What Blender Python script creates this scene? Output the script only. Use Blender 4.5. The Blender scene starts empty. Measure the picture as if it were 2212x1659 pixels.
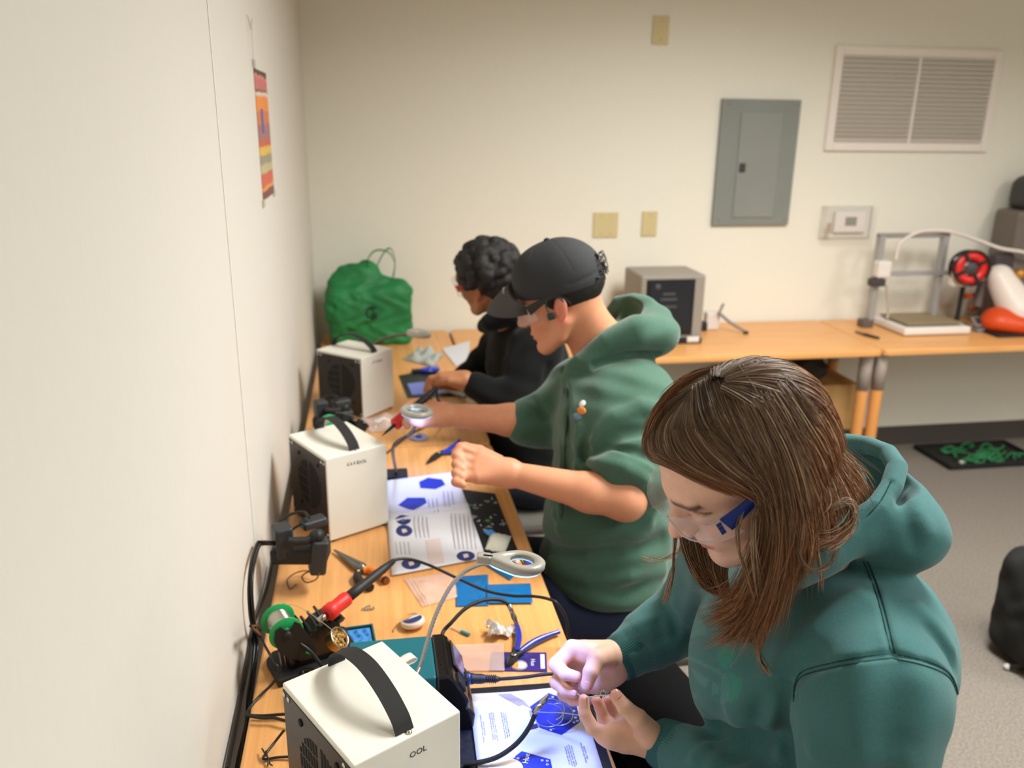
import bpy, bmesh, math, random
import numpy as np
from mathutils import Vector, Matrix
random.seed(7)
sc = bpy.context.scene
COL = sc.collection
PI = math.pi

# ---------------------------------------------------------------- camera
FPX = 1810.57
CAM = np.array([0.23434783, 0.0, 1.72])
RT = np.array([0.9862262, -0.16489202, 0.0129805])
DN = np.array([-0.03717176, -0.29742753, -0.9540205])
FW = np.array([0.16117112, 0.94039751, -0.29946015])
cd = bpy.data.cameras.new('camera')
cam = bpy.data.objects.new('camera', cd)
COL.objects.link(cam)
cd.sensor_width = 36.0
cd.sensor_fit = 'HORIZONTAL'
cd.lens = FPX / 2212 * 36
cd.clip_start = 0.05
cd.clip_end = 60
cam.matrix_world = Matrix(((RT[0], -DN[0], -FW[0], CAM[0]),
                           (RT[1], -DN[1], -FW[1], CAM[1]),
                           (RT[2], -DN[2], -FW[2], CAM[2]), (0, 0, 0, 1)))
cd.dof.use_dof = True
cd.dof.focus_distance = 1.17
cd.dof.aperture_fstop = 4.0
sc.camera = cam

# ---------------------------------------------------------------- world, light, exposure
w = bpy.data.worlds.new('world')
sc.world = w
w.use_nodes = True
w.node_tree.nodes['Background'].inputs[0].default_value = (0.9, 0.95, 1.0, 1)
w.node_tree.nodes['Background'].inputs[1].default_value = 0.05
sc.view_settings.view_transform = 'Standard'
sc.view_settings.look = 'None'
sc.view_settings.gamma = 1.0
sc.view_settings.use_curve_mapping = False
sc.view_settings.exposure = 0.38
CEIL = 2.72
TROFFERS = [(1.75, 1.75, 68), (2.3, -.45, 36), (4.0, 1.0, 36), (4.0, -1.9, 28)]
for lx, ly, le in TROFFERS:
    ld = bpy.data.lights.new('ceiling_light_lamp', 'AREA')
    ld.shape = 'RECTANGLE'; ld.size = 0.58; ld.size_y = 1.18
    ld.energy = le; ld.color = (1.0, 0.99, 0.95); ld.spread = math.radians(156)
    lo = bpy.data.objects.new('ceiling_light_lamp', ld)
    lo.location = (lx, ly, CEIL - 0.03)
    COL.objects.link(lo)

def at(px, py, d):
    """world point at picture position (px,py), d metres along the optical axis"""
    r = (px - 1106) / FPX * RT + (py - 829.5) / FPX * DN + FW
    return CAM + r * d
def atz(px, py, z):
    r = (px - 1106) / FPX * RT + (py - 829.5) / FPX * DN + FW
    return CAM + r * ((z - CAM[2]) / r[2])
def atplane(px, py, axis, val):
    r = (px - 1106) / FPX * RT + (py - 829.5) / FPX * DN + FW
    return CAM + r * ((val - CAM[axis]) / r[axis])

# ---------------------------------------------------------------- materials
def lin(c):
    return tuple(((v / 255) / 12.92 if v / 255 <= 0.04045 else ((v / 255 + 0.055) / 1.055) ** 2.4) for v in c) + (1.0,)
MATS = {}
def mat(name, rgb, rough=0.5, metal=0.0, noise=0.0, nscale=30, bump=0.0, bscale=200, alpha=1.0, trans=0.0,
        emit=None, estr=0.0, coat=0.0, sss=0.0, sheen=0.0, vcol=False, spec=0.5, ior=1.45, noise_rgb=None, stretch=None, bdist=0.002):
    if name in MATS: return MATS[name]
    m = bpy.data.materials.new(name); MATS[name] = m
    m.use_nodes = True
    nt = m.node_tree; N = nt.nodes; L = nt.links
    b = N['Principled BSDF']
    col = lin(rgb)
    b.inputs['Base Color'].default_value = col
    b.inputs['Roughness'].default_value = rough
    b.inputs['Metallic'].default_value = metal
    b.inputs['IOR'].default_value = ior
    b.inputs['Specular IOR Level'].default_value = spec
    b.inputs['Alpha'].default_value = alpha
    b.inputs['Transmission Weight'].default_value = trans
    b.inputs['Coat Weight'].default_value = coat
    b.inputs['Sheen Weight'].default_value = sheen
    if sheen: b.inputs['Sheen Roughness'].default_value = 0.5
    if sss:
        b.inputs['Subsurface Weight'].default_value = sss
        b.inputs['Subsurface Radius'].default_value = (0.012, 0.005, 0.003)
        b.inputs['Subsurface Scale'].default_value = 1.0
    if emit:
        b.inputs['Emission Color'].default_value = lin(emit); b.inputs['Emission Strength'].default_value = estr
    tc = N.new('ShaderNodeTexCoord'); mp = N.new('ShaderNodeMapping')
    L.new(tc.outputs['Object'], mp.inputs['Vector'])
    if stretch: mp.inputs['Scale'].default_value = stretch
    src = None
    if vcol:
        at_ = N.new('ShaderNodeAttribute'); at_.attribute_name = 'Col'; src = at_.outputs['Color']
        L.new(src, b.inputs['Base Color'])
    if noise > 0:
        nz = N.new('ShaderNodeTexNoise'); nz.inputs['Scale'].default_value = nscale; nz.inputs['Detail'].default_value = 6
        L.new(mp.outputs[0], nz.inputs['Vector'])
        mx = N.new('ShaderNodeMix'); mx.data_type = 'RGBA'; mx.blend_type = 'MIX'
        c2 = lin(noise_rgb) if noise_rgb else tuple(v * (1 - noise) for v in col[:3]) + (1,)
        rp = N.new('ShaderNodeMapRange'); rp.inputs['From Min'].default_value = 0.35; rp.inputs['From Max'].default_value = 0.65
        L.new(nz.outputs['Fac'], rp.inputs['Value'])
        L.new(rp.outputs[0], mx.inputs[0])
        mx.inputs[6].default_value = col; mx.inputs[7].default_value = c2
        if src is not None:
            mx.blend_type = 'MULTIPLY'; mx.inputs[0].default_value = 1
            rp.inputs['To Min'].default_value = 0; rp.inputs['To Max'].default_value = noise
            L.new(src, mx.inputs[6]); mx.inputs[7].default_value = (0.3, 0.3, 0.3, 1)
        L.new(mx.outputs[2], b.inputs['Base Color'])
    if bump > 0:
        nb = N.new('ShaderNodeTexNoise'); nb.inputs['Scale'].default_value = bscale; nb.inputs['Detail'].default_value = 3
        L.new(mp.outputs[0], nb.inputs['Vector'])
        bp = N.new('ShaderNodeBump'); bp.inputs['Strength'].default_value = bump; bp.inputs['Distance'].default_value = bdist
        L.new(nb.outputs['Fac'], bp.inputs['Height']); L.new(bp.outputs[0], b.inputs['Normal'])
    return m

def nodes_of(m):
    nt = m.node_tree
    return nt.nodes, nt.links, nt.nodes['Principled BSDF']

# ---------------------------------------------------------------- objects
def tag(o, label=None, cat=None, group=None, kind=None):
    if label: o['label'] = label
    if cat: o['category'] = cat
    if group: o['group'] = group
    if kind: o['kind'] = kind
    return o
def thing(name, label, cat, loc=(0, 0, 0), rz=0.0, group=None):
    o = bpy.data.objects.new(name, None); COL.objects.link(o)
    o.empty_display_size = 0.05
    o.location = loc; o.rotation_euler = (0, 0, rz)
    bpy.context.view_layer.update()
    return tag(o, label, cat, group)
def link(name, me, m=None, parent=None, world=False, smooth=False):
    """link a mesh; world=True means the coordinates are world ones even under a parent"""
    if m is not None:
        for mm in (m if isinstance(m, (list, tuple)) else [m]): me.materials.append(mm)
    if smooth:
        me.polygons.foreach_set('use_smooth', [True] * len(me.polygons))
    o = bpy.data.objects.new(name, me); COL.objects.link(o)
    if parent is not None:
        o.parent = parent
        if world:
            bpy.context.view_layer.update()
            o.matrix_parent_inverse = parent.matrix_world.inverted()
    return o

class MB:
    """mesh builder: collects shapes into one mesh"""
    def __init__(s): s.v = []; s.f = []; s.mi = []; s.sm = []
    def add(s, vs, fs, mi=0, smooth=False):
        n = len(s.v)
        s.v += [tuple(map(float, v)) for v in vs]
        s.f += [tuple(n + i for i in f) for f in fs]
        s.mi += [mi] * len(fs); s.sm += [smooth] * len(fs)
        return s
    def box(s, c, size, mi=0, R=None, bev=0.0):
        """c centre, size full, R 3x3 or z angle; bev gives chamfered edges"""
        hx, hy, hz = [q / 2 for q in size]
        if bev <= 0:
            vs = [(x, y, z) for z in (-hz, hz) for y in (-hy, hy) for x in (-hx, hx)]
            fs = [(0, 2, 3, 1), (4, 5, 7, 6), (0, 1, 5, 4), (2, 6, 7, 3), (0, 4, 6, 2), (1, 3, 7, 5)]
            sm = False
        else:
            bm = bmesh.new()
            bmesh.ops.create_cube(bm, size=1.0)
            for v in bm.verts: v.co = Vector((v.co.x * 2 * hx, v.co.y * 2 * hy, v.co.z * 2 * hz))
            bmesh.ops.bevel(bm, geom=list(bm.edges), offset=min(bev, hx * .95, hy * .95, hz * .95), segments=3, profile=0.5, affect='EDGES')
            bm.verts.ensure_lookup_table()
            vs = [tuple(v.co) for v in bm.verts]; fs = [tuple(v.index for v in f.verts) for f in bm.faces]
            bm.free(); sm = False
        vs = s._tf(vs, c, R)
        return s.add(vs, fs, mi, sm)
    def _tf(s, vs, c, R):
        A = np.array(vs, float)
        if R is not None:
            if not hasattr(R, '__len__'):
                ca, sa = math.cos(R), math.sin(R); R = np.array([[ca, -sa, 0], [sa, ca, 0], [0, 0, 1]])
            A = A @ np.array(R).T
        return A + np.array(c)
    def tube(s, pts, r, n=8, mi=0, cap=True, flat=1.0):
        """swept tube; r scalar or list"""
        P = np.array(pts, float); k = len(P)
        rr = np.full(k, r) if np.isscalar(r) else np.array(r, float)
        T = np.gradient(P, axis=0); T /= np.linalg.norm(T, axis=1)[:, None] + 1e-12
        up = np.array([0, 0, 1.0]) if abs(T[0][2]) < .9 else np.array([1.0, 0, 0])
        u = np.cross(T[0], up); u /= np.linalg.norm(u)
        vs = []
        for i in range(k):
            u = u - T[i] * (u @ T[i]); u /= np.linalg.norm(u) + 1e-12
            v = np.cross(T[i], u)
            for j in range(n):
                a = 2 * PI * j / n
                vs.append(P[i] + rr[i] * (math.cos(a) * u + flat * math.sin(a) * v))
        fs = [(i * n + j, i * n + (j + 1) % n, (i + 1) * n + (j + 1) % n, (i + 1) * n + j) for i in range(k - 1) for j in range(n)]
        s.add(vs, fs, mi, True)
        if cap:
            s.add([vs[j] for j in range(n)], [tuple(reversed(range(n)))], mi)
            s.add([vs[(k - 1) * n + j] for j in range(n)], [tuple(range(n))], mi)
        return s
    def lathe(s, prof, c=(0, 0, 0), R=None, n=24, mi=0, smooth=True):
        """prof list of (r,z)"""
        vs = []; k = len(prof)
        for r, z in prof:
            for j in range(n):
                a = 2 * PI * j / n; vs.append((r * math.cos(a), r * math.sin(a), z))
        fs = [(i * n + j, i * n + (j + 1) % n, (i + 1) * n + (j + 1) % n, (i + 1) * n + j) for i in range(k - 1) for j in range(n)]
        loop = tuple(prof[0]) == tuple(prof[-1])
        if prof[0][0] > 1e-6 and not loop: fs.append(tuple(reversed(range(n))))
        if prof[-1][0] > 1e-6 and not loop: fs.append(tuple(range((k - 1) * n, k * n)))
        return s.add(s._tf(vs, c, R), fs, mi, smooth)
    def cyl(s, a, b, r, n=16, mi=0, r2=None):
        a = np.array(a, float); b = np.array(b, float)
        return s.lathe([(r, 0), (r if r2 is None else r2, np.linalg.norm(b - a))], a, basis(b - a), n, mi, True)
    def prism(s, poly, h, c=(0, 0, 0), R=None, mi=0):
        """poly 2D list (ccw) extruded 0..h in z"""
        n = len(poly)
        vs = [(x, y, 0) for x, y in poly] + [(x, y, h) for x, y in poly]
        fs = [tuple(reversed(range(n))), tuple(range(n, 2 * n))] + [(i, (i + 1) % n, n + (i + 1) % n, n + i) for i in range(n)]
        return s.add(s._tf(vs, c, R), fs, mi)
    def grid(s, fn, nu, nv, mi=0, smooth=True, closed_u=False):
        vs = [fn(i / (nu if closed_u else nu - 1), j / (nv - 1)) for i in range(nu) for j in range(nv)]
        m = nu if closed_u else nu - 1
        fs = [(i * nv + j, ((i + 1) % nu) * nv + j, ((i + 1) % nu) * nv + j + 1, i * nv + j + 1) for i in range(m) for j in range(nv - 1)]
        return s.add(vs, fs, mi, smooth)
    def build(s, name, m=None, parent=None, world=False, bevel=0.0):
        me = bpy.data.meshes.new(name)
        me.from_pydata(s.v, [], s.f); me.update()
        o = link(name, me, m, parent, world)
        me.polygons.foreach_set('material_index', s.mi)
        me.polygons.foreach_set('use_smooth', s.sm)
        if bevel > 0:
            bv = o.modifiers.new('bevel', 'BEVEL'); bv.width = bevel; bv.segments = 2; bv.limit_method = 'ANGLE'; bv.angle_limit = 0.6
        return o
def basis(d):
    d = np.array(d, float); d /= np.linalg.norm(d)
    up = np.array([0, 0, 1.0]) if abs(d[2]) < .95 else np.array([1.0, 0, 0])
    x = np.cross(up, d); x /= np.linalg.norm(x); y = np.cross(d, x)
    return np.stack([x, y, d], 1)
def rotz(a): return np.array([[math.cos(a), -math.sin(a), 0], [math.sin(a), math.cos(a), 0], [0, 0, 1]])
def spline(pts, n=40):
    """Catmull-Rom through pts (any dimension)"""
    P = np.array(pts, float); P = np.vstack([2 * P[0] - P[1], P, 2 * P[-1] - P[-2]])
    out = []; k = len(P) - 3
    for t in np.linspace(0, k - 1e-9, n):
        i = int(t); u = t - i
        p0, p1, p2, p3 = P[i:i + 4]
        out.append(0.5 * (2 * p1 + (p2 - p0) * u + (2 * p0 - 5 * p1 + 4 * p2 - p3) * u * u + (-p0 + 3 * p1 - 3 * p2 + p3) * u ** 3))
    return np.array(out)
def text(name, body, size, loc, R, m, parent=None, extrude=0.0002, align='CENTER', world=True):
    """lettering as a mesh; R columns = text right, text up, normal"""
    cu = bpy.data.curves.new(name, 'FONT'); cu.body = body; cu.size = size
    cu.align_x = align; cu.align_y = 'CENTER'; cu.extrude = extrude; cu.resolution_u = 2
    ob = bpy.data.objects.new('tmp_text', cu); COL.objects.link(ob)
    bpy.context.view_layer.update()
    me = bpy.data.meshes.new_from_object(ob.evaluated_get(bpy.context.evaluated_depsgraph_get()))
    bpy.data.objects.remove(ob)
    R = np.array(R, float)
    M4 = Matrix([list(R[0]) + [loc[0]], list(R[1]) + [loc[1]], list(R[2]) + [loc[2]], [0, 0, 0, 1]])
    me.transform(M4); me.materials.clear()
    return link(name, me, m, parent, world)
# ================================================================= the room
BACK = 4.012
WLX = -0.03
def wall_mat(name, rgb):
    m = mat(name, rgb, rough=0.75, spec=0.25)
    N, L, b = nodes_of(m)
    tc = N['Texture Coordinate'] if 'Texture Coordinate' in N else N.new('ShaderNodeTexCoord')
    mp = N.new('ShaderNodeMapping'); mp.inputs['Scale'].default_value = (260, 260, 26)
    L.new(tc.outputs['Object'], mp.inputs['Vector'])
    n1 = N.new('ShaderNodeTexNoise'); n1.inputs['Scale'].default_value = 1.0; n1.inputs['Detail'].default_value = 4
    L.new(mp.outputs[0], n1.inputs['Vector'])
    mx = N.new('ShaderNodeMix'); mx.data_type = 'RGBA'
    c = lin(rgb); mx.inputs[6].default_value = c; mx.inputs[7].default_value = tuple(v * 0.93 for v in c[:3]) + (1,)
    L.new(n1.outputs['Fac'], mx.inputs[0]); L.new(mx.outputs[2], b.inputs['Base Color'])
    bp = N.new('ShaderNodeBump'); bp.inputs['Strength'].default_value = 0.35; bp.inputs['Distance'].default_value = 0.0006
    L.new(n1.outputs['Fac'], bp.inputs['Height']); L.new(bp.outputs[0], b.inputs['Normal'])
    return m
M_wall = wall_mat('wall_vinyl', (219, 215, 206))
M_wallb = wall_mat('wall_vinyl_back', (235, 232, 219))
def struct(name, mb, m, **k):
    o = mb.build(name, m, **k); o['kind'] = 'structure'; return o
X1, Y0 = 5.2, -2.9
struct('wall_left', MB().box((WLX - .05, (BACK + Y0) / 2, CEIL / 2), (.1, BACK - Y0, CEIL)), M_wall)
struct('wall_back', MB().box(((X1 + WLX) / 2, BACK + .05, CEIL / 2), (X1 - WLX + .2, .1, CEIL)), M_wallb)
struct('wall_right', MB().box((X1 + .05, (BACK + Y0) / 2, CEIL / 2), (.1, BACK - Y0, CEIL)), M_wall)
struct('wall_front', MB().box(((X1 + WLX) / 2, Y0 - .05, CEIL / 2), (X1 - WLX + .2, .1, CEIL)), M_wall)
M_ceil = mat('ceiling_tile', (235, 232, 226), rough=0.9, bump=.4, bscale=60)
struct('ceiling', MB().box(((X1 + WLX) / 2, (BACK + Y0) / 2, CEIL + .05), (X1 - WLX + .2, BACK - Y0 + .2, .1)), M_ceil)
M_carpet = mat('carpet', (146, 138, 129), rough=0.95, noise=.4, nscale=140, bump=.6, bscale=800, noise_rgb=(116, 109, 101), spec=.1, bdist=.004)
struct('floor', MB().box(((X1 + WLX) / 2, (BACK + Y0) / 2, -.05), (X1 - WLX + .2, BACK - Y0 + .2, .1)), M_carpet)
M_base = mat('baseboard_rubber', (74, 68, 64), rough=0.6)
struct('baseboard_back', MB().box(((X1 + WLX) / 2, BACK - .005, .055), (X1 - WLX, .01, .11)), M_base)
struct('baseboard_left', MB().box((WLX + .004, (BACK + Y0) / 2, .055), (.008, BACK - Y0, .11)), M_base)
struct('baseboard_right', MB().box((X1 - .005, (BACK + Y0) / 2, .055), (.01, BACK - Y0, .11)), M_base)
M_seam = mat('wall_seam', (246, 242, 232), rough=.6)
# thin joint strips of the vinyl panels
struct('trim_1', MB().box((WLX + .0012, 1.66, CEIL / 2), (.0005, .004, CEIL)), M_seam)
p = atplane(1292, 200, 1, BACK)
struct('trim_2', MB().box((p[0], BACK - .0004, CEIL / 2), (.010, .0008, CEIL)), M_wallb)

# ceiling light fittings
M_trof = mat('light_diffuser', (255, 250, 240), rough=.5, emit=(255, 246, 228), estr=1.0)
M_trofr = mat('light_frame', (235, 235, 232), rough=.4)
names = ['above the aisle beside the far people', 'behind the camera on the left', 'over the right half of the room', 'behind the camera on the right']
for i, (lx, ly, _) in enumerate(TROFFERS):
    t = thing('ceiling_light', 'recessed rectangular ceiling light ' + names[i], 'ceiling light', (lx, ly, CEIL), group='ceiling lights')
    f = MB()
    for sx in (-1, 1): f.box((sx * .305, 0, -.006), (.03, 1.24, .012))
    for sy in (-1, 1): f.box((0, sy * .605, -.006), (.58, .03, .012))
    f.build('frame', M_trofr, t)
    MB().box((0, 0, -.004), (.58, 1.18, .006)).build('diffuser', M_trof, t)

# ---- things on the back wall
def wallbox(px0, py0, px1, py1):
    a = atplane(px0, py0, 1, BACK); b = atplane(px1, py1, 1, BACK)
    return (a[0] + b[0]) / 2, (a[2] + b[2]) / 2, abs(b[0] - a[0]), abs(b[2] - a[2])
M_beige = mat('plate_beige', (206, 190, 142), rough=.45)
M_scr = mat('steel_screw', (190, 188, 180), rough=.3, metal=.9)
for (q, lab, n) in (((1408, 33, 1445, 98), 'small beige blank wall plate high on the back wall', 1),
                    ((1281, 458, 1334, 513), 'wider beige double wall plate above the person in the cap', 2),
                    ((1386, 456, 1418, 510), 'narrow beige wall plate between the double plate and the grey panel', 1)):
    x, z, wd, h = wallbox(*q)
    wd = .078 if n == 1 else .125
    t = thing('wall_plate', lab, 'wall plate', (x, BACK, z), group='beige wall plates')
    MB().box((0, -.004, 0), (wd, .008, .122), bev=.003).build('cover_plate', M_beige, t)
    for sx in ((0,) if n == 1 else (-.023, .023)):
        for sz in (-.042, .042):
            MB().lathe([(.0035, 0), (.0035, .001), (0, .0016)], (sx, -.008, sz), basis((0, -1, 0)), 10).build('screw', M_scr, t)

# electrical panel
M_pan = mat('panel_grey', (132, 137, 132), rough=.45, noise=.06, nscale=5)
M_pan2 = mat('panel_grey_door', (139, 143, 138), rough=.42, noise=.06, nscale=4)
M_dark = mat('dark_hole', (60, 58, 56), rough=.6)
px0, pz0, pw, ph = wallbox(1557, 213, 1698, 485)
t = thing('electrical_panel', 'grey metal electrical panel with a hinged door on the back wall', 'electrical panel', (2.119, BACK, 1.536))
MB().box((0, -.012, 0), (.405, .024, .598), bev=.004).build('cover', M_pan, t)
MB().box((.005, -.026, -.01), (.215, .008, .50), bev=.003).build('door', M_pan2, t)
l = MB().box((-.075, -.033, -.02), (.030, .008, .042), bev=.003).build('latch', M_dark, t)
for sx in (-.085, .085):
    for sz in (-.275, .275):
        MB().lathe([(.006, 0), (.006, .001), (0, .003)], (sx * 2, -.024, sz), basis((0, -1, 0)), 12).build('screw', M_scr, t)
MB().lathe([(.009, 0), (.009, .001), (0, .003)], (.095, -.024, .16), basis((0, -1, 0)), 12).build('knockout', M_pan2, t)

# return air grille
M_vw = mat('grille_white', (232, 224, 216), rough=.45)
M_lv = mat('grille_louver', (228, 222, 212), rough=.5)
xa, xb = 2.475, 3.372; za, zb = 1.600, 2.085
cx_, cz_ = (xa + xb) / 2, (za + zb) / 2; W_, H_ = xb - xa, zb - za
t = thing('air_grille', 'large white louvered return air grille high on the back wall', 'air vent', (cx_, BACK, cz_))
f = MB(); b_ = .04
for sx in (-1, 1): f.box((sx * (W_ / 2 - b_ / 2), -.010, 0), (b_, .020, H_), bev=.003)
for sz in (-1, 1): f.box((0, -.010, sz * (H_ / 2 - b_ / 2)), (W_ - 2 * b_, .020, b_), bev=.003)
f.build('frame', M_vw, t)
MB().box((0, -.0015, 0), (W_ - 2 * b_, .003, H_ - 2 * b_)).build('backing', mat('grille_back', (150, 142, 132), rough=.6), t)
MB().box((.0, -.012, 0), (.012, .018, H_ - 2 * b_)).build('mullion', M_vw, t)
nl = 19
for i in range(nl):
    z = -(H_ / 2 - b_) + (i + .5) * (H_ - 2 * b_) / nl
    a = math.radians(-42)
    R = np.array([[1, 0, 0], [0, math.cos(a), -math.sin(a)], [0, math.sin(a), math.cos(a)]])
    MB().box((0, -.010, z), (W_ - 2 * b_, .030, .0016), R=R).build('louver', M_lv, t)

# thermostat with clear guard
M_wp = mat('white_plastic', (226, 218, 214), rough=.4)
M_clear = mat('clear_plastic', (242, 238, 230), rough=.12, alpha=.09)
M_lcd = mat('lcd_green', (112, 118, 100), rough=.3)
t = thing('thermostat', 'white thermostat inside a clear plastic guard on the back wall', 'thermostat', (2.646, BACK, 1.245))
MB().box((0.015, -.016, .004), (.17, .022, .105), bev=.006).build('body', M_wp, t)
MB().box((0.015, -.0275, .008), (.062, .003, .044)).build('screen', M_lcd, t)
g = MB()
g.box((0, -.001, 0), (.285, .002, .168)); g.box((0, -.058, 0), (.27, .002, .155), bev=.0008)
for s in (-1, 1): g.box((s * .138, -.03, 0), (.004, .058, .160)); g.box((0, -.03, s * .08), (.275, .058, .004))
g.build('guard', M_clear, t)
MB().box((-.118, -.056, -.02), (.022, .012, .05), bev=.003).build('lock', mat('lock_tan', (176, 158, 138), rough=.4), t)

# poster on left wall : generic orange and red print
def poster_mat():
    m = mat('poster_print', (200, 110, 70), rough=.5)
    N, L, b = nodes_of(m)
    tc = N.new('ShaderNodeTexCoord'); sp = N.new('ShaderNodeSeparateXYZ'); L.new(tc.outputs['Generated'], sp.inputs[0])
    cr = N.new('ShaderNodeValToRGB'); cr.color_ramp.interpolation = 'CONSTANT'
    st = [(0, (120, 60, 60)), (.07, (226, 150, 70)), (.10, (205, 95, 70)), (.2, (190, 180, 140)), (.27, (150, 145, 125)), (.34, (222, 180, 80)),
          (.41, (200, 90, 60)), (.46, (160, 110, 110)), (.58, (205, 120, 70)), (.68, (232, 140, 60)), (.80, (225, 205, 190)), (.83, (110, 90, 85)), (.85, (200, 110, 110)), (.93, (214, 130, 120)), (.96, (80, 66, 50))]
    while len(cr.color_ramp.elements) < len(st): cr.color_ramp.elements.new(.5)
    for e, (p_, c_) in zip(cr.color_ramp.elements, st): e.position = p_; e.color = lin(c_)
    nz = N.new('ShaderNodeTexNoise'); nz.inputs['Scale'].default_value = 9; nz.inputs['Detail'].default_value = 5
    L.new(tc.outputs['Generated'], nz.inputs['Vector'])
    ma = N.new('ShaderNodeMath'); ma.operation = 'MULTIPLY_ADD'; ma.inputs[1].default_value = .09
    L.new(nz.outputs['Fac'], ma.inputs[0])
    ad = N.new('ShaderNodeMath'); ad.operation = 'SUBTRACT'; ad.inputs[1].default_value = .045
    L.new(sp.outputs['Z'], ma.inputs[2]); L.new(ma.outputs[0], ad.inputs[0]); L.new(ad.outputs[0], cr.inputs[0])
    L.new(cr.outputs[0], b.inputs['Base Color'])
    return m
t = thing('poster', 'narrow orange and red printed poster taped to the left wall', 'poster', (WLX, 2.385, 1.676))
MB().box((.0012, 0, 0), (.0016, .262, .318)).build('sheet', poster_mat(), t)
MB().box((.0019, -.035, .035), (.0006, .05, .06)).build('blue_patch', mat('poster_blue', (86, 84, 160), rough=.5), t)
M_tape = mat('tape', (214, 204, 186), rough=.3, alpha=.55)
for sy, sz in ((-.13, -.165), (.135, -.16), (-.12, .17)):
    MB().box((.0024, sy, sz), (.0006, .05, .02)).build('tape', M_tape, t)
q = atplane(540, 65, 0, WLX + .004)
m_ = MB().tube([q + np.array([0, -.03, .03]), q + np.array([.004, -.01, .0]), q + np.array([.003, .03, .028])], .0015, 6)
m_.tube([q + np.array([.004, -.008, .0]), q + np.array([.003, .0, -.08])], .001, 6)
tag(m_.build('tape_scrap', M_tape), 'small curl of clear tape stuck to the left wall above the poster', 'tape')
# ================================================================= tables
TZ = 0.74
def wood_mat(name, along='Y'):
    m = mat(name, (222, 164, 96), rough=.34, spec=.4)
    N, L, b = nodes_of(m)
    tc = N['Texture Coordinate']; mp = N.new('ShaderNodeMapping')
    mp.inputs['Scale'].default_value = (70, 2.6, 70) if along == 'Y' else (2.6, 70, 70)
    L.new(tc.outputs['Object'], mp.inputs['Vector'])
    n1 = N.new('ShaderNodeTexNoise'); n1.inputs['Scale'].default_value = 1; n1.inputs['Detail'].default_value = 5; n1.inputs['Distortion'].default_value = .6
    L.new(mp.outputs[0], n1.inputs['Vector'])
    cr = N.new('ShaderNodeValToRGB'); cr.color_ramp.elements[0].position = .3; cr.color_ramp.elements[1].position = .7
    cr.color_ramp.elements[0].color = lin((212, 150, 88)); cr.color_ramp.elements[1].color = lin((230, 172, 108))
    L.new(n1.outputs['Fac'], cr.inputs[0]); L.new(cr.outputs[0], b.inputs['Base Color'])
    return m
M_wood = wood_mat('maple_laminate', 'Y'); M_woodx = wood_mat('maple_laminate_across', 'X')
M_edge = mat('maple_edge', (214, 152, 84), rough=.4)
M_greym = mat('collar_grey', (176, 162, 152), rough=.5)
M_legw = mat('leg_orange', (222, 152, 84), rough=.4)
M_blackp = mat('black_plastic', (24, 24, 25), rough=.38)
def table(name, label, x0, x1, y0, y1, along, legs):
    t = thing(name, label, 'table', ((x0 + x1) / 2, (y0 + y1) / 2, 0), group='work tables along the walls')
    W, D = x1 - x0, y1 - y0; r = .03
    poly = []
    for cx, cy, a0 in ((W / 2 - r, D / 2 - r, 0), (-W / 2 + r, D / 2 - r, 90), (-W / 2 + r, -D / 2 + r, 180), (W / 2 - r, -D / 2 + r, 270)):
        for k in range(6):
            a = math.radians(a0 + 18 * k); poly.append((cx + r * math.cos(a), cy + r * math.sin(a)))
    MB().prism(poly, .03, (0, 0, TZ - .03)).build('tabletop', M_wood if along == 'Y' else M_woodx, t, bevel=.006)
    for lx, ly in legs:
        lx -= (x0 + x1) / 2; ly -= (y0 + y1) / 2
        l = MB().lathe([(.024, 0), (.027, .01), (.027, .6), (.027, .61)], (lx, ly, 0), None, 20).build('leg', M_legw, t)
        MB().lathe([(.030, .53), (.031, .66), (.033, .69), (.035, .705), (.035, .71)], (lx, ly, 0), None, 20).build('collar', M_greym, l)
    MB().box((0, 0, TZ - .055), (W - .16 if along == 'X' else .03, .03 if along == 'X' else D - .16, .05)).build('beam', M_greym, t)
    return t
table('work_table', 'orange-maple table along the left wall with the open manuals and two white boxes', 0, .592, .95, 2.47, 'Y',
      [(.06, 1.01), (.53, 1.01), (.06, 2.41), (.53, 2.41)])
table('work_table', 'orange-maple table in the far left corner under the green tote bag', 0, .592, 2.474, 3.994, 'Y',
      [(.06, 2.54), (.53, 2.54), (.06, 3.93), (.53, 3.93)])
table('work_table', 'orange-maple table along the back wall carrying the grey cabinet', .605, 2.543, 3.375, 3.994, 'X',
      [(.70, 3.45), (2.508, 3.45), (.70, 3.93), (2.46, 3.93)])
table('work_table', 'orange-maple table at the right of the back wall carrying the white bed printer', 2.549, 4.09, 3.375, 3.994, 'X',
      [(2.584, 3.45), (4.02, 3.45), (2.63, 3.93), (4.02, 3.93)])

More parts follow.
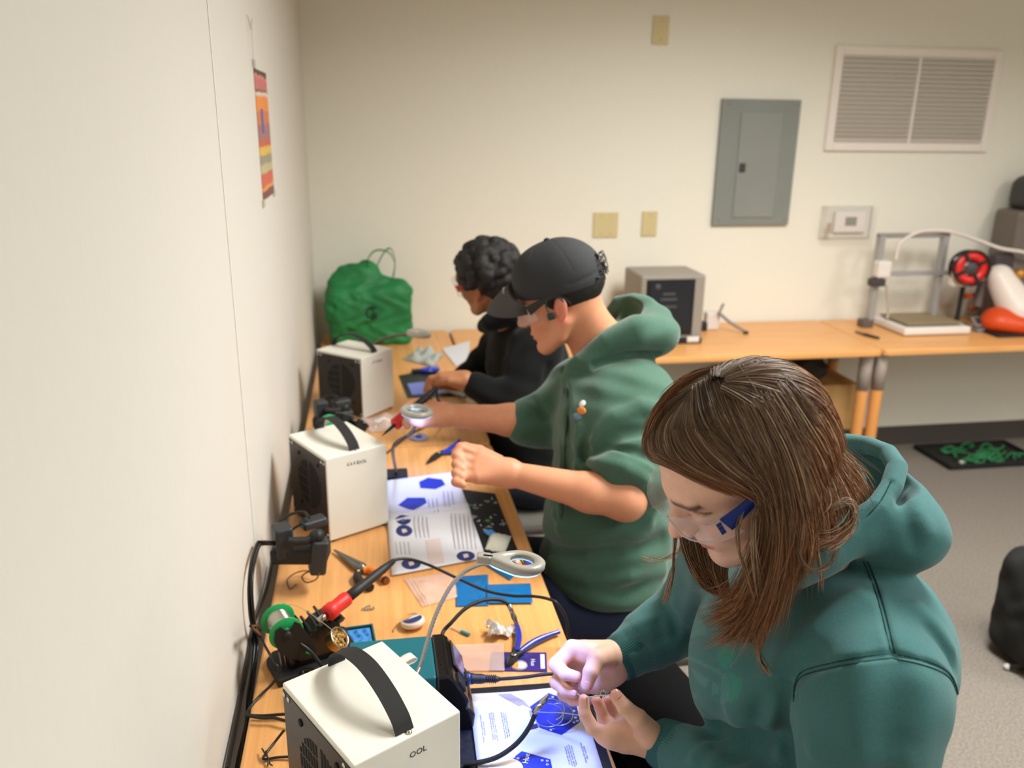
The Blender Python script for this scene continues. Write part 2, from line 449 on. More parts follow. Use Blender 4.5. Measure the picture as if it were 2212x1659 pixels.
# ================================================================= fume extractors
M_shell = mat('shell_white', (232, 230, 219), rough=.42, spec=.4, bump=.12, bscale=900, bdist=.0004)
M_grill = mat('grille_panel', (44, 38, 35), rough=.32, metal=.2)
M_slot = mat('slot_black', (6, 6, 6), rough=.8)
M_strap = mat('strap_black', (36, 35, 34), rough=.8, bump=.5, bscale=2600, bdist=.0005)
M_chrome = mat('chrome', (205, 203, 198), rough=.18, metal=1)
M_label = mat('label_ink', (62, 60, 66), rough=.6)
M_ribbon = mat('ribbon_white', (236, 232, 226), rough=.8, bump=.3, bscale=900)
M_rubber = mat('rubber_black', (20, 20, 20), rough=.7)
def extractor(x, y, ang, label, near):
    w_, d_, h_ = .163, .204, .214
    t = thing('fume_extractor', label, 'fume extractor', (x, y, TZ), ang, 'white fume extractor boxes')
    # shell : wraps top, back, label face ; grille side is recessed
    f = MB(); th = .004
    f.box((0, 0, .006 + h_ / 2), (w_, d_, h_), bev=.003)
    f.build('shell', M_shell, t)
    g = MB(); xs = -w_ / 2 - .0006
    g.box((xs, 0, .006 + h_ / 2 - .002), (.0016, d_ - .008, h_ - .012))
    gp = g.build('grille_panel', M_grill, t)
    s = MB()
    R_, cz, cy = .062, .006 + .118, -.008
    n = 15
    for i in range(n):                       # fan guard : upright slots inside a circle
        yy = cy - R_ + (i + .5) * 2 * R_ / n
        hh = math.sqrt(max(R_ ** 2 - (yy - cy) ** 2, 0))
        if i == 7: continue
        if i < 7:
            s.box((xs - .0009, yy, cz), (.0006, .0052, 2 * hh), bev=.0)
        else:
            for q in range(-2, 3):
                z0, z1 = max(-hh, q * .024 - .010), min(hh, q * .024 + .010)
                if z1 - z0 > .004: s.box((xs - .0009, yy, cz + (z0 + z1) / 2), (.0006, .0052, z1 - z0))
    s.build('fan_slots', M_slot, t)
    for sy, sz in ((-.052, .066), (.052, .066), (-.052, -.066), (.052, -.066)):
        m = MB().lathe([(.0055, 0), (.0055, .0015), (.003, .0022), (0, .0022)], (xs - .001, cy + sy, cz + sz), basis((-1, 0, 0)), 14)
        m.build('fan_bolt', M_rubber, t)
    for sy in (-.094, -.080, .080, .094):
        for sz in ((.205,) if abs(sy) < .09 else (.205, .02)):
            MB().lathe([(.0042, 0), (.0042, .0008), (.0025, .0018), (0, .002)], (xs - .0008, sy, sz), basis((-1, 0, 0)), 14).build('screw', M_chrome, t)
    # strap handle
    hz = .006 + h_
    pts = spline([(0, .094, hz + .0005), (0, .0935, hz + .013), (0, .078, hz + .030), (0, .045, hz + .045), (0, .0, hz + .049), (0, -.045, hz + .037), (0, -.078, hz + .018), (0, -.089, hz + .004), (0, -.091, hz + .0005)], 40)
    m = MB(); sw = .0135
    vs = []
    T = np.gradient(pts, axis=0); T /= np.linalg.norm(T, axis=1)[:, None]
    for p_, t_ in zip(pts, T):
        nn = np.array([0, -t_[2], t_[1]])
        for sx, o in ((-sw, -.0009), (sw, -.0009), (sw, .0009), (-sw, .0009)):
            vs.append(p_ + np.array([sx, 0, 0]) - nn * o)
    k = len(pts)
    m.add(vs, [(i * 4 + j, i * 4 + (j + 1) % 4, i * 4 + 4 + (j + 1) % 4, i * 4 + 4 + j) for i in range(k - 1) for j in range(4)] + [(3, 2, 1, 0), ((k - 1) * 4, (k - 1) * 4 + 1, (k - 1) * 4 + 2, (k - 1) * 4 + 3)])
    m.build('strap_handle', M_strap, t)
    for sy in (-.0985,):
        MB().lathe([(.0048, 0), (.0046, .0014), (.003, .0030), (0, .0036)], (.004, sy + .004, hz), None, 18).build('rivet', M_chrome, t)
    MB().lathe([(.0048, 0), (.0046, .0014), (.003, .0030), (0, .0036)], (.004, .0985, hz), None, 18).build('rivet', M_chrome, t)
    # feet
    for sx in (-.07, .07):
        for sy in (-.09, .09):
            MB().lathe([(.007, 0), (.008, .006), (.008, .007)], (sx, sy, 0), None, 14).build('foot', M_rubber, t)
    bpy.context.view_layer.update()
    Mw = t.matrix_world
    def lw(p_): return np.array(Mw @ Vector(p_))
    R = np.array(Mw.to_3x3()) @ np.stack([(1, 0, 0), (0, 0, 1), (0, -1, 0)], 1)
    tx = text('lettering', 'OOL', .0125, lw((.026, -d_ / 2 - .0004, .006 + h_ - .030)), R, M_label, t, align='RIGHT')
    m = MB()
    for i in range(4):
        m.box((-.025 + i * .0085, -d_ / 2 - .0003, .006 + h_ - .030), (.0058, .0004, .0014)); m.box((-.025 + i * .0085, -d_ / 2 - .0003, .006 + h_ - .0265), (.0016, .0004, .007))
    if not near: m.build('lettering', M_label, t)
    if near:
        rb = MB()
        def fn(u, v):
            a = u * 2 * PI
            return (w_ / 2 + .013 - .013 * math.cos(a), .052 + (v - .5) * .016, hz - .012 + .0045 * math.sin(a) * (1 - .3 * math.cos(a)))
        rb.grid(fn, 24, 2, closed_u=True)
        o = rb.build('ribbon_tab', M_ribbon, t)
        sd = o.modifiers.new('solid', 'SOLIDIFY'); sd.thickness = .0008
    return t
def ext_center(n, r, l):
    c = np.array(r) * .5 + np.array(l) * .5
    return c, math.atan2(r[1] - n[1], r[0] - n[0])
c, a = ext_center((.189, .862), (.331, .943), (.090, 1.041))
extractor(c[0], c[1], a, 'white box fume extractor with a black strap handle, closest to the camera', True)
c, a = ext_center((.116, 1.87), (.254, 1.947), (.017, 2.033))
extractor(c[0], c[1], a, 'white box fume extractor standing beside the open manual and power adapters', False)
c, a = ext_center((.167, 2.735), (.280, 2.864), (.058, 2.852))
extractor(c[0], c[1], a, 'white box fume extractor farthest away, near the green tote bag', False)
# ================================================================= first work place
Z = TZ
def quad(px, z, th=.0006):
    """flat sheet through picture points lying at height z -> local prism in world coordinates"""
    return [tuple(atz(x, y, z)[:2]) for x, y in px]
def ccw(p):
    a = sum(p[i][0] * p[(i + 1) % len(p)][1] - p[(i + 1) % len(p)][0] * p[i][1] for i in range(len(p)))
    return p if a > 0 else p[::-1]
def sheet(name, poly, z, th, m, parent=None, world=True, bevel=0):
    return MB().prism(ccw(poly), th, (0, 0, z)).build(name, m, parent, world=world and parent is not None, bevel=bevel)
def single(o, label, cat, group=None): return tag(o, label, cat, group)

M_paper = mat('paper_white', (214, 214, 220), rough=.6)
M_print = mat('print_blue', (28, 48, 160), rough=.5)
M_printd = mat('print_navy', (40, 50, 110), rough=.5)
M_printl = mat('print_white', (232, 235, 245), rough=.5)
M_printg = mat('print_grey', (150, 146, 172), rough=.5)
M_ink = mat('print_ink', (70, 70, 110), rough=.6)
M_pink = mat('print_pink', (214, 196, 194), rough=.6)
M_mat = mat('mat_black', (28, 30, 38), rough=.4, noise=.5, nscale=120)
M_matt = mat('mat_print', (196, 204, 214), rough=.5)
M_green = mat('spool_green', (34, 160, 88), rough=.35)
M_solder = mat('solder_wire', (196, 192, 180), rough=.25, metal=.9)
M_red = mat('grip_red', (212, 40, 34), rough=.45)
M_blk = mat('glossy_black', (20, 19, 19), rough=.18)
M_blkm = mat('matte_black', (30, 30, 30), rough=.55)
M_teal = mat('station_teal', (22, 104, 116), rough=.4)
M_brass = mat('brass', (190, 150, 78), rough=.25, metal=1)
M_gold = mat('brass_wool', (214, 180, 110), rough=.3, metal=1)
M_steel = mat('steel', (170, 168, 162), rough=.25, metal=1)
M_lampg = mat('lamp_grey', (166, 163, 154), rough=.25, coat=.3)
M_blueh = mat('handle_blue', (30, 52, 170), rough=.28, coat=.4)
M_film = mat('blue_bag', (22, 112, 178), rough=.2, alpha=.84)
M_zip = mat('clear_bag', (240, 212, 198), rough=.18, alpha=.34)
M_zip2 = mat('clear_bag_edge', (240, 222, 214), rough=.3, alpha=.6)

def page_art(parent, R, o, u, v, far=False):
    pass
def loc_frame(o, ang):
    """returns function mapping local (x,y,z) to world for flat art"""
    ca, sa = math.cos(ang), math.sin(ang)
    return lambda x, y, z=0: np.array([o[0] + ca * x - sa * y, o[1] + sa * x + ca * y, o[2] + z])
def hexpoly(cx, cy, r, a0=0): return [(cx + r * math.cos(a0 + k * PI / 3), cy + r * math.sin(a0 + k * PI / 3)) for k in range(6)]
def ringmesh(m, F, cx, cy, r, wdt, z, n=32, mi=0):
    vs = []
    for j in range(n):
        a = 2 * PI * j / n
        vs.append(F(cx + r * math.cos(a), cy + r * math.sin(a), z)); vs.append(F(cx + (r - wdt) * math.cos(a), cy + (r - wdt) * math.sin(a), z))
    m.add(vs, [(2 * j, 2 * ((j + 1) % n), 2 * ((j + 1) % n) + 1, 2 * j + 1) for j in range(n)], mi)
def polyflat(m, F, poly, z, mi=0):
    m.add([F(x, y, z) for x, y in ccw(poly)], [tuple(range(len(poly)))], mi)
def rot3(ang): return rotz(ang)

# ---- near booklet on a black reference mat
t = thing('reference_mat', 'black printed reference mat under the manual beside the nearest white box', 'mat', (.43, 1.0, Z))
MB().box((.002, .005, .001), (.30, .53, .002), R=-.04, bev=.0008).build('mat_sheet', M_mat, t)
F = loc_frame((.43, 1.0, Z + .0023), -.04)
m = MB()
for i, y in enumerate((.215, .10, -.02)):
    m.tube([F(-.139, y - .045), F(-.139, y + .03), F(-.133, y + .045)], .0006, 4)
m.tube([F(-.128, -.2), F(-.128, .24)], .0004, 4)
m.build('printed_lines', M_matt, t, world=True)
for body, y in (('Resistor Color', .185), ('SI Prefixes', .075)):
    text('lettering', body, .0085, F(-.1365, y - .01), rot3(-.04 + PI / 2) , M_matt, t, extrude=.0001)

bk = thing('instruction_manual', 'open soldering manual lit by the lamp in front of the person in the teal hoodie', 'booklet', (.47, 1.0, Z + .003), group='open instruction manuals')
AX = -.035
def open_book(t, ox, oy, ang, wdt, plen, fold, z0):
    F = loc_frame((ox, oy, z0), ang)
    def surf(u, v):          # u across width, v along length ; slight rise near the fold
        x = (u - .5) * wdt; y = (v - .5) * 2 * plen
        return F(x, y, .0035 + .006 * math.exp(-((y / .018) ** 2)) * fold - .003 * math.exp(-((y / .006) ** 2)) * fold + .0012 * math.sin(u * 5 + v * 9))
    o = MB().grid(surf, 14, 60).build('pages', M_paper, t, world=True)
    sd = o.modifiers.new('thick', 'SOLIDIFY'); sd.thickness = .003; sd.offset = -1
    return F, surf
F1, S1 = open_book(bk, .467, .992, AX, .196, .255, 1, Z + .003)
def art(name, t, items, S, wdt, plen, m):
    """flat printed shapes just above the page surface; items in page metres"""
    mb = MB()
    def G(x, y, dz=0):
        p = np.array(S(x / wdt + .5, y / (2 * plen) + .5)); p[2] += .0004 + dz; return p
    for it in items:
        if it[0] == 'poly': mb.add([G(*p_, it[2] if len(it) > 2 else 0) for p_ in ccw(it[1])], [tuple(range(len(it[1])))])
        if it[0] == 'ring':
            _, cx, cy, r, wd, dz = it; n = 28; vs = []
            for j in range(n):
                a = 2 * PI * j / n
                vs += [G(cx + r * math.cos(a), cy + r * math.sin(a), dz), G(cx + (r - wd) * math.cos(a), cy + (r - wd) * math.sin(a), dz)]
            mb.add(vs, [(2 * j, 2 * ((j + 1) % n), 2 * ((j + 1) % n) + 1, 2 * j + 1) for j in range(n)])
        if it[0] == 'line':
            pts = spline([G(*p_, .0002) for p_ in it[1]], max(8, 4 * len(it[1]))); mb.tube(pts, it[2], 5)
    return mb.build(name, m, t, world=True)
# picture points -> page coordinates
ca_, sa_ = math.cos(AX), math.sin(AX)
def pg(px, py):
    p = atz(px, py, Z + .0066); dx, dy = p[0] - .467, p[1] - .992
    return (ca_ * dx + sa_ * dy, -sa_ * dx + ca_ * dy)
hexa = [pg(*q) for q in ((1186, 1497), (1245, 1521), (1253, 1559), (1213, 1587), (1166, 1572), (1145, 1525))]
hexb = [pg(*q) for q in ((1127, 1624), (1189, 1641), (1196, 1676), (1150, 1700), (1098, 1690), (1106, 1640))]
art('printed_board', bk, [('poly', hexa), ('poly', hexb)], S1, .196, .255, M_print)
c1 = pg(1200, 1541); c2 = pg(1148, 1662)
holes = []
for (x, y) in ((1194, 1506), (1209, 1509), (1235, 1523), (1240, 1536), (1243, 1550), (1247, 1557), (1240, 1560), (1228, 1569), (1196, 1572), (1190, 1576), (1110, 1637), (1119, 1640), (1171, 1644), (1182, 1645), (1182, 1653)):
    q = pg(x, y); holes.append(('ring', q[0], q[1], .0021, .0011, .0003))
art('printed_holes', bk, holes, S1, .196, .255, M_printl)
art('printed_iron', bk, [('poly', [pg(1074, 1499), pg(1103, 1497), pg(1132, 1513), pg(1134, 1520), pg(1121, 1525), pg(1096, 1511)]),
                         ('poly', [pg(1133, 1514), pg(1148, 1530), pg(1130, 1522)]), ('poly', [pg(1142, 1534), pg(1158, 1531), pg(1160, 1546), pg(1146, 1549)])], S1, .196, .255, M_printg)
pd = lambda x, y: pg(x, y)
comp = [('poly', [pd(1186, 1533), pd(1200, 1532), pd(1203, 1545), pd(1190, 1547)], .0003), ('poly', [pd(1185, 1549), pd(1199, 1547), pd(1200, 1561), pd(1187, 1562)], .0003),
        ('poly', [pd(1143, 1567), pd(1160, 1562), pd(1164, 1571), pd(1146, 1577)], .0003)]
art('printed_parts', bk, comp, S1, .196, .255, M_printd)
q = pg(1092, 1662)
art('printed_badge', bk, [('poly', [(q[0] + .028 * math.cos(a * .35), q[1] + .024 * math.sin(a * .35)) for a in range(18)], .0003)], S1, .196, .255, mat('badge_cream', (226, 214, 206), rough=.6))
for (x, y, body, sz) in ((1137, 1641, 'Hue', .013),):
    q = pg(x, y); p_ = S1(q[0] / .196 + .5, q[1] / .51 + .5); p_ = (p_[0], p_[1], p_[2] + .0012)
    text('lettering', body, sz, p_, rot3(AX + PI / 2 - .3), M_printl, bk, extrude=.0001)
blocks = [((1044, 1575, 'THE NEXT PART TO SOLDER INTO PLACE IS\nTHE BATTERY HOLDER.')), ((1066, 1570, 'THE METAL OF THE BATTERY HOLDER WILL\nCONTACT THE TOP (POSITIVE) SIDE OF THE\nBATTERY, CONNECTING IT TO THE CIRCUIT.')),
          ((1092, 1567, 'THE BOTTOM OF THE BATTERY (NEGATIVE\nSIDE) WILL CONTACT THE LARGE GOLD\nPAD. LEARN TO SOLDER KITS LOGO!')), ((1233, 1632, 'THE BATTERY HOLDER IS\nIN PLACE, MOVE BEFORE TO\nSOLDER. THE BATTERY WON\'T\nTOUCH THE TOP OF YOUR')), ((1263, 1625, 'THE BATTERY HOLDER AND\nNEED TO SOLDER'))]
for x, y, body in blocks:
    q = pg(x, y); p_ = S1(q[0] / .196 + .5, q[1] / .51 + .5); p_ = (p_[0], p_[1], p_[2] + .0006)
    text('lettering', body, .0034 if x < 1200 else .0036, p_, rot3(AX + PI / 2), M_ink, bk, extrude=.00005)

# ---- second booklet, mat and small things by the middle person
t = thing('reference_mat', 'black printed component mat sticking out from under the middle manual', 'mat', (.40, 1.99, Z))
MB().prism(ccw([tuple(np.array(q)) for q in ((.255, 2.225), (.548, 2.085), (.556, 1.755), (.30, 1.75))]), .002, (-.40, -1.99, 0)).build('mat_sheet', M_mat, t)
m = MB()
rg = random.Random(3)
for i in range(46):
    x, y = .465 + rg.random() * .08, 1.77 + rg.random() * .29
    a = rg.random() * 3
    m.box((x, y, Z + .0023), (.006 + .01 * rg.random(), .0012 + .003 * rg.random(), .0003), R=a)
m.build('printed_symbols', M_matt, t, world=True)
for (x, y) in ((.507, 1.925), (.47, 2.02)): MB().lathe([(.009, 0), (0, .0003)], (x, y, Z + .0025), None, 16).build('green_symbol', mat('print_green', (76, 150, 70), rough=.5), t, world=True)
bk2 = thing('instruction_manual', 'open manual with round blue badges in front of the person in the black cap', 'booklet', (.36, 1.96, Z + .003), group='open instruction manuals')
AX2 = .0
quadpts = [np.array(q) for q in ((.256, 1.683), (.475, 1.733), (.456, 2.234), (.250, 2.203))]
def S2(u, v):
    a = quadpts[0] * (1 - u) + quadpts[1] * u; b = quadpts[3] * (1 - u) + quadpts[2] * u
    p_ = a * (1 - v) + b * v; y = (v - .52) * .5
    return (p_[0], p_[1], Z + .0065 + .010 * math.exp(-((y / .03) ** 2)) - .006 * math.exp(-((y / .008) ** 2)) + .004 * max(0, v - .8) * 5 * u)
o = MB().grid(S2, 14, 60).build('pages', M_paper, bk2, world=True)
sd = o.modifiers.new('thick', 'SOLIDIFY'); sd.thickness = .003; sd.offset = -1
def pg2(px, py):
    p = atz(px, py, Z + .008)[:2]
    u, v = .5, .5
    for _ in range(12):
        b0 = np.array(S2(u, v)[:2]); e = p - b0
        J = np.stack([(np.array(S2(u + 1e-3, v)[:2]) - b0) / 1e-3, (np.array(S2(u, v + 1e-3)[:2]) - b0) / 1e-3], 1)
        d_ = np.linalg.solve(J, e); u += d_[0]; v += d_[1]
    return ((u - .5) * .2, (v - .5) * .5)
def art2(name, items, m): return art(name, bk2, items, S2, .2, .25, m)
def disc(px, py, rx, ry):
    return ('poly', [pg2(px + rx * math.cos(k * PI / 8), py + ry * math.sin(k * PI / 8)) for k in range(16)])
for q_ in ((871, 1125, 17, 9), (873, 1146, 18, 12), (888, 1217, 21, 12), (1006, 1200, 20, 11)): art2('printed_badge', [disc(*q_)], M_printd)
art2('printed_board', [('poly', [pg2(*q) for q in ((905, 1041), (925, 1032), (955, 1036), (962, 1047), (940, 1056), (908, 1054))]), ('poly', [pg2(*q) for q in ((860, 1090), (880, 1074), (918, 1074), (922, 1085), (893, 1104))])], M_print)
art2('printed_centres', [('poly', [(pg2(x + dx, y + dy)) for dx, dy in ((-6, -3), (4, -5), (7, 2), (-3, 5))], .0004) for x, y in ((873, 1146), (888, 1217), (1006, 1200), (871, 1124))], M_pink)
art2('printed_panel', [('poly', [pg2(*q) for q in ((918, 1166), (950, 1160), (960, 1214), (927, 1219))])], M_pink)
lines = []
for cx, y0, y1, n in ((905, 1120, 1160, 4), (985, 1112, 1185, 6), (865, 1170, 1196, 4), (935, 1075, 1110, 3), (968, 1060, 1100, 3)):
    for k in range(n):
        x = cx + k * 9 - 10
        lines.append(('line', [pg2(x, y0), pg2(x + (y1 - y0) * .12, y1)], .0009))
art2('text_lines', lines, mat('ink_pale', (176, 172, 176), rough=.6))

# ---- soldering iron stand
A = math.radians(22)
sx0, sy0 = .098, 1.395
st = thing('iron_stand', 'glossy black soldering iron stand beside the nearest white box', 'iron stand', (sx0, sy0, Z), A)
m = MB()
m.prism([(-.078, -.045), (.06, -.045), (.085, -.02), (.085, .03), (.06, .05), (-.06, .05), (-.078, .03)], .016)
m.build('base', M_blkm, st, bevel=.003)
prof = [(-.05, .014), (.045, .014), (.05, .03), (.038, .05), (.052, .078), (.034, .095), (.005, .085), (-.03, .055), (-.052, .04)]
Rxz = np.array([[1, 0, 0], [0, 0, -1], [0, 1, 0]]).astype(float)
m = MB().prism(prof, .052, (0, .026, 0), Rxz)
m.build('body', M_blk, st, bevel=.004)
m = MB()
for k in range(4):
    m.box((-.012 + k * .013, 0, .066 + k * .0065), (.005, .060, .034), R=np.array([[.82, 0, -.57], [0, 1, 0], [.57, 0, .82]]), bev=.0015)
m.build('cooling_ribs', M_blk, st)
hd = np.array([.76, .10, .64]); hd /= np.linalg.norm(hd)
Rh = basis(hd)
m = MB().lathe([(.012, -.03), (.017, -.01), (.021, .004), (.021, .010), (.0165, .010), (.0155, -.004)], (.046, 0, .085), Rh, 20)
m.build('holder_ring', M_blk, st)
# spool bracket : two curved plates
pl = [(-.012, .02), (.022, .030), (.010, .060), (-.002, .080), (-.008, .096), (-.018, .104), (-.024, .094), (-.030, .089), (-.038, .094), (-.044, .101), (-.054, .096), (-.058, .075), (-.050, .050), (-.030, .030)]
for yy in (-.030, .040):
    o = MB().prism(pl, .003, (-.018, yy, .014), Rxz).build('spool_bracket', M_blkm, st, bevel=.0008)
MB().cyl((-.051, -.036, .095), (-.051, .042, .095), .0075, 18).build('spool_axle', M_blkm, st)
MB().box((-.014, -.0335, .046), (.014, .0008, .006), R=np.array([[.8, 0, .6], [0, 1, 0], [-.6, 0, .8]])).build('bracket_slot', M_green, st)
for k in range(3):
    MB().tube([(-.060 + k * .008, -.012, .016), (-.062 + k * .008, -.006, .05)], .0017, 8).build('spare_tip', M_steel, st)
# spool
sp = thing('solder_spool', 'bright green spool of solder wire on the nearest iron stand', 'solder spool', (sx0, sy0, Z), A, 'green solder spools')
ca, sa = math.cos(A), math.sin(A)
ax_c = (-.051, .003, .095)
Ry = basis((0, 1, 0))
prof1 = [(.011, 0), (.0305, 0), (.0315, .0012), (.0305, .0026), (.011, .0026), (.011, 0)]
m = MB().lathe(prof1, (ax_c[0], -.0265, ax_c[2]), Ry, 40); m.lathe(prof1, (ax_c[0], .0255, ax_c[2]), Ry, 40)
m.lathe([(.012, 0), (.012, .053), (.0095, .053), (.0095, 0)], (ax_c[0], -.0265, ax_c[2]), Ry, 24)
m.build('flanges', M_green, sp)
m = MB()
hel = [(ax_c[0] + .021 * math.cos(a_), -.023 + .047 * (i / 720), ax_c[2] + .021 * math.sin(a_)) for i in range(721) for a_ in [i * 2 * PI / 24]]
m.tube(hel, .0009, 4)
m.lathe([(.0205, -.0225), (.0205, .0245)], (ax_c[0], 0, ax_c[2]), Ry, 30)
m.build('wire_winding', M_solder, sp)
P = lambda *q: np.array([sx0 + ca * q[0] - sa * q[1], sy0 + sa * q[0] + ca * q[1], Z + q[2]])
wp = [at(x, y, d) for x, y, d in ((622, 1306, 1.515), (638, 1308, 1.505), (668, 1324, 1.475), (700, 1347, 1.44), (722, 1365, 1.415), (742, 1385, 1.39), (752, 1402, 1.372), (756, 1412, 1.36))]
MB().tube(spline(wp, 40), .0006, 6).build('loose_wire', M_solder, sp, world=True)
# iron
ir = thing('soldering_iron', 'soldering iron with a red grip resting in the nearest stand, cord leading off the table', 'soldering iron', tuple(P(.046, 0, .085)), 0, 'soldering irons')
g0 = at(712, 1322, 1.545); g1 = at(745, 1292, 1.575); h1 = at(850, 1212, 1.68)
dirn = (h1 - g0) / np.linalg.norm(h1 - g0)
Ri = basis(dirn); Lh = np.linalg.norm(h1 - g0)
MB().lathe([(.0125, -.008), (.0160, -.004), (.0160, .010), (.0135, .014), (.0142, .040), (.0138, .046), (.011, .046)], g0, Ri, 24).build('grip', M_red, ir, world=True)
MB().lathe([(.0105, .04), (.0105, .075), (.009, .10), (.0095, .13), (.0085, .14), (.0085, Lh * .82), (.0055, Lh), (0, Lh)], g0, Ri, 20).build('handle', M_blkm, ir, world=True)
MB().lathe([(.0055, -.03), (.006, -.004)], g0, Ri, 14).build('shaft', M_steel, ir, world=True)
cp = [h1 - dirn * .02, h1 + dirn * .004] + [at(x, y, d) for x, y, d in ((885, 1208, 1.70), (930, 1222, 1.69), (990, 1250, 1.68), (1050, 1276, 1.665), (1105, 1287, 1.65), (1150, 1288, 1.63), (1185, 1294, 1.61), (1205, 1306, 1.60), (1225, 1345, 1.62), (1228, 1420, 1.62), (1222, 1470, 1.50), (1195, 1456, 1.44), (1130, 1463, 1.44), (1080, 1467, 1.445))]
MB().tube(spline(cp, 120), .0032, 8).build('cord', M_blkm, ir, world=True)
# connector plug at the station
q0 = at(1012, 1466, 1.445); q1 = at(1080, 1467, 1.445)
m = MB(); dq = q1 - q0; Lq = np.linalg.norm(dq)
prof = [(.0095, 0), (.0095, .008), (.0085, .010), (.0085, .022), (.0075, .026)]
for k in range(6): prof += [(.0072, .028 + k * .0035), (.0072, .030 + k * .0035), (.0055, .0302 + k * .0035), (.0055, .0312 + k * .0035)]
prof += [(.0035, Lq)]
m.lathe(prof, q0, basis(dq), 20); m.build('plug', M_blkm, ir, world=True)
MB().lathe([(.0102, .0), (.0108, .004), (.0102, .0085)], q0 - dq / Lq * .004, basis(dq), 14).build('plug_ring', mat('ring_blue', (40, 66, 150), rough=.3, metal=.4), ir, world=True)

# brass wool tin
tn = thing('brass_wool_tin', 'round brass tin of curly tip cleaning wool on the nearest iron stand', 'tin', tuple(atz(735, 1395, Z)), 0)
tc_ = at(732, 1378, 1.485)
dt = np.array([.68, -.28, .68]); Rt = basis(dt)
MB().lathe([(.016, -.018), (.0185, -.016), (.0185, 0), (.0195, .001), (.0195, .0025), (.0175, .0025), (.017, -.003), (.017, -.014)], tc_, Rt, 32).build('cup', M_brass, tn, world=True)
MB().lathe([(.0192, .0012), (.0203, .002), (.0203, .0036), (.0180, .0036), (.0178, .001), (.0192, .0012)], tc_, Rt, 32).build('rim', M_chrome, tn, world=True)
m = MB(); rg = random.Random(5)
for i in range(46):
    a_, r_ = rg.random() * 2 * PI, .0145 * math.sqrt(rg.random())
    c_ = np.array([r_ * math.cos(a_), r_ * math.sin(a_), -.003 + .004 * rg.random()])
    ph = rg.random() * 6
    pts = [tc_ + Rt @ (c_ + np.array([.0022 * math.cos(ph + s_), .0022 * math.sin(ph + s_), .0003 * s_])) for s_ in np.linspace(0, 6, 9)]
    m.tube(pts, .0005, 4, cap=False)
o = m.build('wool', M_gold, tn, world=True); o['kind'] = 'stuff'
MB().lathe([(.013, 0), (.017, .006), (.015, .032)], (atz(735, 1395, Z)[0], atz(735, 1395, Z)[1], Z + .002), None, 20).build('tin_holder', M_blkm, tn, world=True)

# sponge tray
sc_ = atz(776, 1388, Z)
t = thing('sponge_tray', 'dark teal tray with a crumpled blue sponge behind the nearest white box', 'sponge tray', (sc_[0], sc_[1], Z), .1)
m = MB(); m.box((0, 0, .003), (.062, .075, .006), bev=.002)
for s in (-1, 1): m.box((s * .029, 0, .009), (.004, .075, .012), bev=.0015); m.box((0, s * .0355, .009), (.062, .004, .012), bev=.0015)
m.build('tray', mat('tray_teal', (28, 92, 92), rough=.4), t)
def spf(u, v):
    return ((u - .5) * .048, (v - .5) * .060, .011 + .004 * math.sin(u * 17 + 3 * math.sin(v * 9)) * math.sin(v * 13) * min(1, 8 * u, 8 * v, 8 - 8 * u, 8 - 8 * v))
o = MB().grid(spf, 22, 22).build('sponge', mat('sponge_blue', (62, 132, 200), rough=.8, bump=.5, bscale=300), t)

# ---- soldering station with lamp arm and clip arms
ss = thing('soldering_station', 'teal and black soldering station behind the nearest white box, with lamp and clip arms', 'soldering station', (.27, 1.20, Z))
MB().box((.0, -.045, .03), (.10, .05, .05), bev=.004).build('rear_foot', M_blkm, ss)
yn, yf = 1.166, 1.287; ym = (yn + yf) / 2 - 1.20; yd = yf - yn
MB().box((.245 - .27, ym, .055), (.142, yd, .110), bev=.004).build('case', M_teal, ss)
m = MB(); m.box((-.02, yf - 1.2 + .0006, .10), (.03, .002, .012)); m.build('rear_tab', M_teal, ss)
prof = [(.046, .0), (.106, .0), (.110, .03), (.098, .045), (.100, .058), (.074, .104), (.066, .111), (.046, .111)]
m = MB().prism(prof, yd + .004, (0, ym + yd / 2 + .002, 0), Rxz); m.build('front_housing', M_blk, ss, bevel=.004)
n1 = np.array([.86, 0, .5]); n1 = np.array([.046, 0, .026]); n1 /= np.linalg.norm(n1)
e2 = np.array([-n1[2], 0, n1[0]])
Rs = np.stack([(0, 1, 0), e2, n1], 1)
cs = np.array([.0875, ym + .018, .082]) + n1 * .0012
MB().box(cs, (.072, .042, .003), R=Rs, bev=.001).build('screen_bezel', mat('bezel_grey', (46, 44, 44), rough=.25), ss)
MB().box(cs + n1 * .0016, (.060, .032, .001), R=Rs).build('screen', mat('screen_glass', (120, 84, 78), rough=.08, noise=1, nscale=60, noise_rgb=(70, 110, 190)), ss)
MB().box(cs + np.array([0, -.056, -.002]), (.028, .024, .006), R=Rs, bev=.002).build('button_pad', M_blkm, ss)
MB().lathe([(.012, -.004), (.012, .004), (.010, .006)], tuple(q0 - np.array([.27, 1.2, Z]) - dq / Lq * .004), basis(dq), 18).build('socket', M_blkm, ss)
MB().lathe([(.0015, 0), (.0015, .001), (0, .001)], (.056, -.0, .111), None, 8).build('mic_hole', M_slot, ss)
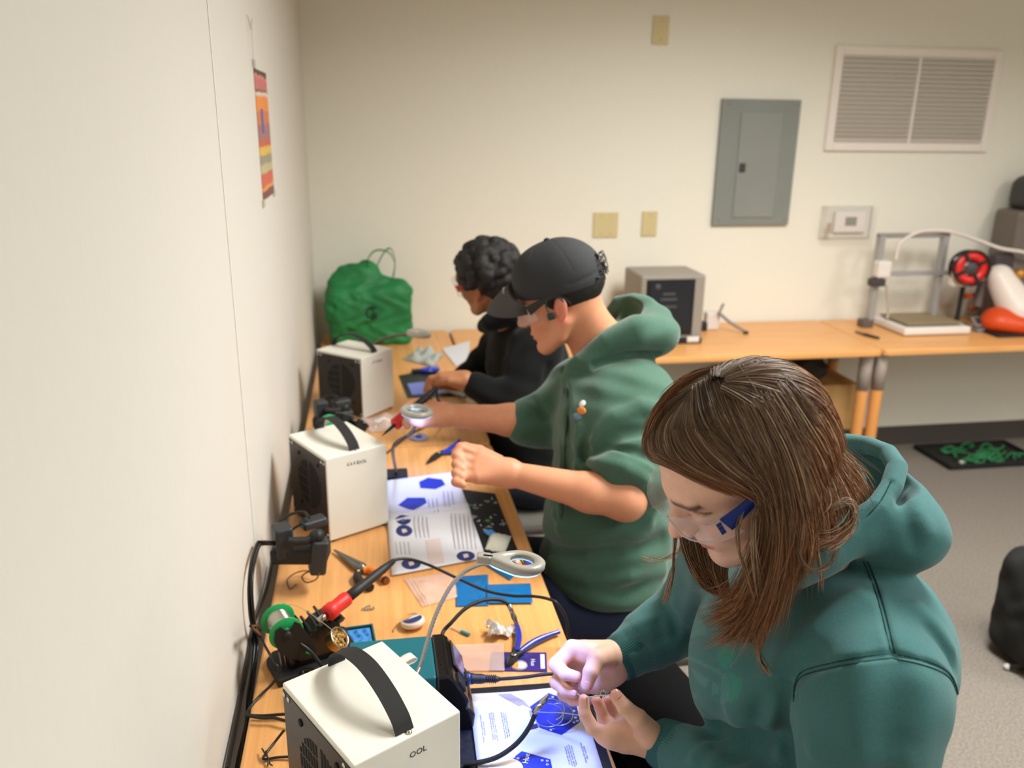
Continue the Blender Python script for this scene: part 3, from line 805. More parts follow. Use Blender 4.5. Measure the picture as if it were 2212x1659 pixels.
# gooseneck magnifier
g = [(.335 - .0, 1.118, Z + .09)]
gn = [at(898, 1452, 1.36), at(907, 1440, 1.365), at(920, 1395, 1.37), at(935, 1345, 1.37), at(952, 1305, 1.365), at(975, 1265, 1.355), at(1003, 1236, 1.34), at(1035, 1220, 1.315), at(1062, 1216, 1.295)]
gn = [np.array([.262, 1.17, Z + .108]), at(893, 1466, 1.345)] + gn[1:]
gs = spline(gn, 150)
rr = [.0035 + .0004 * math.sin(i * 2.1) for i in range(150)]
MB().tube(gs, rr, 10).build('gooseneck', mat('gooseneck_steel', (176, 174, 170), rough=.28, metal=.85), ss, world=True)
lc = at(1127, 1217, 1.28)
LR = rotz(math.radians(-12)) @ np.array([[1, 0, .10], [0, 1, 0], [-.10, 0, 1]])
mg = thing('tmp', None, None)
bpy.data.objects.remove(mg)
m = MB(); n = 40
def headring(zz, grow):
    out = []
    for j in range(n):
        a_ = 2 * PI * j / n
        x, y = (.036 + grow) * math.cos(a_), (.030 + grow) * math.sin(a_)
        if x < -.012: # stretch into neck
            f_ = (-.012 - x) / .024; x -= .022 * f_; y *= 1 - .62 * min(1, f_)
        out.append((x, y, zz))
    return out
outer = [headring(.0075, -.004), headring(.0085, -.009)]
rings = [headring(-.006, -.003), headring(-.002, .0), headring(.005, .0), headring(.008, -.004), headring(.008, -.008)]
inn = [[(.0185 * math.cos(2 * PI * j / n), .0150 * math.sin(2 * PI * j / n), z_) for j in range(n)] for z_ in (.006, -.006)]
allr = rings + inn
vs = [lc + LR @ np.array(p_) for r_ in allr for p_ in r_]
fs = [(i * n + j, i * n + (j + 1) % n, (i + 1) * n + (j + 1) % n, (i + 1) * n + j) for i in range(len(allr) - 1) for j in range(n)]
m.add(vs, fs, 0, True)
m.box(lc + LR @ np.array([-.058, 0, .001]), (.022, .018, .013), R=LR, bev=.003)
m.build('lamp_head', M_lampg, ss, world=True)
MB().add([lc + LR @ np.array(p_) for p_ in inn[0][:] ] , [tuple(range(n))]).build('lens', mat('lens_glass', (255, 240, 225), rough=.02, trans=1.0, ior=1.3), ss, world=True)
m = MB(); m.add([lc + LR @ np.array([p_[0], p_[1], -.0062]) for p_ in headring(0, -.003)] + [lc + LR @ np.array([p_[0], p_[1], -.0105]) for p_ in headring(0, -.006)] + [lc + LR @ np.array([.0185 * math.cos(2 * PI * j / n), .0150 * math.sin(2 * PI * j / n), -.0105]) for j in range(n)],
      [(i * n + j, i * n + (j + 1) % n, (i + 1) * n + (j + 1) % n, (i + 1) * n + j) for i in range(2) for j in range(n)], 0, True)
m.build('light_ring', mat('led_ring', (214, 240, 250), rough=.3, emit=(150, 200, 235), estr=.9), ss, world=True)
MB().box(lc + LR @ np.array([-.052, -.003, .0085]), (.014, .0015, .001), R=LR).build('head_slot', M_slot, ss, world=True)
def lamp_light(name, loc, power, aim=None):
    ld = bpy.data.lights.new(name, 'SPOT'); ld.energy = power; ld.color = (.20, .32, 1.0); ld.spot_size = math.radians(78); ld.spot_blend = .9; ld.shadow_soft_size = .025
    lo = bpy.data.objects.new(name, ld); COL.objects.link(lo); lo.location = loc
    if aim is not None: lo.rotation_euler = Vector(np.array(aim) - np.array(loc)).to_track_quat('-Z', 'Y').to_euler()
    return lo
lamp_light('magnifier_lamp', tuple(lc + np.array([.01, -.004, -.02])), 7.0, (.475, 1.13, Z))
# clip arms
def clip_arm(base, pts, tip, label_, rad=.004):
    arm = MB().tube(spline([base] + pts, 60), rad, 10).build('clip_arm', M_blkm, ss, world=True)
    e = pts[-1]; d_ = tip - e; L_ = np.linalg.norm(d_); B = basis(d_)
    MB().lathe([(rad * 1.15, -.012), (rad * 1.25, .0), (rad * 1.1, .006)], e, B, 14).build('arm_tip', M_steel, arm, world=True)
    c_ = MB()
    for s in (-1, 1):
        c_.add([e + B @ np.array(q_) for q_ in ((-.0032, s * .0022, .004), (.0032, s * .0022, .004), (.0036, s * .0040, L_ * .45), (-.0036, s * .0040, L_ * .45), (-.0014, s * .0006, L_), (.0014, s * .0006, L_),
              (-.0032, s * .0012, .004), (.0032, s * .0012, .004), (.0036, s * .0028, L_ * .45), (-.0036, s * .0028, L_ * .45))],
              [(0, 1, 2, 3), (3, 2, 5, 4), (6, 7, 8, 9), (9, 8, 5, 4), (0, 3, 9, 6), (1, 2, 8, 7)])
    for k in range(5): c_.box(e + B @ np.array([0, 0, L_ * (.55 + .09 * k)]), (.0022, .0028, .0012), R=B)
    c_.build('alligator_clip', M_steel, arm, world=True)
clip_arm(np.array([.305, 1.15, Z + .03]), [at(985, 1652, 1.33), at(1003, 1650, 1.33), at(1030, 1648, 1.325), at(1075, 1635, 1.325), at(1115, 1607, 1.33), at(1142, 1573, 1.335), at(1157, 1540, 1.335), at(1163, 1528, 1.335)], at(1187, 1497, 1.34), '')
clip_arm(np.array([.325, 1.24, Z + .105]), [at(956, 1368, 1.50), at(975, 1345, 1.51), at(1005, 1315, 1.53), at(1040, 1298, 1.55), at(1075, 1295, 1.565), at(1094, 1303, 1.57), at(1104, 1318, 1.572)], at(1118, 1352, 1.575), '', .0036)

# ---- wick spool
q = atz(893, 1353, Z)
t = thing('wick_spool', 'round desoldering wick dispenser with a white and blue label', 'wick dispenser', (q[0], q[1], Z))
LRk = np.array([[1, 0, -.12], [0, 1, .15], [.12, -.15, 1]])
MB().lathe([(.018, 0), (.024, .002), (.025, .007), (.024, .012), (.021, .013), (0, .013)], (0, 0, .003), LRk, 32).build('case', mat('wick_case', (235, 214, 200), rough=.25, alpha=.95), t)
MB().lathe([(.0205, .0135), (0, .0137)], (0, 0, .003), LRk, 32).build('label_disc', mat('wick_white', (236, 236, 240), rough=.4), t)
arc = [(.0195 * math.cos(a_), .018 * math.sin(a_)) for a_ in np.linspace(math.radians(-165), math.radians(30), 14)]
MB().add([LRk @ np.array([x_, y_, .0142]) + np.array([0, 0, .003]) for x_, y_ in arc], [tuple(range(14))]).build('navy_patch', M_printd, t)
arc = [(.0195 * math.cos(a_), .0195 * math.sin(a_)) for a_ in np.linspace(math.radians(75), math.radians(190), 12)]
MB().add([LRk @ np.array([x_, y_, .0142]) + np.array([0, 0, .003]) for x_, y_ in arc], [tuple(range(12))]).build('amber_patch', mat('wick_amber', (226, 160, 60), rough=.3), t)
w1 = [q + np.array(d_) for d_ in ((-.012, .018, .012), (-.006, .030, .010), (.008, .031, .009), (.016, .020, .008))]
w2 = [q + np.array(d_) for d_ in ((-.02, .008, .010), (-.032, .002, .006), (-.040, -.008, .002), (-.042, -.016, .001))]
m = MB().tube(spline(w1, 14), .0009, 5); m.tube(spline(w2, 14), .0009, 5); m.build('braid', mat('braid_copper', (120, 92, 70), rough=.4, metal=.6), t, world=True)

# teal tipped tube
a_, b_ = atz(975, 1355, Z + .003), atz(1014, 1371, Z + .004)
mid = a_ * .45 + b_ * .55
t = thing('tip_cleaner', 'thin clear tube with a teal end lying on the table behind the station', 'tube', tuple(a_))
MB().tube([mid, b_], .0035, 10).build('teal_end', mat('teal_end', (58, 150, 160), rough=.4), t, world=True)
MB().tube([a_, mid], .0018, 8).build('clear_end', M_zip2, t, world=True)

# crumpled white paper
q = atz(1082, 1372, Z)
rg = random.Random(11)
def crf(u, v):
    x, y = (u - .5) * .052, (v - .5) * .045
    h = .004 + .018 * math.exp(-((x + .015) / .014) ** 2) * (.6 + .4 * math.sin(v * 14)) + .006 * math.sin(u * 23 + v * 9) * math.sin(v * 19)
    return (q[0] + x + .003 * math.sin(v * 17), q[1] + y * (1 - .5 * u) + .004 * math.sin(u * 15), Z + max(.0012, h + .004))
o = MB().grid(crf, 20, 18, smooth=False).build('crumpled_paper', mat('tissue_white', (232, 226, 222), rough=.8), None)
sd = o.modifiers.new('thick', 'SOLIDIFY'); sd.thickness = .0006
single(o, 'crumpled white paper scrap beside the blue flush cutters', 'paper')

# kit card inside clear bag
cdp = [tuple(atz(x, y, Z)[:2]) for x, y in ((1061, 1411), (1180, 1412), (1182, 1452), (1058, 1450))]
cc = np.mean(cdp, 0)
t = thing('kit_card', 'dark purple kit card with the word Hue under the blue flush cutters', 'card', (cc[0], cc[1], Z))
sheet('card', cdp, Z + .0012, .0016, mat('card_purple', (58, 42, 120), rough=.35), t)
cang = math.atan2(cdp[1][1] - cdp[0][1], cdp[1][0] - cdp[0][0])
p_ = atz(1151, 1431, Z + .003); text('lettering', 'Hue', .0125, p_ + np.array([0, 0, .0002]), rotz(cang - PI / 2), M_printl, t, extrude=.0001)
pw_ = [tuple(atz(x, y, Z)[:2]) for x, y in ((1167, 1416), (1176, 1416), (1177, 1447), (1168, 1447))]
sheet('white_pill', pw_, Z + .0029, .0002, M_printl, t)
pp = atz(1121, 1437, Z + .003)
MB().lathe([(.016, 0), (0, .0002)], pp, None, 24).build('round_picture', mat('pic_cream', (236, 226, 220), rough=.5), t, world=True)
MB().add([pp + np.array([x_, y_, .0005]) for x_, y_ in ((-.014, -.004), (-.004, -.012), (.0, .004), (-.005, .010))], [(0, 1, 2, 3)]).build('orange_patch', mat('pic_orange', (226, 150, 70), rough=.5), t, world=True)
p_ = atz(1130, 1416, Z + .003)
m = MB(); ringmesh(m, lambda x, y, z=0: p_ + np.array([x, y, z + .0003]), 0, 0, .0065, .0012, 0, 6); m.build('hexagon_logo', mat('logo_blue', (70, 90, 190), rough=.5), t, world=True)
bagp = [tuple(atz(x, y, Z)[:2]) for x, y in ((985, 1396), (1088, 1392), (1090, 1452), (990, 1452))]
o = sheet('plastic_bag', bagp, Z + .0034, .0004, M_zip)
single(o, 'clear plastic pouch lying over the left end of the purple kit card', 'plastic bag', 'clear plastic bags')

# flush cutters
def cutters(name, label, piv, h1_, h2_, tip, z0, sc_=1.0, group=None):
    t = thing(name, label, 'cutters', (piv[0], piv[1], z0), 0, group)
    for hh, cv in ((h1_, -1), (h2_, 1)):
        d_ = hh - piv; L_ = np.linalg.norm(d_); d_ = d_ / L_; nrm = np.array([-d_[1], d_[0], 0]) * cv
        pts = [piv + d_ * L_ * s_ + nrm * .008 * math.sin(s_ * PI) * sc_ + np.array([0, 0, .006 * sc_]) for s_ in np.linspace(.14, 1, 14)]
        rr_ = [(.0040 + .0022 * math.sin(min(1, s_ * 1.15) * PI)) * sc_ + .0006 for s_ in np.linspace(0, 1, 14)]
        MB().tube(pts, rr_, 12, flat=1.0).build('handle', M_blueh, t, world=True)
        MB().tube([piv + np.array([0, 0, .006 * sc_]), piv + d_ * L_ * .2 + np.array([0, 0, .006 * sc_])], [.0065 * sc_, .004 * sc_], 10).build('tang', M_blkm, t, world=True)
    d_ = tip - piv; L_ = np.linalg.norm(d_); d_ /= L_; nn = np.array([-d_[1], d_[0], 0])
    for s in (-1, 1):
        vs = []
        for z_ in (.002, .010 * sc_):
            vs += [piv - d_ * .006 + nn * s * .0005 + np.array([0, 0, z_]), piv + nn * s * .0095 * sc_ + np.array([0, 0, z_]), piv + d_ * L_ * .5 + nn * s * .0075 * sc_ + np.array([0, 0, z_]), tip + nn * s * .0006 + np.array([0, 0, z_ * .6 + .001])]
        MB().add(vs, [(0, 1, 2, 3), (7, 6, 5, 4), (0, 4, 5, 1), (1, 5, 6, 2), (2, 6, 7, 3), (3, 7, 4, 0)]).build('jaw', M_blkm, t, world=True)
    MB().lathe([(.0055 * sc_, 0), (.0055 * sc_, .002), (.003 * sc_, .003), (0, .003)], piv + np.array([0, 0, .0095 * sc_]), None, 18).build('pivot_screw', M_steel, t, world=True)
    return t
cz = Z + .003
cutters('flush_cutters', 'blue handled flush cutters lying open on the purple kit card', atz(1110, 1424, cz), atz(1113, 1345, cz), atz(1208, 1370, cz), atz(1095, 1443, cz), Z + .003, 1.0, 'blue flush cutters')

# blue antistatic bags
def bag(name, px, label, z, m, cat='plastic bag', group=None, crinkle=.003, zipr=False, seed=1):
    c4 = [atz(x, y, z) for x, y in px]; rg = random.Random(seed); ph = [rg.random() * 6 for _ in range(4)]
    def fn(u, v):
        a = c4[0] * (1 - u) + c4[1] * u; b = c4[3] * (1 - u) + c4[2] * u
        p_ = a * (1 - v) + b * v
        e = min(1, 6 * u, 6 * v, 6 - 6 * u, 6 - 6 * v)
        p_[2] = z + .0008 + crinkle * e * (.5 + .35 * math.sin(u * 9 + ph[0] + 3 * v) + .3 * math.sin(v * 13 + ph[1] - 4 * u)) ** 2
        return p_
    t = thing(name, label, cat, tuple(np.mean(c4, 0)), 0, group)
    o = MB().grid(fn, 22, 22).build('film', m, t, world=True)
    sd = o.modifiers.new('thick', 'SOLIDIFY'); sd.thickness = .0005
    if zipr:
        for s_ in (.10, .17):
            MB().tube([np.array(fn(s_, k / 10)) + np.array([0, 0, .001]) for k in range(11)], .0008, 5).build('zip_strip', M_zip2, t, world=True)
    return t
bag('plastic_bag', ((985, 1246), (1054, 1242), (1056, 1309), (985, 1311)), 'larger blue plastic bag in the middle of the near table, left of the pair', Z + .001, M_film, group='blue plastic bags', seed=2)
bag('plastic_bag', ((1050, 1264), (1146, 1261), (1151, 1303), (1052, 1304)), 'blue plastic bag overlapping the larger one, close to the table edge', Z + .0035, M_film, group='blue plastic bags', seed=3)
bag('plastic_bag', ((1034, 1212), (1085, 1186), (1128, 1226), (1102, 1254)), 'blue plastic bag lying behind the magnifier lamp', Z + .002, M_film, group='blue plastic bags', seed=4, crinkle=.008)
bag('plastic_bag', ((873, 1252), (975, 1236), (992, 1290), (912, 1312)), 'clear zip bag with pinkish sheen left of the blue bags', Z + .001, M_zip, group='clear plastic bags', zipr=True, seed=5, crinkle=.006)
q = atz(1078, 1172, Z)
t = thing('parts_bag', 'small pale bag of parts on the black mat beside the middle manual', 'plastic bag', tuple(q))
c4 = [atz(x, y, Z + .003) for x, y in ((1060, 1150), (1105, 1158), (1090, 1196), (1048, 1186))]
def pf(u, v):
    a = c4[0] * (1 - u) + c4[1] * u; b = c4[3] * (1 - u) + c4[2] * u; p_ = a * (1 - v) + b * v
    p_[2] += .010 * (math.sin(u * PI) * math.sin(v * PI)) ** .5 + .001 * math.sin(u * 20) * math.sin(v * 17); return p_
MB().grid(pf, 16, 16).build('pouch', mat('pouch_pale', (206, 206, 192), rough=.3), t, world=True)
MB().box((c4[0] + c4[1]) / 2 + np.array([-.028, .006, .004]), (.022, .022, .004), R=.4, bev=.001).build('blue_part', mat('part_blue', (70, 140, 210), rough=.4), t, world=True)

# long nose pliers
pv = atz(783, 1228, Z + .008)
t = thing('pliers', 'long nose pliers with orange and black handles beside the middle white box', 'pliers', (pv[0], pv[1], Z))
M_org = mat('handle_orange', (236, 128, 40), rough=.45); M_crm = mat('handle_cream', (226, 196, 140), rough=.5)
tip = atz(722, 1188, Z + .008)
for s in (-1, 1):
    d_ = tip - pv; L_ = np.linalg.norm(d_); d_ /= L_; nn = np.array([-d_[1], d_[0], 0])
    MB().tube([pv - d_ * .01 + nn * s * .004, pv + d_ * .012 + nn * s * .007, pv + d_ * L_ * .5 + nn * s * .004, tip + nn * s * .001], [.006, .008, .005, .0016], 10).build('jaw', mat('plier_steel', (120, 118, 112), rough=.35, metal=.8), t, world=True)
for pts, k in (((785, 1232), (800, 1232), (822, 1243), (835, 1256)), 0), (((776, 1236), (772, 1248), (784, 1262), (803, 1270)), 1):
    P_ = spline([atz(x, y, Z + .009) for x, y in pts], 20)
    MB().tube(P_, [.0075 + .003 * math.sin(i / 19 * PI) for i in range(20)], 12).build('handle', M_org if k == 0 else M_blkm, t, world=True)
    MB().tube(P_[1:14] + np.array([0, 0, .0055]), .0035, 8).build('handle_inlay', M_crm, t, world=True)
    MB().tube(P_[16:] + np.array([0, 0, .0]), .0085, 12).build('handle_end', M_blkm, t, world=True)
MB().lathe([(.006, -.002), (.006, .009), (0, .010)], pv, None, 16).build('pivot', M_steel, t, world=True)

# metal twist and other scraps
q = atz(796, 1316, Z)
m = MB()
for k in range(3):
    m.tube([q + np.array([.008 * math.cos(a_ + k) + .004 * k - .004, .006 * math.sin(a_ + k), .003 + .002 * math.sin(a_ * 2 + k)]) for a_ in np.linspace(0, 5.2, 14)], .0012, 6)
single(m.build('wire_twist', M_steel), 'small twist of bare metal wire on the table behind the iron', 'wire')

# ---- power adapters cluster and wall cables
t = thing('power_strip', 'black plug adapters clustered on a strip against the left wall', 'power strip', (.05, 1.79, Z), .0, 'power strips')
def pbox(p0, sz, R, m, name, bev=.006): return MB().box(p0, sz, R=R, bev=bev).build(name, m, t, world=True)
M_adp = mat('adapter_black', (48, 50, 53), rough=.5)
R1 = rotz(.35)
pbox(at(650, 1192, 1.82), (.12, .06, .034), rotz(-.15), M_blkm, 'strip')
pbox(at(611, 1168, 1.80), (.038, .044, .072), R1, M_adp, 'adapter')
pbox(at(688, 1200, 1.80), (.034, .04, .078), rotz(.2) @ np.array([[1, 0, .15], [0, 1, 0], [-.15, 0, 1]]), M_adp, 'adapter')
pbox(at(676, 1128, 1.88), (.058, .035, .02), rotz(.5), M_adp, 'adapter')
m = MB().tube([at(622, 1168, 1.77), at(640, 1170, 1.775), at(662, 1168, 1.78), at(680, 1160, 1.79)], [.009, .010, .009, .011], 12); m.build('plug', M_blkm, t, world=True)
MB().lathe([(.014, -.01), (.016, 0), (.012, .016)], at(684, 1158, 1.79), basis((.5, -.6, .5)), 16).build('plug', M_blkm, t, world=True)
m = MB().tube(spline([at(600, 1130, 1.87), at(625, 1112, 1.88), at(655, 1106, 1.88), at(668, 1118, 1.86)], 30), .0035, 8)
m.tube(spline([at(596, 1140, 1.87), at(618, 1150, 1.86), at(645, 1135, 1.86), at(662, 1125, 1.86)], 30), .003, 8); m.build('short_cords', M_blkm, t, world=True)
m = MB(); c0 = at(690, 1238, 1.79)
m.tube(spline([c0, at(682, 1252, 1.80), at(662, 1258, 1.81), at(652, 1246, 1.82), at(668, 1235, 1.83), at(700, 1236, 1.82)], 30), .0016, 6)
m.tube(spline([atz(690, 1235, Z + .02), atz(650, 1234, Z + .012), atz(622, 1250, Z + .004), atz(626, 1272, Z + .003), atz(640, 1262, Z + .003)], 30), .0014, 6)
single(m.build('thin_cable', mat('cable_brown', (96, 78, 62), rough=.5)), 'thin brown cable looping on the table below the power adapters', 'cable')
M_cab = mat('cable_black', (22, 22, 24), rough=.32)
def W(px, py, x=.0): return atplane(px, py, 0, WLX + .012 + x)
m = MB().tube(spline([at(600, 1172, 1.79), at(566, 1171, 1.76), W(555, 1175), W(543, 1215), W(538, 1270), W(541, 1330), W(549, 1378), W(546, 1430), W(537, 1500), W(533, 1560), W(515, 1640), W(505, 1700)], 90), .0036, 8)
single(m.build('wall_cable', M_cab), 'thick black cable hanging down the left wall from the power adapters', 'cable', 'black cables by the left wall')
m = MB().tube(spline([at(600, 1176, 1.79), at(568, 1176, 1.76), W(559, 1182, .006), W(548, 1222, .006), W(544, 1272, .006), W(548, 1330, .006), W(556, 1385, .006), W(552, 1432, .006), W(542, 1510, .006), W(520, 1640, .006), W(512, 1700, .006)], 90), .003, 8)
single(m.build('wall_cable', M_cab), 'slightly thinner black cable running beside the thick one on the left wall', 'cable', 'black cables by the left wall')
m = MB().tube(spline([atz(603, 1212, Z - .01), atz(592, 1270, Z - .01), atz(571, 1330, Z + .004), atz(562, 1368, Z + .004), atz(552, 1440, Z - .005), atz(530, 1560, Z - .01), atz(512, 1659, Z - .01)], 50) - np.array([.016, 0, 0]), .004, 8)
single(m.build('floor_cable', M_cab), 'black cable lying in the gap between the table edge and the left wall', 'cable', 'black cables by the left wall')
m = MB().tube(spline([W(541, 1352, .02), atz(560, 1372, Z + .05), atz(575, 1400, Z + .04), atz(593, 1430, Z + .05), atz(602, 1448, Z + .04), atz(590, 1475, Z + .02), atz(555, 1510, Z + .01), atz(535, 1540, Z + .008), atz(560, 1546, Z + .008), atz(612, 1543, Z + .01), atz(640, 1545, Z + .01)], 90), .0026, 8)
m.tube(spline([W(541, 1352, .02), atz(556, 1352, Z + .03), atz(563, 1362, Z + .01)], 12), .0024, 8)
m.tube(spline([atz(530, 1545, Z + .012), atz(565, 1551, Z + .012), atz(592, 1551, Z + .012), atz(612, 1556, Z + .012), atz(640, 1562, Z + .012)], 30), .0026, 8)
single(m.build('table_cable', M_cab), 'black cable looping over the table corner below the iron stand', 'cable', 'black cables on the near table corner')
m = MB().tube(spline([atz(614, 1577, Z + .02), atz(596, 1600, Z + .01), atz(576, 1626, Z + .006), atz(570, 1640, Z + .004), atz(600, 1636, Z + .004), atz(640, 1634, Z + .006)], 40), .0022, 8)
m.tube(spline([atz(566, 1617, Z + .008), atz(573, 1629, Z + .011), atz(580, 1640, Z + .008), atz(578, 1655, Z + .005)], 14), .0014, 6)
m.tube(spline([atz(574, 1622, Z + .010), atz(582, 1648, Z + .006), atz(589, 1654, Z + .004)], 12), .0012, 6)
single(m.build('tied_cable', M_cab), 'black cable with a twist tie at the lowest left corner of the table', 'cable', 'black cables on the near table corner')
m = MB().tube(spline([P(-.03, -.03, .07), P(-.012, -.045, .05), P(.0, -.060, .02), atz(655, 1448, Z + .02), atz(664, 1475, Z + .008)], 30), .0036, 8)
single(m.build('stand_cable', M_cab), 'short black cable running from under the green spool toward the nearest white box', 'cable')

# solder strand and ring held between the hands
m = MB()
a_ = [at(1160, 1538, 1.385), at(1185, 1539, 1.38), at(1215, 1540, 1.37), at(1252, 1545, 1.34)]
m.tube(spline(a_, 20), .0008, 6)
def loop(cx, cy, rx, ry, d, t0, t1, n=40): return [at(cx + rx * math.cos(t), cy + ry * math.sin(t), d) for t in np.linspace(t0, t1, n)]
m.tube(loop(1185, 1545, 32, 25, 1.40, -1.6, 4.4), .0007, 6)
m.tube(loop(1208, 1543, 30, 24, 1.395, -2.0, 2.6), .0007, 6)
m.tube(loop(1186, 1533, 33, 24, 1.39, -2.2, 1.1), .0007, 6)
single(m.build('solder_coil', M_solder), 'loose coil of thin solder wire over the printed blue board', 'solder wire')
# ================================================================= smooth solid modelling (distance fields -> one continuous mesh)
def p_cone(a, b, ra, rb=None):
    a = np.array(a, float); b = np.array(b, float); rb = ra if rb is None else rb
    ba = b - a; bb = max(ba @ ba, 1e-12)
    def f(P):
        pa = P - a; h = np.clip(pa @ ba / bb, 0, 1)
        return np.linalg.norm(pa - h[:, None] * ba, axis=1) - (ra + (rb - ra) * h)
    return f
def p_ell(c, r, R=None):
    c = np.array(c, float); r = np.array(r, float); R = np.eye(3) if R is None else np.array(R)
    def f(P):
        q = (P - c) @ R
        k0 = np.linalg.norm(q / r, axis=1); k1 = np.linalg.norm(q / (r * r), axis=1)
        return k0 * (k0 - 1) / np.maximum(k1, 1e-9)
    return f
def p_box(c, half, rad, R=None):
    c = np.array(c, float); half = np.array(half, float) - rad; R = np.eye(3) if R is None else np.array(R)
    def f(P):
        q = np.abs((P - c) @ R) - half
        return np.linalg.norm(np.maximum(q, 0), axis=1) + np.minimum(q.max(1), 0) - rad
    return f
def p_chain(pts, rr):
    pts = [np.array(p, float) for p in pts]
    rr = [rr] * len(pts) if np.isscalar(rr) else rr
    fs = [p_cone(pts[i], pts[i + 1], rr[i], rr[i + 1]) for i in range(len(pts) - 1)]
    def f(P):
        d = fs[0](P)
        for g in fs[1:]: d = np.minimum(d, g(P))
        return d
    return f
def p_plane(c, n):
    c = np.array(c, float); n = np.array(n, float); n /= np.linalg.norm(n)
    return lambda P: (P - c) @ n
def segdist(P, pts):
    d = np.full(len(P), 9.0)
    for i in range(len(pts) - 1):
        a, b = pts[i], pts[i + 1]; ba = b - a; pa = P - a
        h = np.clip(pa @ ba / max(ba @ ba, 1e-12), 0, 1)
        d = np.minimum(d, np.linalg.norm(pa - h[:, None] * ba, axis=1))
    return d
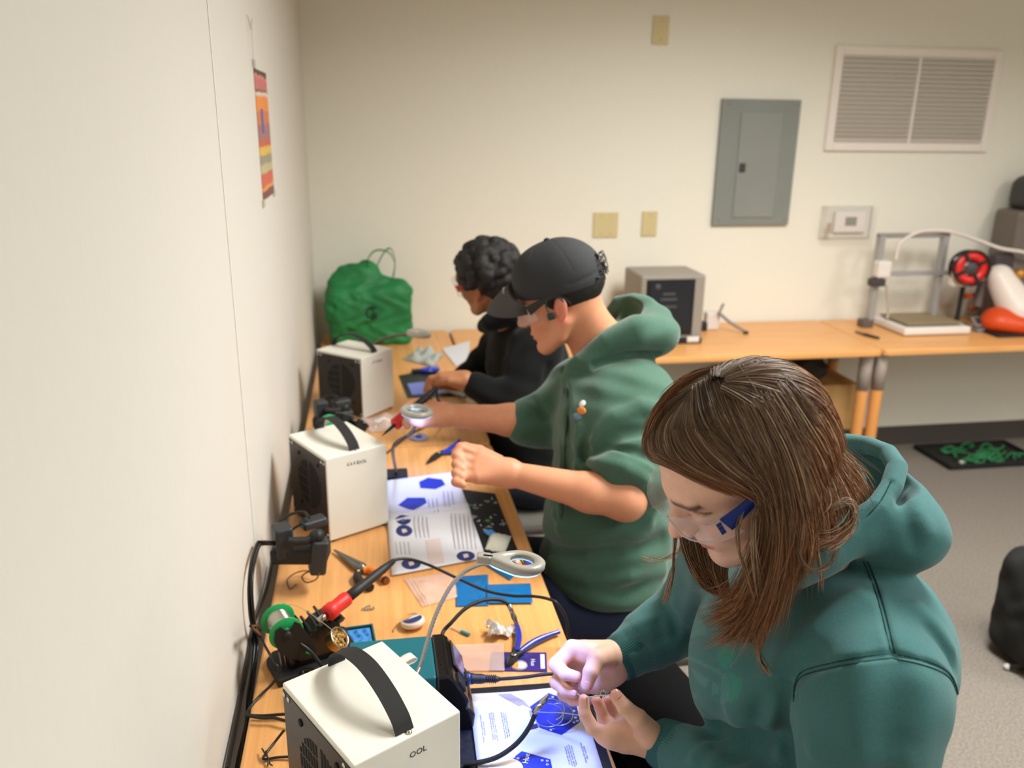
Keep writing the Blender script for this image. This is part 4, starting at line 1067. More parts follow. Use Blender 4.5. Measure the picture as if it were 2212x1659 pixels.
class SDF:
    def __init__(s): s.ops = []; s.rid = []; s.wave = []
    def u(s, f, k=.01): s.ops.append((0, f, k)); return s
    def sub(s, f, k=.005): s.ops.append((1, f, k)); return s
    def ridge(s, pts, amp, wd):
        """amp > 0 raises a fold along the polyline, < 0 presses a crease"""
        pts = [np.array(p, float) for p in pts]
        c = np.mean(pts, 0); R = max(np.linalg.norm(p - c) for p in pts) + 3 * wd
        s.rid.append((pts, amp, wd, c, R)); return s
    def ev(s, P, ops=None, rid=None):
        ops = s.ops if ops is None else ops; rid = s.rid if rid is None else rid
        d = None
        for t, f, k in ops:
            g = f(P)
            if t == 0:
                if d is None: d = g; continue
                h = np.clip(.5 + .5 * (d - g) / k, 0, 1) if k > 0 else (d > g) * 1.0
                d = d * (1 - h) + g * h - k * h * (1 - h)
            else:
                if d is None: d = np.full(len(P), 1.0)
                h = np.clip(.5 - .5 * (d + g) / k, 0, 1)
                d = d * (1 - h) - g * h + k * h * (1 - h)
        for pts, amp, wd, c, R in rid:
            e = segdist(P, pts) / wd
            d = d - amp * np.exp(-e * e)
        for w_ in s.wave: d = d - w_(P)
        return d
    def trace(s, px, py, d0=.5, d1=5.0):
        r = (px - 1106) / FPX * RT + (py - 829.5) / FPX * DN + FW
        L = np.linalg.norm(r); t = d0
        for _ in range(90):
            p = CAM + r * t; v = s.ev(p[None])[0]
            if v < .0004: return p
            t += v / L * .9
            if t > d1: break
        return None
    def mesh(s, lo, hi, h, B=12):
        lo = np.array(lo, float); hi = np.array(hi, float)
        nb = np.ceil((hi - lo) / (h * B)).astype(int)
        I = np.stack(np.meshgrid(*[np.arange(n) for n in nb], indexing='ij'), -1).reshape(-1, 3)
        cen = lo + (I + .5) * h * B; rad = .5 * B * h * math.sqrt(3)
        ds = []
        for t, f, k in s.ops: ds.append(f(cen))
        d0 = s.ev(cen)
        act = np.where(np.abs(d0) < rad * 1.25 + .012)[0]
        ds = np.array(ds)
        ax = np.arange(B + 1)
        G = np.stack(np.meshgrid(ax, ax, ax, indexing='ij'), -1).reshape(-1, 3)
        S = np.array([1, 1 << 20, 1 << 40], dtype=np.int64)
        keys = []; verts = []; quads = []
        n1 = B + 1
        umask = np.array([t == 0 for t, f, k in s.ops])
        for bi in act:
            base = I[bi] * B; P0 = lo + (base[None] + G) * h
            dm = ds[umask, bi].min()
            ops = [s.ops[j] for j in range(len(s.ops)) if (umask[j] and ds[j, bi] < dm + 2.4 * rad + 3 * s.ops[j][2]) or (not umask[j] and ds[j, bi] < rad * 1.2 + 2 * s.ops[j][2])]
            if not any(o[0] == 0 for o in ops): continue
            rid = [q for q in s.rid if np.linalg.norm(q[3] - cen[bi]) < q[4] + rad]
            V = s.ev(P0, ops, rid).reshape(n1, n1, n1)
            if V.min() > 0 or V.max() < 0: continue
            ins = V < 0
            c8 = [ins[i:i + B, j:j + B, k:k + B] for i in (0, 1) for j in (0, 1) for k in (0, 1)]
            sm = sum(c.astype(np.int8) for c in c8)
            cells = np.argwhere((sm > 0) & (sm < 8))
            if len(cells) == 0: continue
            acc = np.zeros((len(cells), 3)); cnt = np.zeros(len(cells))
            for axx in range(3):
                for o1 in (0, 1):
                    for o2 in (0, 1):
                        o = [0, 0, 0]; oth = [q for q in range(3) if q != axx]
                        o[oth[0]] = o1; o[oth[1]] = o2; o = np.array(o)
                        a = cells + o; b = a.copy(); b[:, axx] += 1
                        va = V[a[:, 0], a[:, 1], a[:, 2]]; vb = V[b[:, 0], b[:, 1], b[:, 2]]
                        m = (va < 0) != (vb < 0)
                        t = np.where(m, va / np.where(m, va - vb, 1), 0)
                        p = a.astype(float); p[:, axx] += t
                        acc[m] += p[m]; cnt[m] += 1
            vp = lo + (base + acc / cnt[:, None]) * h
            # pull onto the surface
            for _ in range(2):
                e = h * .2
                f0 = s.ev(vp, ops, rid)
                g = np.stack([s.ev(vp + np.eye(3)[q] * e, ops, rid) - f0 for q in range(3)], 1) / e
                gn = (g * g).sum(1)
                st = np.clip(f0 / np.maximum(gn, .2), -h * .5, h * .5)
                vp = vp - g * st[:, None]
            keys.append((cells + base) @ S); verts.append(vp)
            for axx in range(3):
                sl = [slice(0, B)] * 3; sl2 = list(sl); sl2[axx] = slice(1, B + 1)
                a = ins[tuple(sl)]; b = ins[tuple(sl2)]
                e_ = np.argwhere(a != b)
                if len(e_) == 0: continue
                fl = a[e_[:, 0], e_[:, 1], e_[:, 2]]
                e_ = e_ + base
                u_, v_ = [(1, 2), (2, 0), (0, 1)][axx]
                du = np.zeros(3, int); du[u_] = 1; dv = np.zeros(3, int); dv[v_] = 1
                q = np.stack([(e_ - du - dv) @ S, (e_ - dv) @ S, e_ @ S, (e_ - du) @ S], 1)
                q[~fl] = q[~fl][:, ::-1]
                quads.append(q)
        keys = np.concatenate(keys); verts = np.concatenate(verts); quads = np.concatenate(quads)
        ordr = np.argsort(keys); keys = keys[ordr]; verts = verts[ordr]
        idx = np.searchsorted(keys, quads); idx = np.clip(idx, 0, len(keys) - 1)
        ok = (keys[idx] == quads).all(1)
        return verts, idx[ok]
def np_mesh(name, V, Q, m=None, parent=None, col=None, world=True):
    me = bpy.data.meshes.new(name)
    me.vertices.add(len(V)); me.vertices.foreach_set('co', np.asarray(V, np.float32).ravel())
    n, k = Q.shape
    me.loops.add(n * k); me.loops.foreach_set('vertex_index', Q.astype(np.int32).ravel())
    me.polygons.add(n); me.polygons.foreach_set('loop_start', np.arange(0, n * k, k, dtype=np.int32))
    me.update(calc_edges=True); me.validate()
    me.polygons.foreach_set('use_smooth', [True] * len(me.polygons))
    if col is not None:
        a = me.color_attributes.new('Col', 'FLOAT_COLOR', 'POINT')
        c4 = np.ones((len(V), 4), np.float32); c4[:, :3] = col
        if len(a.data) == len(V): a.data.foreach_set('color', c4.ravel())
    return link(name, me, m, parent, world and parent is not None)
def project(V):
    c = (V - CAM); x = c @ RT; y = c @ DN; z = c @ FW
    return x / z * FPX + 1106, y / z * FPX + 829.5, z
def inpoly(x, y, poly):
    r = np.zeros(len(x), bool); n = len(poly)
    for i in range(n):
        x0, y0 = poly[i]; x1, y1 = poly[(i + 1) % n]
        c = (y0 > y) != (y1 > y)
        if y0 != y1: r ^= c & (x < (x1 - x0) * (y - y0) / (y1 - y0) + x0)
    return r
L3 = lambda *c: np.array(lin(c)[:3])
# ================================================================= people
def head_sdf(S, c, R, s=1.0, kind='a', neck=None):
    """adds a head to S. local axes: x forward, y left, z up, origin between the ears"""
    R = np.array(R); c = np.array(c)
    W = lambda x, y, z: c + R @ (np.array([x, y, z]) * s)
    E = lambda cc, rr, k=.012, rot=None: S.u(p_ell(W(*cc), np.array(rr) * s, R if rot is None else R @ rot), k)
    E((-.016, 0, .048), (.090, .074, .074))
    E((.036, 0, .048), (.060, .064, .056), .02)
    E((.035, 0, -.015), (.054, .058, .075), .02)
    E((.066, 0, -.048), (.030, .033, .034), .02)          # muzzle
    for q in (-1, 1):
        E((.054, q * .036, -.012), (.030, .026, .026), .015)   # cheek
        S.u(p_chain([W(.0, q * .060, -.030), W(.020, q * .055, -.062), W(.062, q * .022, -.086), W(.076, q * .008, -.090)], [.017 * s, .016 * s, .016 * s, .015 * s]), .022)
    E((.076, 0, -.088), (.019, .020, .016), .014)          # chin
    for q in (-1, 1):
        S.sub(p_ell(W(.106, q * .034, .018), np.array([.016, .018, .012]) * s, R), .012)
    S.u(p_chain([W(.082, -.036, .036), W(.091, -.014, .034), W(.091, .014, .034), W(.082, .036, .036)], .010 * s), .014)
    for q in (-1, 1):                                      # closed upper lid over the eye
        E((.0745, q * .032, .014), (.0165, .0185, .0150), .008)
    S.u(p_cone(W(.089, 0, .030), W(.113, 0, -.012), .0085 * s, .0090 * s), .012)
    E((.114, 0, -.018), (.0115, .0105, .0095), .006)
    for q in (-1, 1):
        E((.103, q * .0115, -.021), (.010, .0065, .0075), .005)
        S.sub(p_ell(W(.105, q * .0065, -.032), np.array([.004, .0025, .003]) * s, R), .002)
    E((.080, 0, .006), (.0205, .019, .030), .009)
    E((.098, 0, -.010), (.0165, .0115, .017), .007)
    S.u(p_chain([W(.084, -.021, -.053), W(.096, -.007, -.0485), W(.096, .007, -.0485), W(.084, .021, -.053)], [.003 * s, .0052 * s, .0052 * s, .003 * s]), .006)
    S.u(p_chain([W(.083, -.020, -.057), W(.094, 0, -.0615), W(.083, .020, -.057)], [.003 * s, .0062 * s, .003 * s]), .006)
    S.sub(p_chain([W(.090, -.022, -.055), W(.103, 0, -.0548), W(.090, .022, -.055)], .0014 * s), .003)
    S.sub(p_ell(W(.098, 0, -.0725), np.array([.006, .016, .0035]) * s, R), .006)
    for q in (-1, 1):                                      # ears
        rot = np.array([[.94, 0, -.34], [0, 1, 0], [.34, 0, .94]]) @ np.array([[.93, .36 * q, 0], [-.36 * q, .93, 0], [0, 0, 1]])
        E((-.008, q * .077, .004), (.0175, .0075, .030), .006, rot)
        S.sub(p_ell(W(-.004, q * .086, .006), np.array([.010, .0065, .018]) * s, R @ rot), .004)
        E((.003, q * .078, -.002), (.005, .005, .007), .003, rot)
    if neck is not None:
        S.u(p_cone(W(-.030, 0, -.020), neck, .056 * s, .060 * s), .03)
    return W
def face_color(V, c, R, s, skin, lip, brow, ear=None, blush=None):
    q = ((V - np.array(c)) @ np.array(R)) / s
    C = np.tile(skin, (len(V), 1))
    x, y, z = q.T
    def mixin(mask, col):
        nonlocal C
        mask = np.clip(mask, 0, 1)[:, None]; C = C * (1 - mask) + np.array(col) * mask
    near = (np.abs(x) < .14) & (np.abs(y) < .1) & (np.abs(z) < .15)
    bl = blush if blush is not None else skin * np.array([1.0, .72, .72])
    mixin(near * .7 * np.exp(-(((x - .112) / .014) ** 2 + (y / .014) ** 2 + ((z + .020) / .012) ** 2)), bl)
    for sy in (-1, 1):
        mixin(near * .55 * np.exp(-(((x - .078) / .02) ** 2 + ((y - sy * .040) / .022) ** 2 + ((z + .018) / .02) ** 2)), bl)
        mixin(near * 1.0 * np.exp(-((np.abs(y - sy * .086) / .022) ** 4 + ((x + .004) / .026) ** 4 + (z / .04) ** 4)) * (np.abs(y) > .071), ear if ear is not None else bl)
        # brow: arched dark line
        t = (np.abs(y) - .012) / .034
        zc = .0345 + .0055 * np.clip(t, 0, 1) - .006 * np.clip(t - .6, 0, 1)
        mixin(near * (x > .05) * (t > -.05) * (t < 1.1) * .85 * np.exp(-((z - zc) / .0036) ** 2), brow)
        # lash line of the lowered lid
        zl = .0075 + .0012 * np.cos((np.abs(y) - .031) / .016 * 2)
        mixin(near * (x > .06) * (np.abs(np.abs(y) - .031) < .0165) * .35 * np.exp(-((z - zl) / .0014) ** 2), brow * .5)
        mixin(near * (x > .06) * .25 * np.exp(-(((np.abs(y) - .030) / .018) ** 2 + ((z - .012) / .012) ** 2)), skin * np.array([.8, .6, .58]))
    ml = near * (x > .078) * (np.abs(y) < .0215)
    wdt = 1 - (y / .024) ** 2
    mixin(ml * 1 / (1 + np.exp(-((.0105 * wdt) - np.abs(z + .0552)) / .0009)), lip)
    mixin(ml * .6 * np.exp(-((z + .0552) / .0012) ** 2), lip * .45)
    return C
def hand_sdf(S, wr, palm, fingers, thumb, k=.004):
    """wr wrist point, palm list of (point, radius) blobs, fingers list of (joints, radii)"""
    for (a, ra), (b, rb) in palm: S.u(p_cone(a, b, ra, rb), .012)
    for j, r in fingers + [thumb]:
        S.u(p_chain(j, r), k)
        for i in range(1, len(j) - 1): S.u(p_ell(j[i], (r[i] * 1.07,) * 3), .002)
# ---------------------------------------------------------------- person in the teal hoodie (nearest)
HC1 = np.array([.682, .882, 1.318])
HR1 = np.array([[-0.829, 0.05, -0.558], [0.037, -0.989, -0.144], [-0.559, -0.14, 0.817]])
HR1, _ = np.linalg.qr(HR1); HR1 = HR1 * np.sign(np.array([HR1[0, 0] * -1, HR1[1, 1] * -1, HR1[2, 2]]))[None]
p1 = thing('person', 'long-haired person in a teal hoodie and clear safety glasses holding a wire with both hands', 'person', (.82, .90, 0))
neck1 = np.array([.795, .900, 1.165])
# arm joints
SL, EL, WL = at(1885, 1490, .955), at(1835, 1820, .995), at(1432, 1606, 1.262)
SR, ER, WR = np.array([.78, 1.085, 1.105]), np.array([.775, 1.215, .905]), at(1336, 1424, 1.425)
B1 = SDF()
W1 = head_sdf(B1, HC1, HR1, 1.0, 'a', neck1)
B1.u(p_ell((.81, .90, 1.02), (.10, .15, .16)), .04)
B1.u(p_ell((.82, .90, .76), (.11, .14, .22)), .04)
B1.u(p_cone(neck1, (.81, .90, 1.1), .06, .10), .04)
for s_, e_, w_ in ((SL, EL, WL), (SR, ER, WR)):
    B1.u(p_cone((.81, .90, 1.07), s_, .06, .05), .03)
    B1.u(p_cone(s_, e_, .046, .038), .02); B1.u(p_cone(e_, w_, .037, .026), .02)
B1.sub(p_cone(at(1545, 1575, 1.17), at(1700, 1632, 1.02), .05, .07), .02)
# left hand (lower one), palm turned up
def J(*l): return [at(x, y, d) for x, y, d in l]
wl = WL
mI, mM, mR_, mP = J((1322, 1592, 1.255), (1335, 1580, 1.275), (1351, 1572, 1.295), (1367, 1570, 1.312))
palmL = [((wl, .027), (mI, .0145)), ((wl, .025), (mM, .013)), ((wl, .023), (mR_, .012)), ((wl, .021), (mP, .0115)),
         ((at(1385, 1590, 1.262), .020), (at(1352, 1597, 1.268), .016)), ((at(1300, 1590, 1.262), .0115), (at(1345, 1596, 1.262), .017)), ((mI, .014), (mP, .012))]
fL = [([mI, at(1281, 1574, 1.262), at(1263, 1541, 1.268), at(1261, 1511, 1.272)], [.0125, .0105, .0090, .0078]),
      ([mM, at(1304, 1552, 1.292), at(1296, 1528, 1.290), at(1288, 1513, 1.285)], [.0115, .0098, .0086, .0078]),
      ([mR_, at(1328, 1550, 1.312), at(1318, 1527, 1.312), at(1310, 1512, 1.305)], [.011, .0095, .0085, .0076]),
      ([mP, at(1350, 1552, 1.328), at(1340, 1534, 1.330), at(1333, 1522, 1.325)], [.010, .0085, .0076, .007])]
thL = ([at(1408, 1590, 1.245), at(1378, 1553, 1.236), at(1350, 1528, 1.238), at(1331, 1503, 1.246)], [.0205, .0140, .0112, .0094])
hand_sdf(B1, wl, palmL, fL, thL)
# right hand (upper one), fingers curled towards the wire
wr = WR
nI, nM, nR, nP = J((1236, 1402, 1.400), (1238, 1412, 1.418), (1246, 1432, 1.425), (1258, 1450, 1.432))
palmR = [((wr, .027), (nI, .0155)), ((wr, .027), (nM, .015)), ((wr, .027), (nR, .014)), ((wr, .026), (nP, .013)),
         ((at(1318, 1452, 1.415), .026), (at(1290, 1468, 1.410), .021)), ((at(1318, 1420, 1.41), .026), (at(1270, 1412, 1.40), .018)),
         ((at(1300, 1475, 1.42), .019), (at(1262, 1480, 1.425), .014))]
fR = [([nI, at(1201, 1436, 1.388), at(1221, 1456, 1.372), at(1246, 1462, 1.366)], [.0140, .0122, .0102, .0088]),
      ([nM, at(1203, 1474, 1.398), at(1221, 1492, 1.384), at(1241, 1497, 1.376)], [.013, .0115, .0098, .0086]),
      ([nR, at(1218, 1500, 1.410), at(1237, 1512, 1.396), at(1254, 1514, 1.388)], [.0125, .0108, .0095, .0084]),
      ([nP, at(1244, 1508, 1.430), at(1258, 1516, 1.42), at(1270, 1514, 1.41)], [.011, .0095, .0085, .0076])]
thR = ([at(1312, 1418, 1.392), at(1288, 1424, 1.366), at(1276, 1452, 1.350), at(1268, 1479, 1.346)], [.020, .0148, .0122, .0102])
hand_sdf(B1, wr, palmR, fR, thR)
# nails: small pressed rims
def nail_groove(S, c, u, v, r=.0045):
    S.ridge([c + u * r * math.cos(a) * 1.25 + v * r * math.sin(a) for a in np.linspace(0, 2 * PI, 13)], -.0005, .0008)
V_, Q_ = B1.mesh((.36, .58, .52), (1.0, 1.36, 1.50), .0024)
SK1 = L3(234, 186, 163)
C_ = face_color(V_, HC1, HR1, 1.0, SK1, L3(200, 128, 118), L3(92, 66, 50))
# fingertips slightly redder
for tp in [fL[i][0][-1] for i in range(4)] + [thL[0][-1]] + [fR[i][0][-1] for i in range(4)] + [thR[0][-1]]:
    m_ = np.exp(-((np.linalg.norm(V_ - tp, axis=1) / .014) ** 2))[:, None] * .55
    C_ = C_ * (1 - m_) + L3(222, 140, 122) * m_
rg = np.random.RandomState(2)
for q_ in ((.084, .022, -.072), (.070, .045, -.05), (.084, .028, -.04), (.074, .035, .068), (.07, .05, -.055)):
    m_ = np.exp(-((np.linalg.norm(V_ - W1(*q_), axis=1) / .0018) ** 2))[:, None] * .55
    C_ = C_ * (1 - m_) + L3(170, 100, 84) * m_
M_skin1 = mat('skin_fair', (226, 172, 148), rough=.5, vcol=True, sss=.12, bump=.25, bscale=650, bdist=.0006, noise=.10, nscale=70, spec=.4)
body1 = np_mesh('body', V_, Q_, M_skin1, p1, C_)
# thumb and finger nails
M_nail = mat('nail', (226, 166, 154), rough=.22, coat=.3)
def nail(parent, tip, prev, up, w_=.0055, l_=.0068, r_=.0095, m=M_nail):
    d_ = tip - prev; d_ = d_ / np.linalg.norm(d_); up = up - d_ * (up @ d_); up /= np.linalg.norm(up); sd_ = np.cross(d_, up)
    vs = []
    for i in range(7):
        for j in range(7):
            a = (i / 6 - .5) * 2; b = (j / 6 - .5) * 2
            if abs(a) * abs(b) > .5: f_ = 1 / math.sqrt(a * a + b * b) * 1.05; a *= min(1, f_); b *= min(1, f_)
            th = a * w_ / r_
            vs.append(tip + d_ * (b * l_ + .001) + sd_ * r_ * math.sin(th) + up * (r_ * math.cos(th) + .00045 - max(0, b) ** 2 * .0016))
    o = MB().add(vs, [(i * 7 + j, i * 7 + j + 1, (i + 1) * 7 + j + 1, (i + 1) * 7 + j) for i in range(6) for j in range(6)], 0, True).build('nail', m, parent, world=True)
    sdm = o.modifiers.new('thick', 'SOLIDIFY'); sdm.thickness = .0006
tocam = lambda p: (CAM - p) / np.linalg.norm(CAM - p)
nail(p1, thR[0][-1], thR[0][-2], tocam(thR[0][-1]) + np.array([.0, 0, .25]), .0072, .0072, .0102)
nail(p1, thL[0][-1], thL[0][-2], tocam(thL[0][-1]) + np.array([.15, 0, .3]), .0068, .0072, .0094)
nail(p1, fR[1][0][-1], fR[1][0][-2], tocam(fR[1][0][-1]), .0055, .0058, .0086)

# ---- hoodie
Hd = SDF()
Hd.u(p_ell((.808, .905, 1.00), (.158, .172, .180)), .05)
Hd.u(p_ell((.872, .915, .76), (.150, .158, .26)), .06)
Hd.u(p_cone((.825, .80, 1.10), (.820, 1.00, 1.10), .088, .088), .06)
Hd.u(p_cone((.845, .84, 1.10), (.850, .98, 1.08), .085, .085), .05)
Hd.u(p_cone(SL + np.array([.02, .05, -.005]), SL + np.array([0, .01, -.01]), .085, .080), .05)
Hd.u(p_cone(SL, EL, .084, .072), .016)
Hd.u(p_chain([EL, EL * .45 + WL * .55, WL * .86 + EL * .14], [.068, .058, .043]), .012)
Hd.u(p_cone(SR + np.array([.03, -.03, 0]), SR, .085, .078), .05)
Hd.u(p_cone(SR, ER, .078, .066), .04)
Hd.u(p_chain([ER, ER * .4 + WR * .6, WR * .86 + ER * .14], [.064, .053, .042]), .015)
# collar and hood lying on the back
Hd.u(p_chain([at(1650, 1235, 1.01), at(1710, 1215, 1.0), at(1775, 1180, 1.0), at(1835, 1150, 1.01)], [.026, .032, .033, .028]), .03)
hc = at(1893, 1112, 1.065)
Hd.u(p_ell(hc, (.066, .100, .055), rotz(.15)), .03)
Hd.u(p_ell(at(1945, 1138, 1.04), (.036, .055, .032)), .025)
Hd.u(p_ell(at(1885, 1035, 1.10), (.040, .075, .042)), .025)
cav = at(1858, 1020, 1.07)
Rc = basis(at(1840, 985, 1.0) - at(1930, 1110, 1.09))
Hd.sub(p_ell(cav + np.array([-.004, 0, .012]), (.070, .078, .074)), .012)
Hd.u(p_chain([at(1770, 1180, .985), at(1838, 1147, .992), at(1893, 1100, 1.0), at(1926, 1052, 1.025), at(1938, 1010, 1.05), at(1918, 978, 1.085), at(1876, 962, 1.12), at(1830, 958, 1.15), at(1785, 975, 1.175), at(1760, 1020, 1.185)], [.012, .012, .013, .013, .012, .012, .012, .013, .014, .014]), .012)
Hd.u(p_ell(at(1830, 1060, 1.075), (.020, .034, .040)), .02)
Hd.sub(p_cone(W1(-.03, 0, -.05), neck1 + np.array([0, 0, .03]), .058, .056), .01)
Hd.sub(p_cone(at(1545, 1575, 1.17), at(1700, 1632, 1.02), .016, .036), .03)
def TR(S, pts, amp, wd, off=0):
    out = []
    for x, y in pts:
        q_ = S.trace(x, y)
        if q_ is not None: out.append(q_)
    if len(out) > 1: S.ridge(out, amp, wd)
# cloth folds
folds = [(((1580, 1535), (1640, 1470), (1697, 1415), (1763, 1358), (1862, 1299)), .012, .018), (((1640, 1540), (1700, 1470), (1760, 1420)), -.014, .014),
         (((1672, 1500), (1664, 1560), (1680, 1625)), .010, .012), (((1706, 1490), (1698, 1560), (1712, 1640)), -.020, .010),
         (((1990, 1320), (2050, 1400), (2085, 1480)), .007, .013), (((2010, 1360), (2062, 1440), (2088, 1520)), -.006, .009),
         (((2065, 1470), (2085, 1530), (2075, 1590)), .008, .009), (((1930, 1440), (1925, 1560), (1915, 1655)), -.006, .022), (((1990, 1480), (1985, 1570), (1975, 1655)), .005, .022),
         (((1860, 1430), (1850, 1500), (1855, 1600)), .004, .02), (((1760, 1620), (1850, 1640), (1950, 1632)), .006, .012),
         (((1500, 1250), (1480, 1330), (1462, 1420)), .006, .015), (((1530, 1560), (1600, 1500), (1650, 1430)), -.007, .02),
         (((1330, 1372), (1400, 1340), (1460, 1300)), .004, .010), (((1350, 1400), (1420, 1385), (1460, 1370)), -.004, .010), (((1420, 1300), (1440, 1340), (1445, 1380)), .004, .008),
         (((1500, 1640), (1540, 1610), (1600, 1600)), .006, .010), (((1560, 1650), (1620, 1630), (1690, 1645)), -.006, .012),
         (((1962, 1070), (1990, 1110), (2005, 1150)), .003, .010), (((1950, 1085), (1958, 1130), (1975, 1180)), -.0035, .010)]
for pts, amp, wd in folds: TR(Hd, pts, amp, wd)
# raised double seams
seams = [((1865, 1213), (1885, 1260), (1903, 1320), (1915, 1370), (1925, 1412)), ((1925, 1412), (1860, 1420), (1790, 1434), (1735, 1450), (1718, 1475), (1714, 1505)),
         ((1925, 1412), (1985, 1424), (2040, 1445), (2065, 1480), (2075, 1540)), ((1700, 1190), (1780, 1170), (1850, 1135), (1900, 1085), (1925, 1040))]
for sm_ in seams: TR(Hd, sm_, -.0042, .0032)
for sm_ in seams[:3]:
    TR(Hd, [(x + 9, y + 7) for x, y in sm_], -.0026, .0026)
def fabwave(P):
    return .0008 * np.sin(P[:, 0] * 60 + 3 * np.sin(P[:, 2] * 35)) * np.sin(P[:, 1] * 47 + P[:, 2] * 30)
Hd.wave.append(fabwave)
V_, Q_ = Hd.mesh((.45, .55, .50), (1.06, 1.36, 1.40), .0030)
C_ = np.tile(L3(66, 111, 112), (len(V_), 1))
x_, y_, z_ = project(V_)
front = (z_ < 1.20) & (V_[:, 0] < .74)
logo = [[(1492, 1316), (1520, 1344), (1531, 1372), (1505, 1372), (1476, 1390), (1478, 1350)], [(1548, 1402), (1590, 1400), (1580, 1440), (1567, 1450), (1548, 1425)], [(1575, 1448), (1600, 1466), (1604, 1480), (1594, 1508), (1578, 1520), (1566, 1490)],
        [(1479, 1412), (1560, 1450), (1558, 1458), (1482, 1422)], [(1491, 1441), (1533, 1468), (1524, 1488), (1505, 1470)], [(1538, 1473), (1555, 1481), (1553, 1500), (1537, 1501)], [(1557, 1462), (1568, 1450), (1575, 1490), (1572, 1518), (1556, 1520)], [(1497, 1496), (1507, 1499), (1504, 1510), (1494, 1506)]]
for k_, pg_ in enumerate(logo):
    cx_, cy_ = np.mean(pg_, 0)
    m_ = inpoly(x_, y_, pg_) & front
    C_[m_] = L3(74, 126, 124) if k_ not in (1, 2) else L3(60, 127, 118)
M_hood1 = mat('hoodie_teal', (56, 100, 98), rough=.85, vcol=True, bump=.55, bscale=900, bdist=.0008, sheen=.16, spec=.12, noise=.12, nscale=250)
hoodie = np_mesh('hoodie', V_, Q_, M_hood1, p1, C_)
M_seam1 = mat('seam_thread', (34, 64, 63), rough=.95, spec=.1)
for sm_, off_ in ((seams[0], 0), (seams[0], 9), (seams[1], 0), (seams[1], 10), (seams[2], 0), (seams[2], 10), (seams[3], 0)):
    P2d = spline([(x, y + (off_ if sm_ is not seams[0] else 0)) for x, y in sm_] if sm_ is not seams[0] else [(x + off_, y) for x, y in sm_], 44)
    q3 = [Hd.trace(x, y) for x, y in P2d]
    q3 = [q_ for i_, q_ in enumerate(q3) if q_ is not None and (i_ == 0 or q3[i_ - 1] is None or np.linalg.norm(q_ - q3[i_ - 1]) < .02)]
    if len(q3) > 3: MB().tube(np.array(q3), .0009, 5).build('seam', M_seam1, hoodie, world=True)
# ribbed cuffs
M_cuff1 = mat('cuff_teal', (52, 96, 98), rough=.9, spec=.15)
def cuff(name, a, b, r0, r1, m, parent, ribs=64):
    d_ = b - a; L_ = np.linalg.norm(d_); Bz = basis(d_); n = ribs * 4
    vs = []; prof = [(0, r0 * .96), (.1, r0), (.5, (r0 + r1) / 2 * 1.03), (.93, r1), (1, r1 * .97), (.985, r1 - .006), (.6, r1 - .007)]
    for s_, r_ in prof:
        for j in range(n):
            a_ = 2 * PI * j / n; rr_ = r_ + .00032 * (1 if j % 4 < 2 else -1) * (s_ < .99)
            vs.append(a + Bz @ np.array([rr_ * math.cos(a_), rr_ * math.sin(a_), s_ * L_]))
    return MB().add(vs, [(i * n + j, i * n + (j + 1) % n, (i + 1) * n + (j + 1) % n, (i + 1) * n + j) for i in range(len(prof) - 1) for j in range(n)], 0, True).build(name, m, parent, world=True)
dL = (WL - EL) / np.linalg.norm(WL - EL); dR = (WR - ER) / np.linalg.norm(WR - ER)
cuff('cuff', WL - dL * .075, WL + dL * .004, .044, .037, M_cuff1, hoodie)
cuff('cuff', WR - dR * .065, WR + dR * .006, .043, .038, M_cuff1, hoodie)
# trousers
Tr = SDF()
Tr.u(p_ell((.84, .90, .56), (.15, .19, .13)), .04)
for h_, k_, a_ in (((.82, .81, .555), (.42, .78, .575), (.44, .77, .10)), ((.83, 1.02, .575), (.745, 1.37, .605), (.62, 1.38, .10))):
    Tr.u(p_cone(h_, k_, .104, .098), .04)
    Tr.u(p_cone(k_, a_, .070, .055), .03)
V_, Q_ = Tr.mesh((.3, .6, .02), (1.05, 1.55, .78), .008)
np_mesh('trousers', V_, Q_, mat('trousers_black', (13, 13, 14), rough=.9, bump=.4, bscale=500, spec=.08), p1)
Sh = SDF()
for x0_, y0_ in ((.40, .77), (.58, 1.38)):
    S_ = SDF().u(p_ell((x0_, y0_, .045), (.13, .045, .045)), .02).u(p_ell((x0_ + .06, y0_, .07), (.05, .04, .05)), .03).sub(p_plane((0, 0, .002), (0, 0, 1)), .004)
    V_, Q_ = S_.mesh((x0_ - .2, y0_ - .07, -.01), (x0_ + .2, y0_ + .07, .14), .007)
    np_mesh('shoe', V_, Q_, mat('shoe_dark', (40, 40, 44), rough=.6), p1)
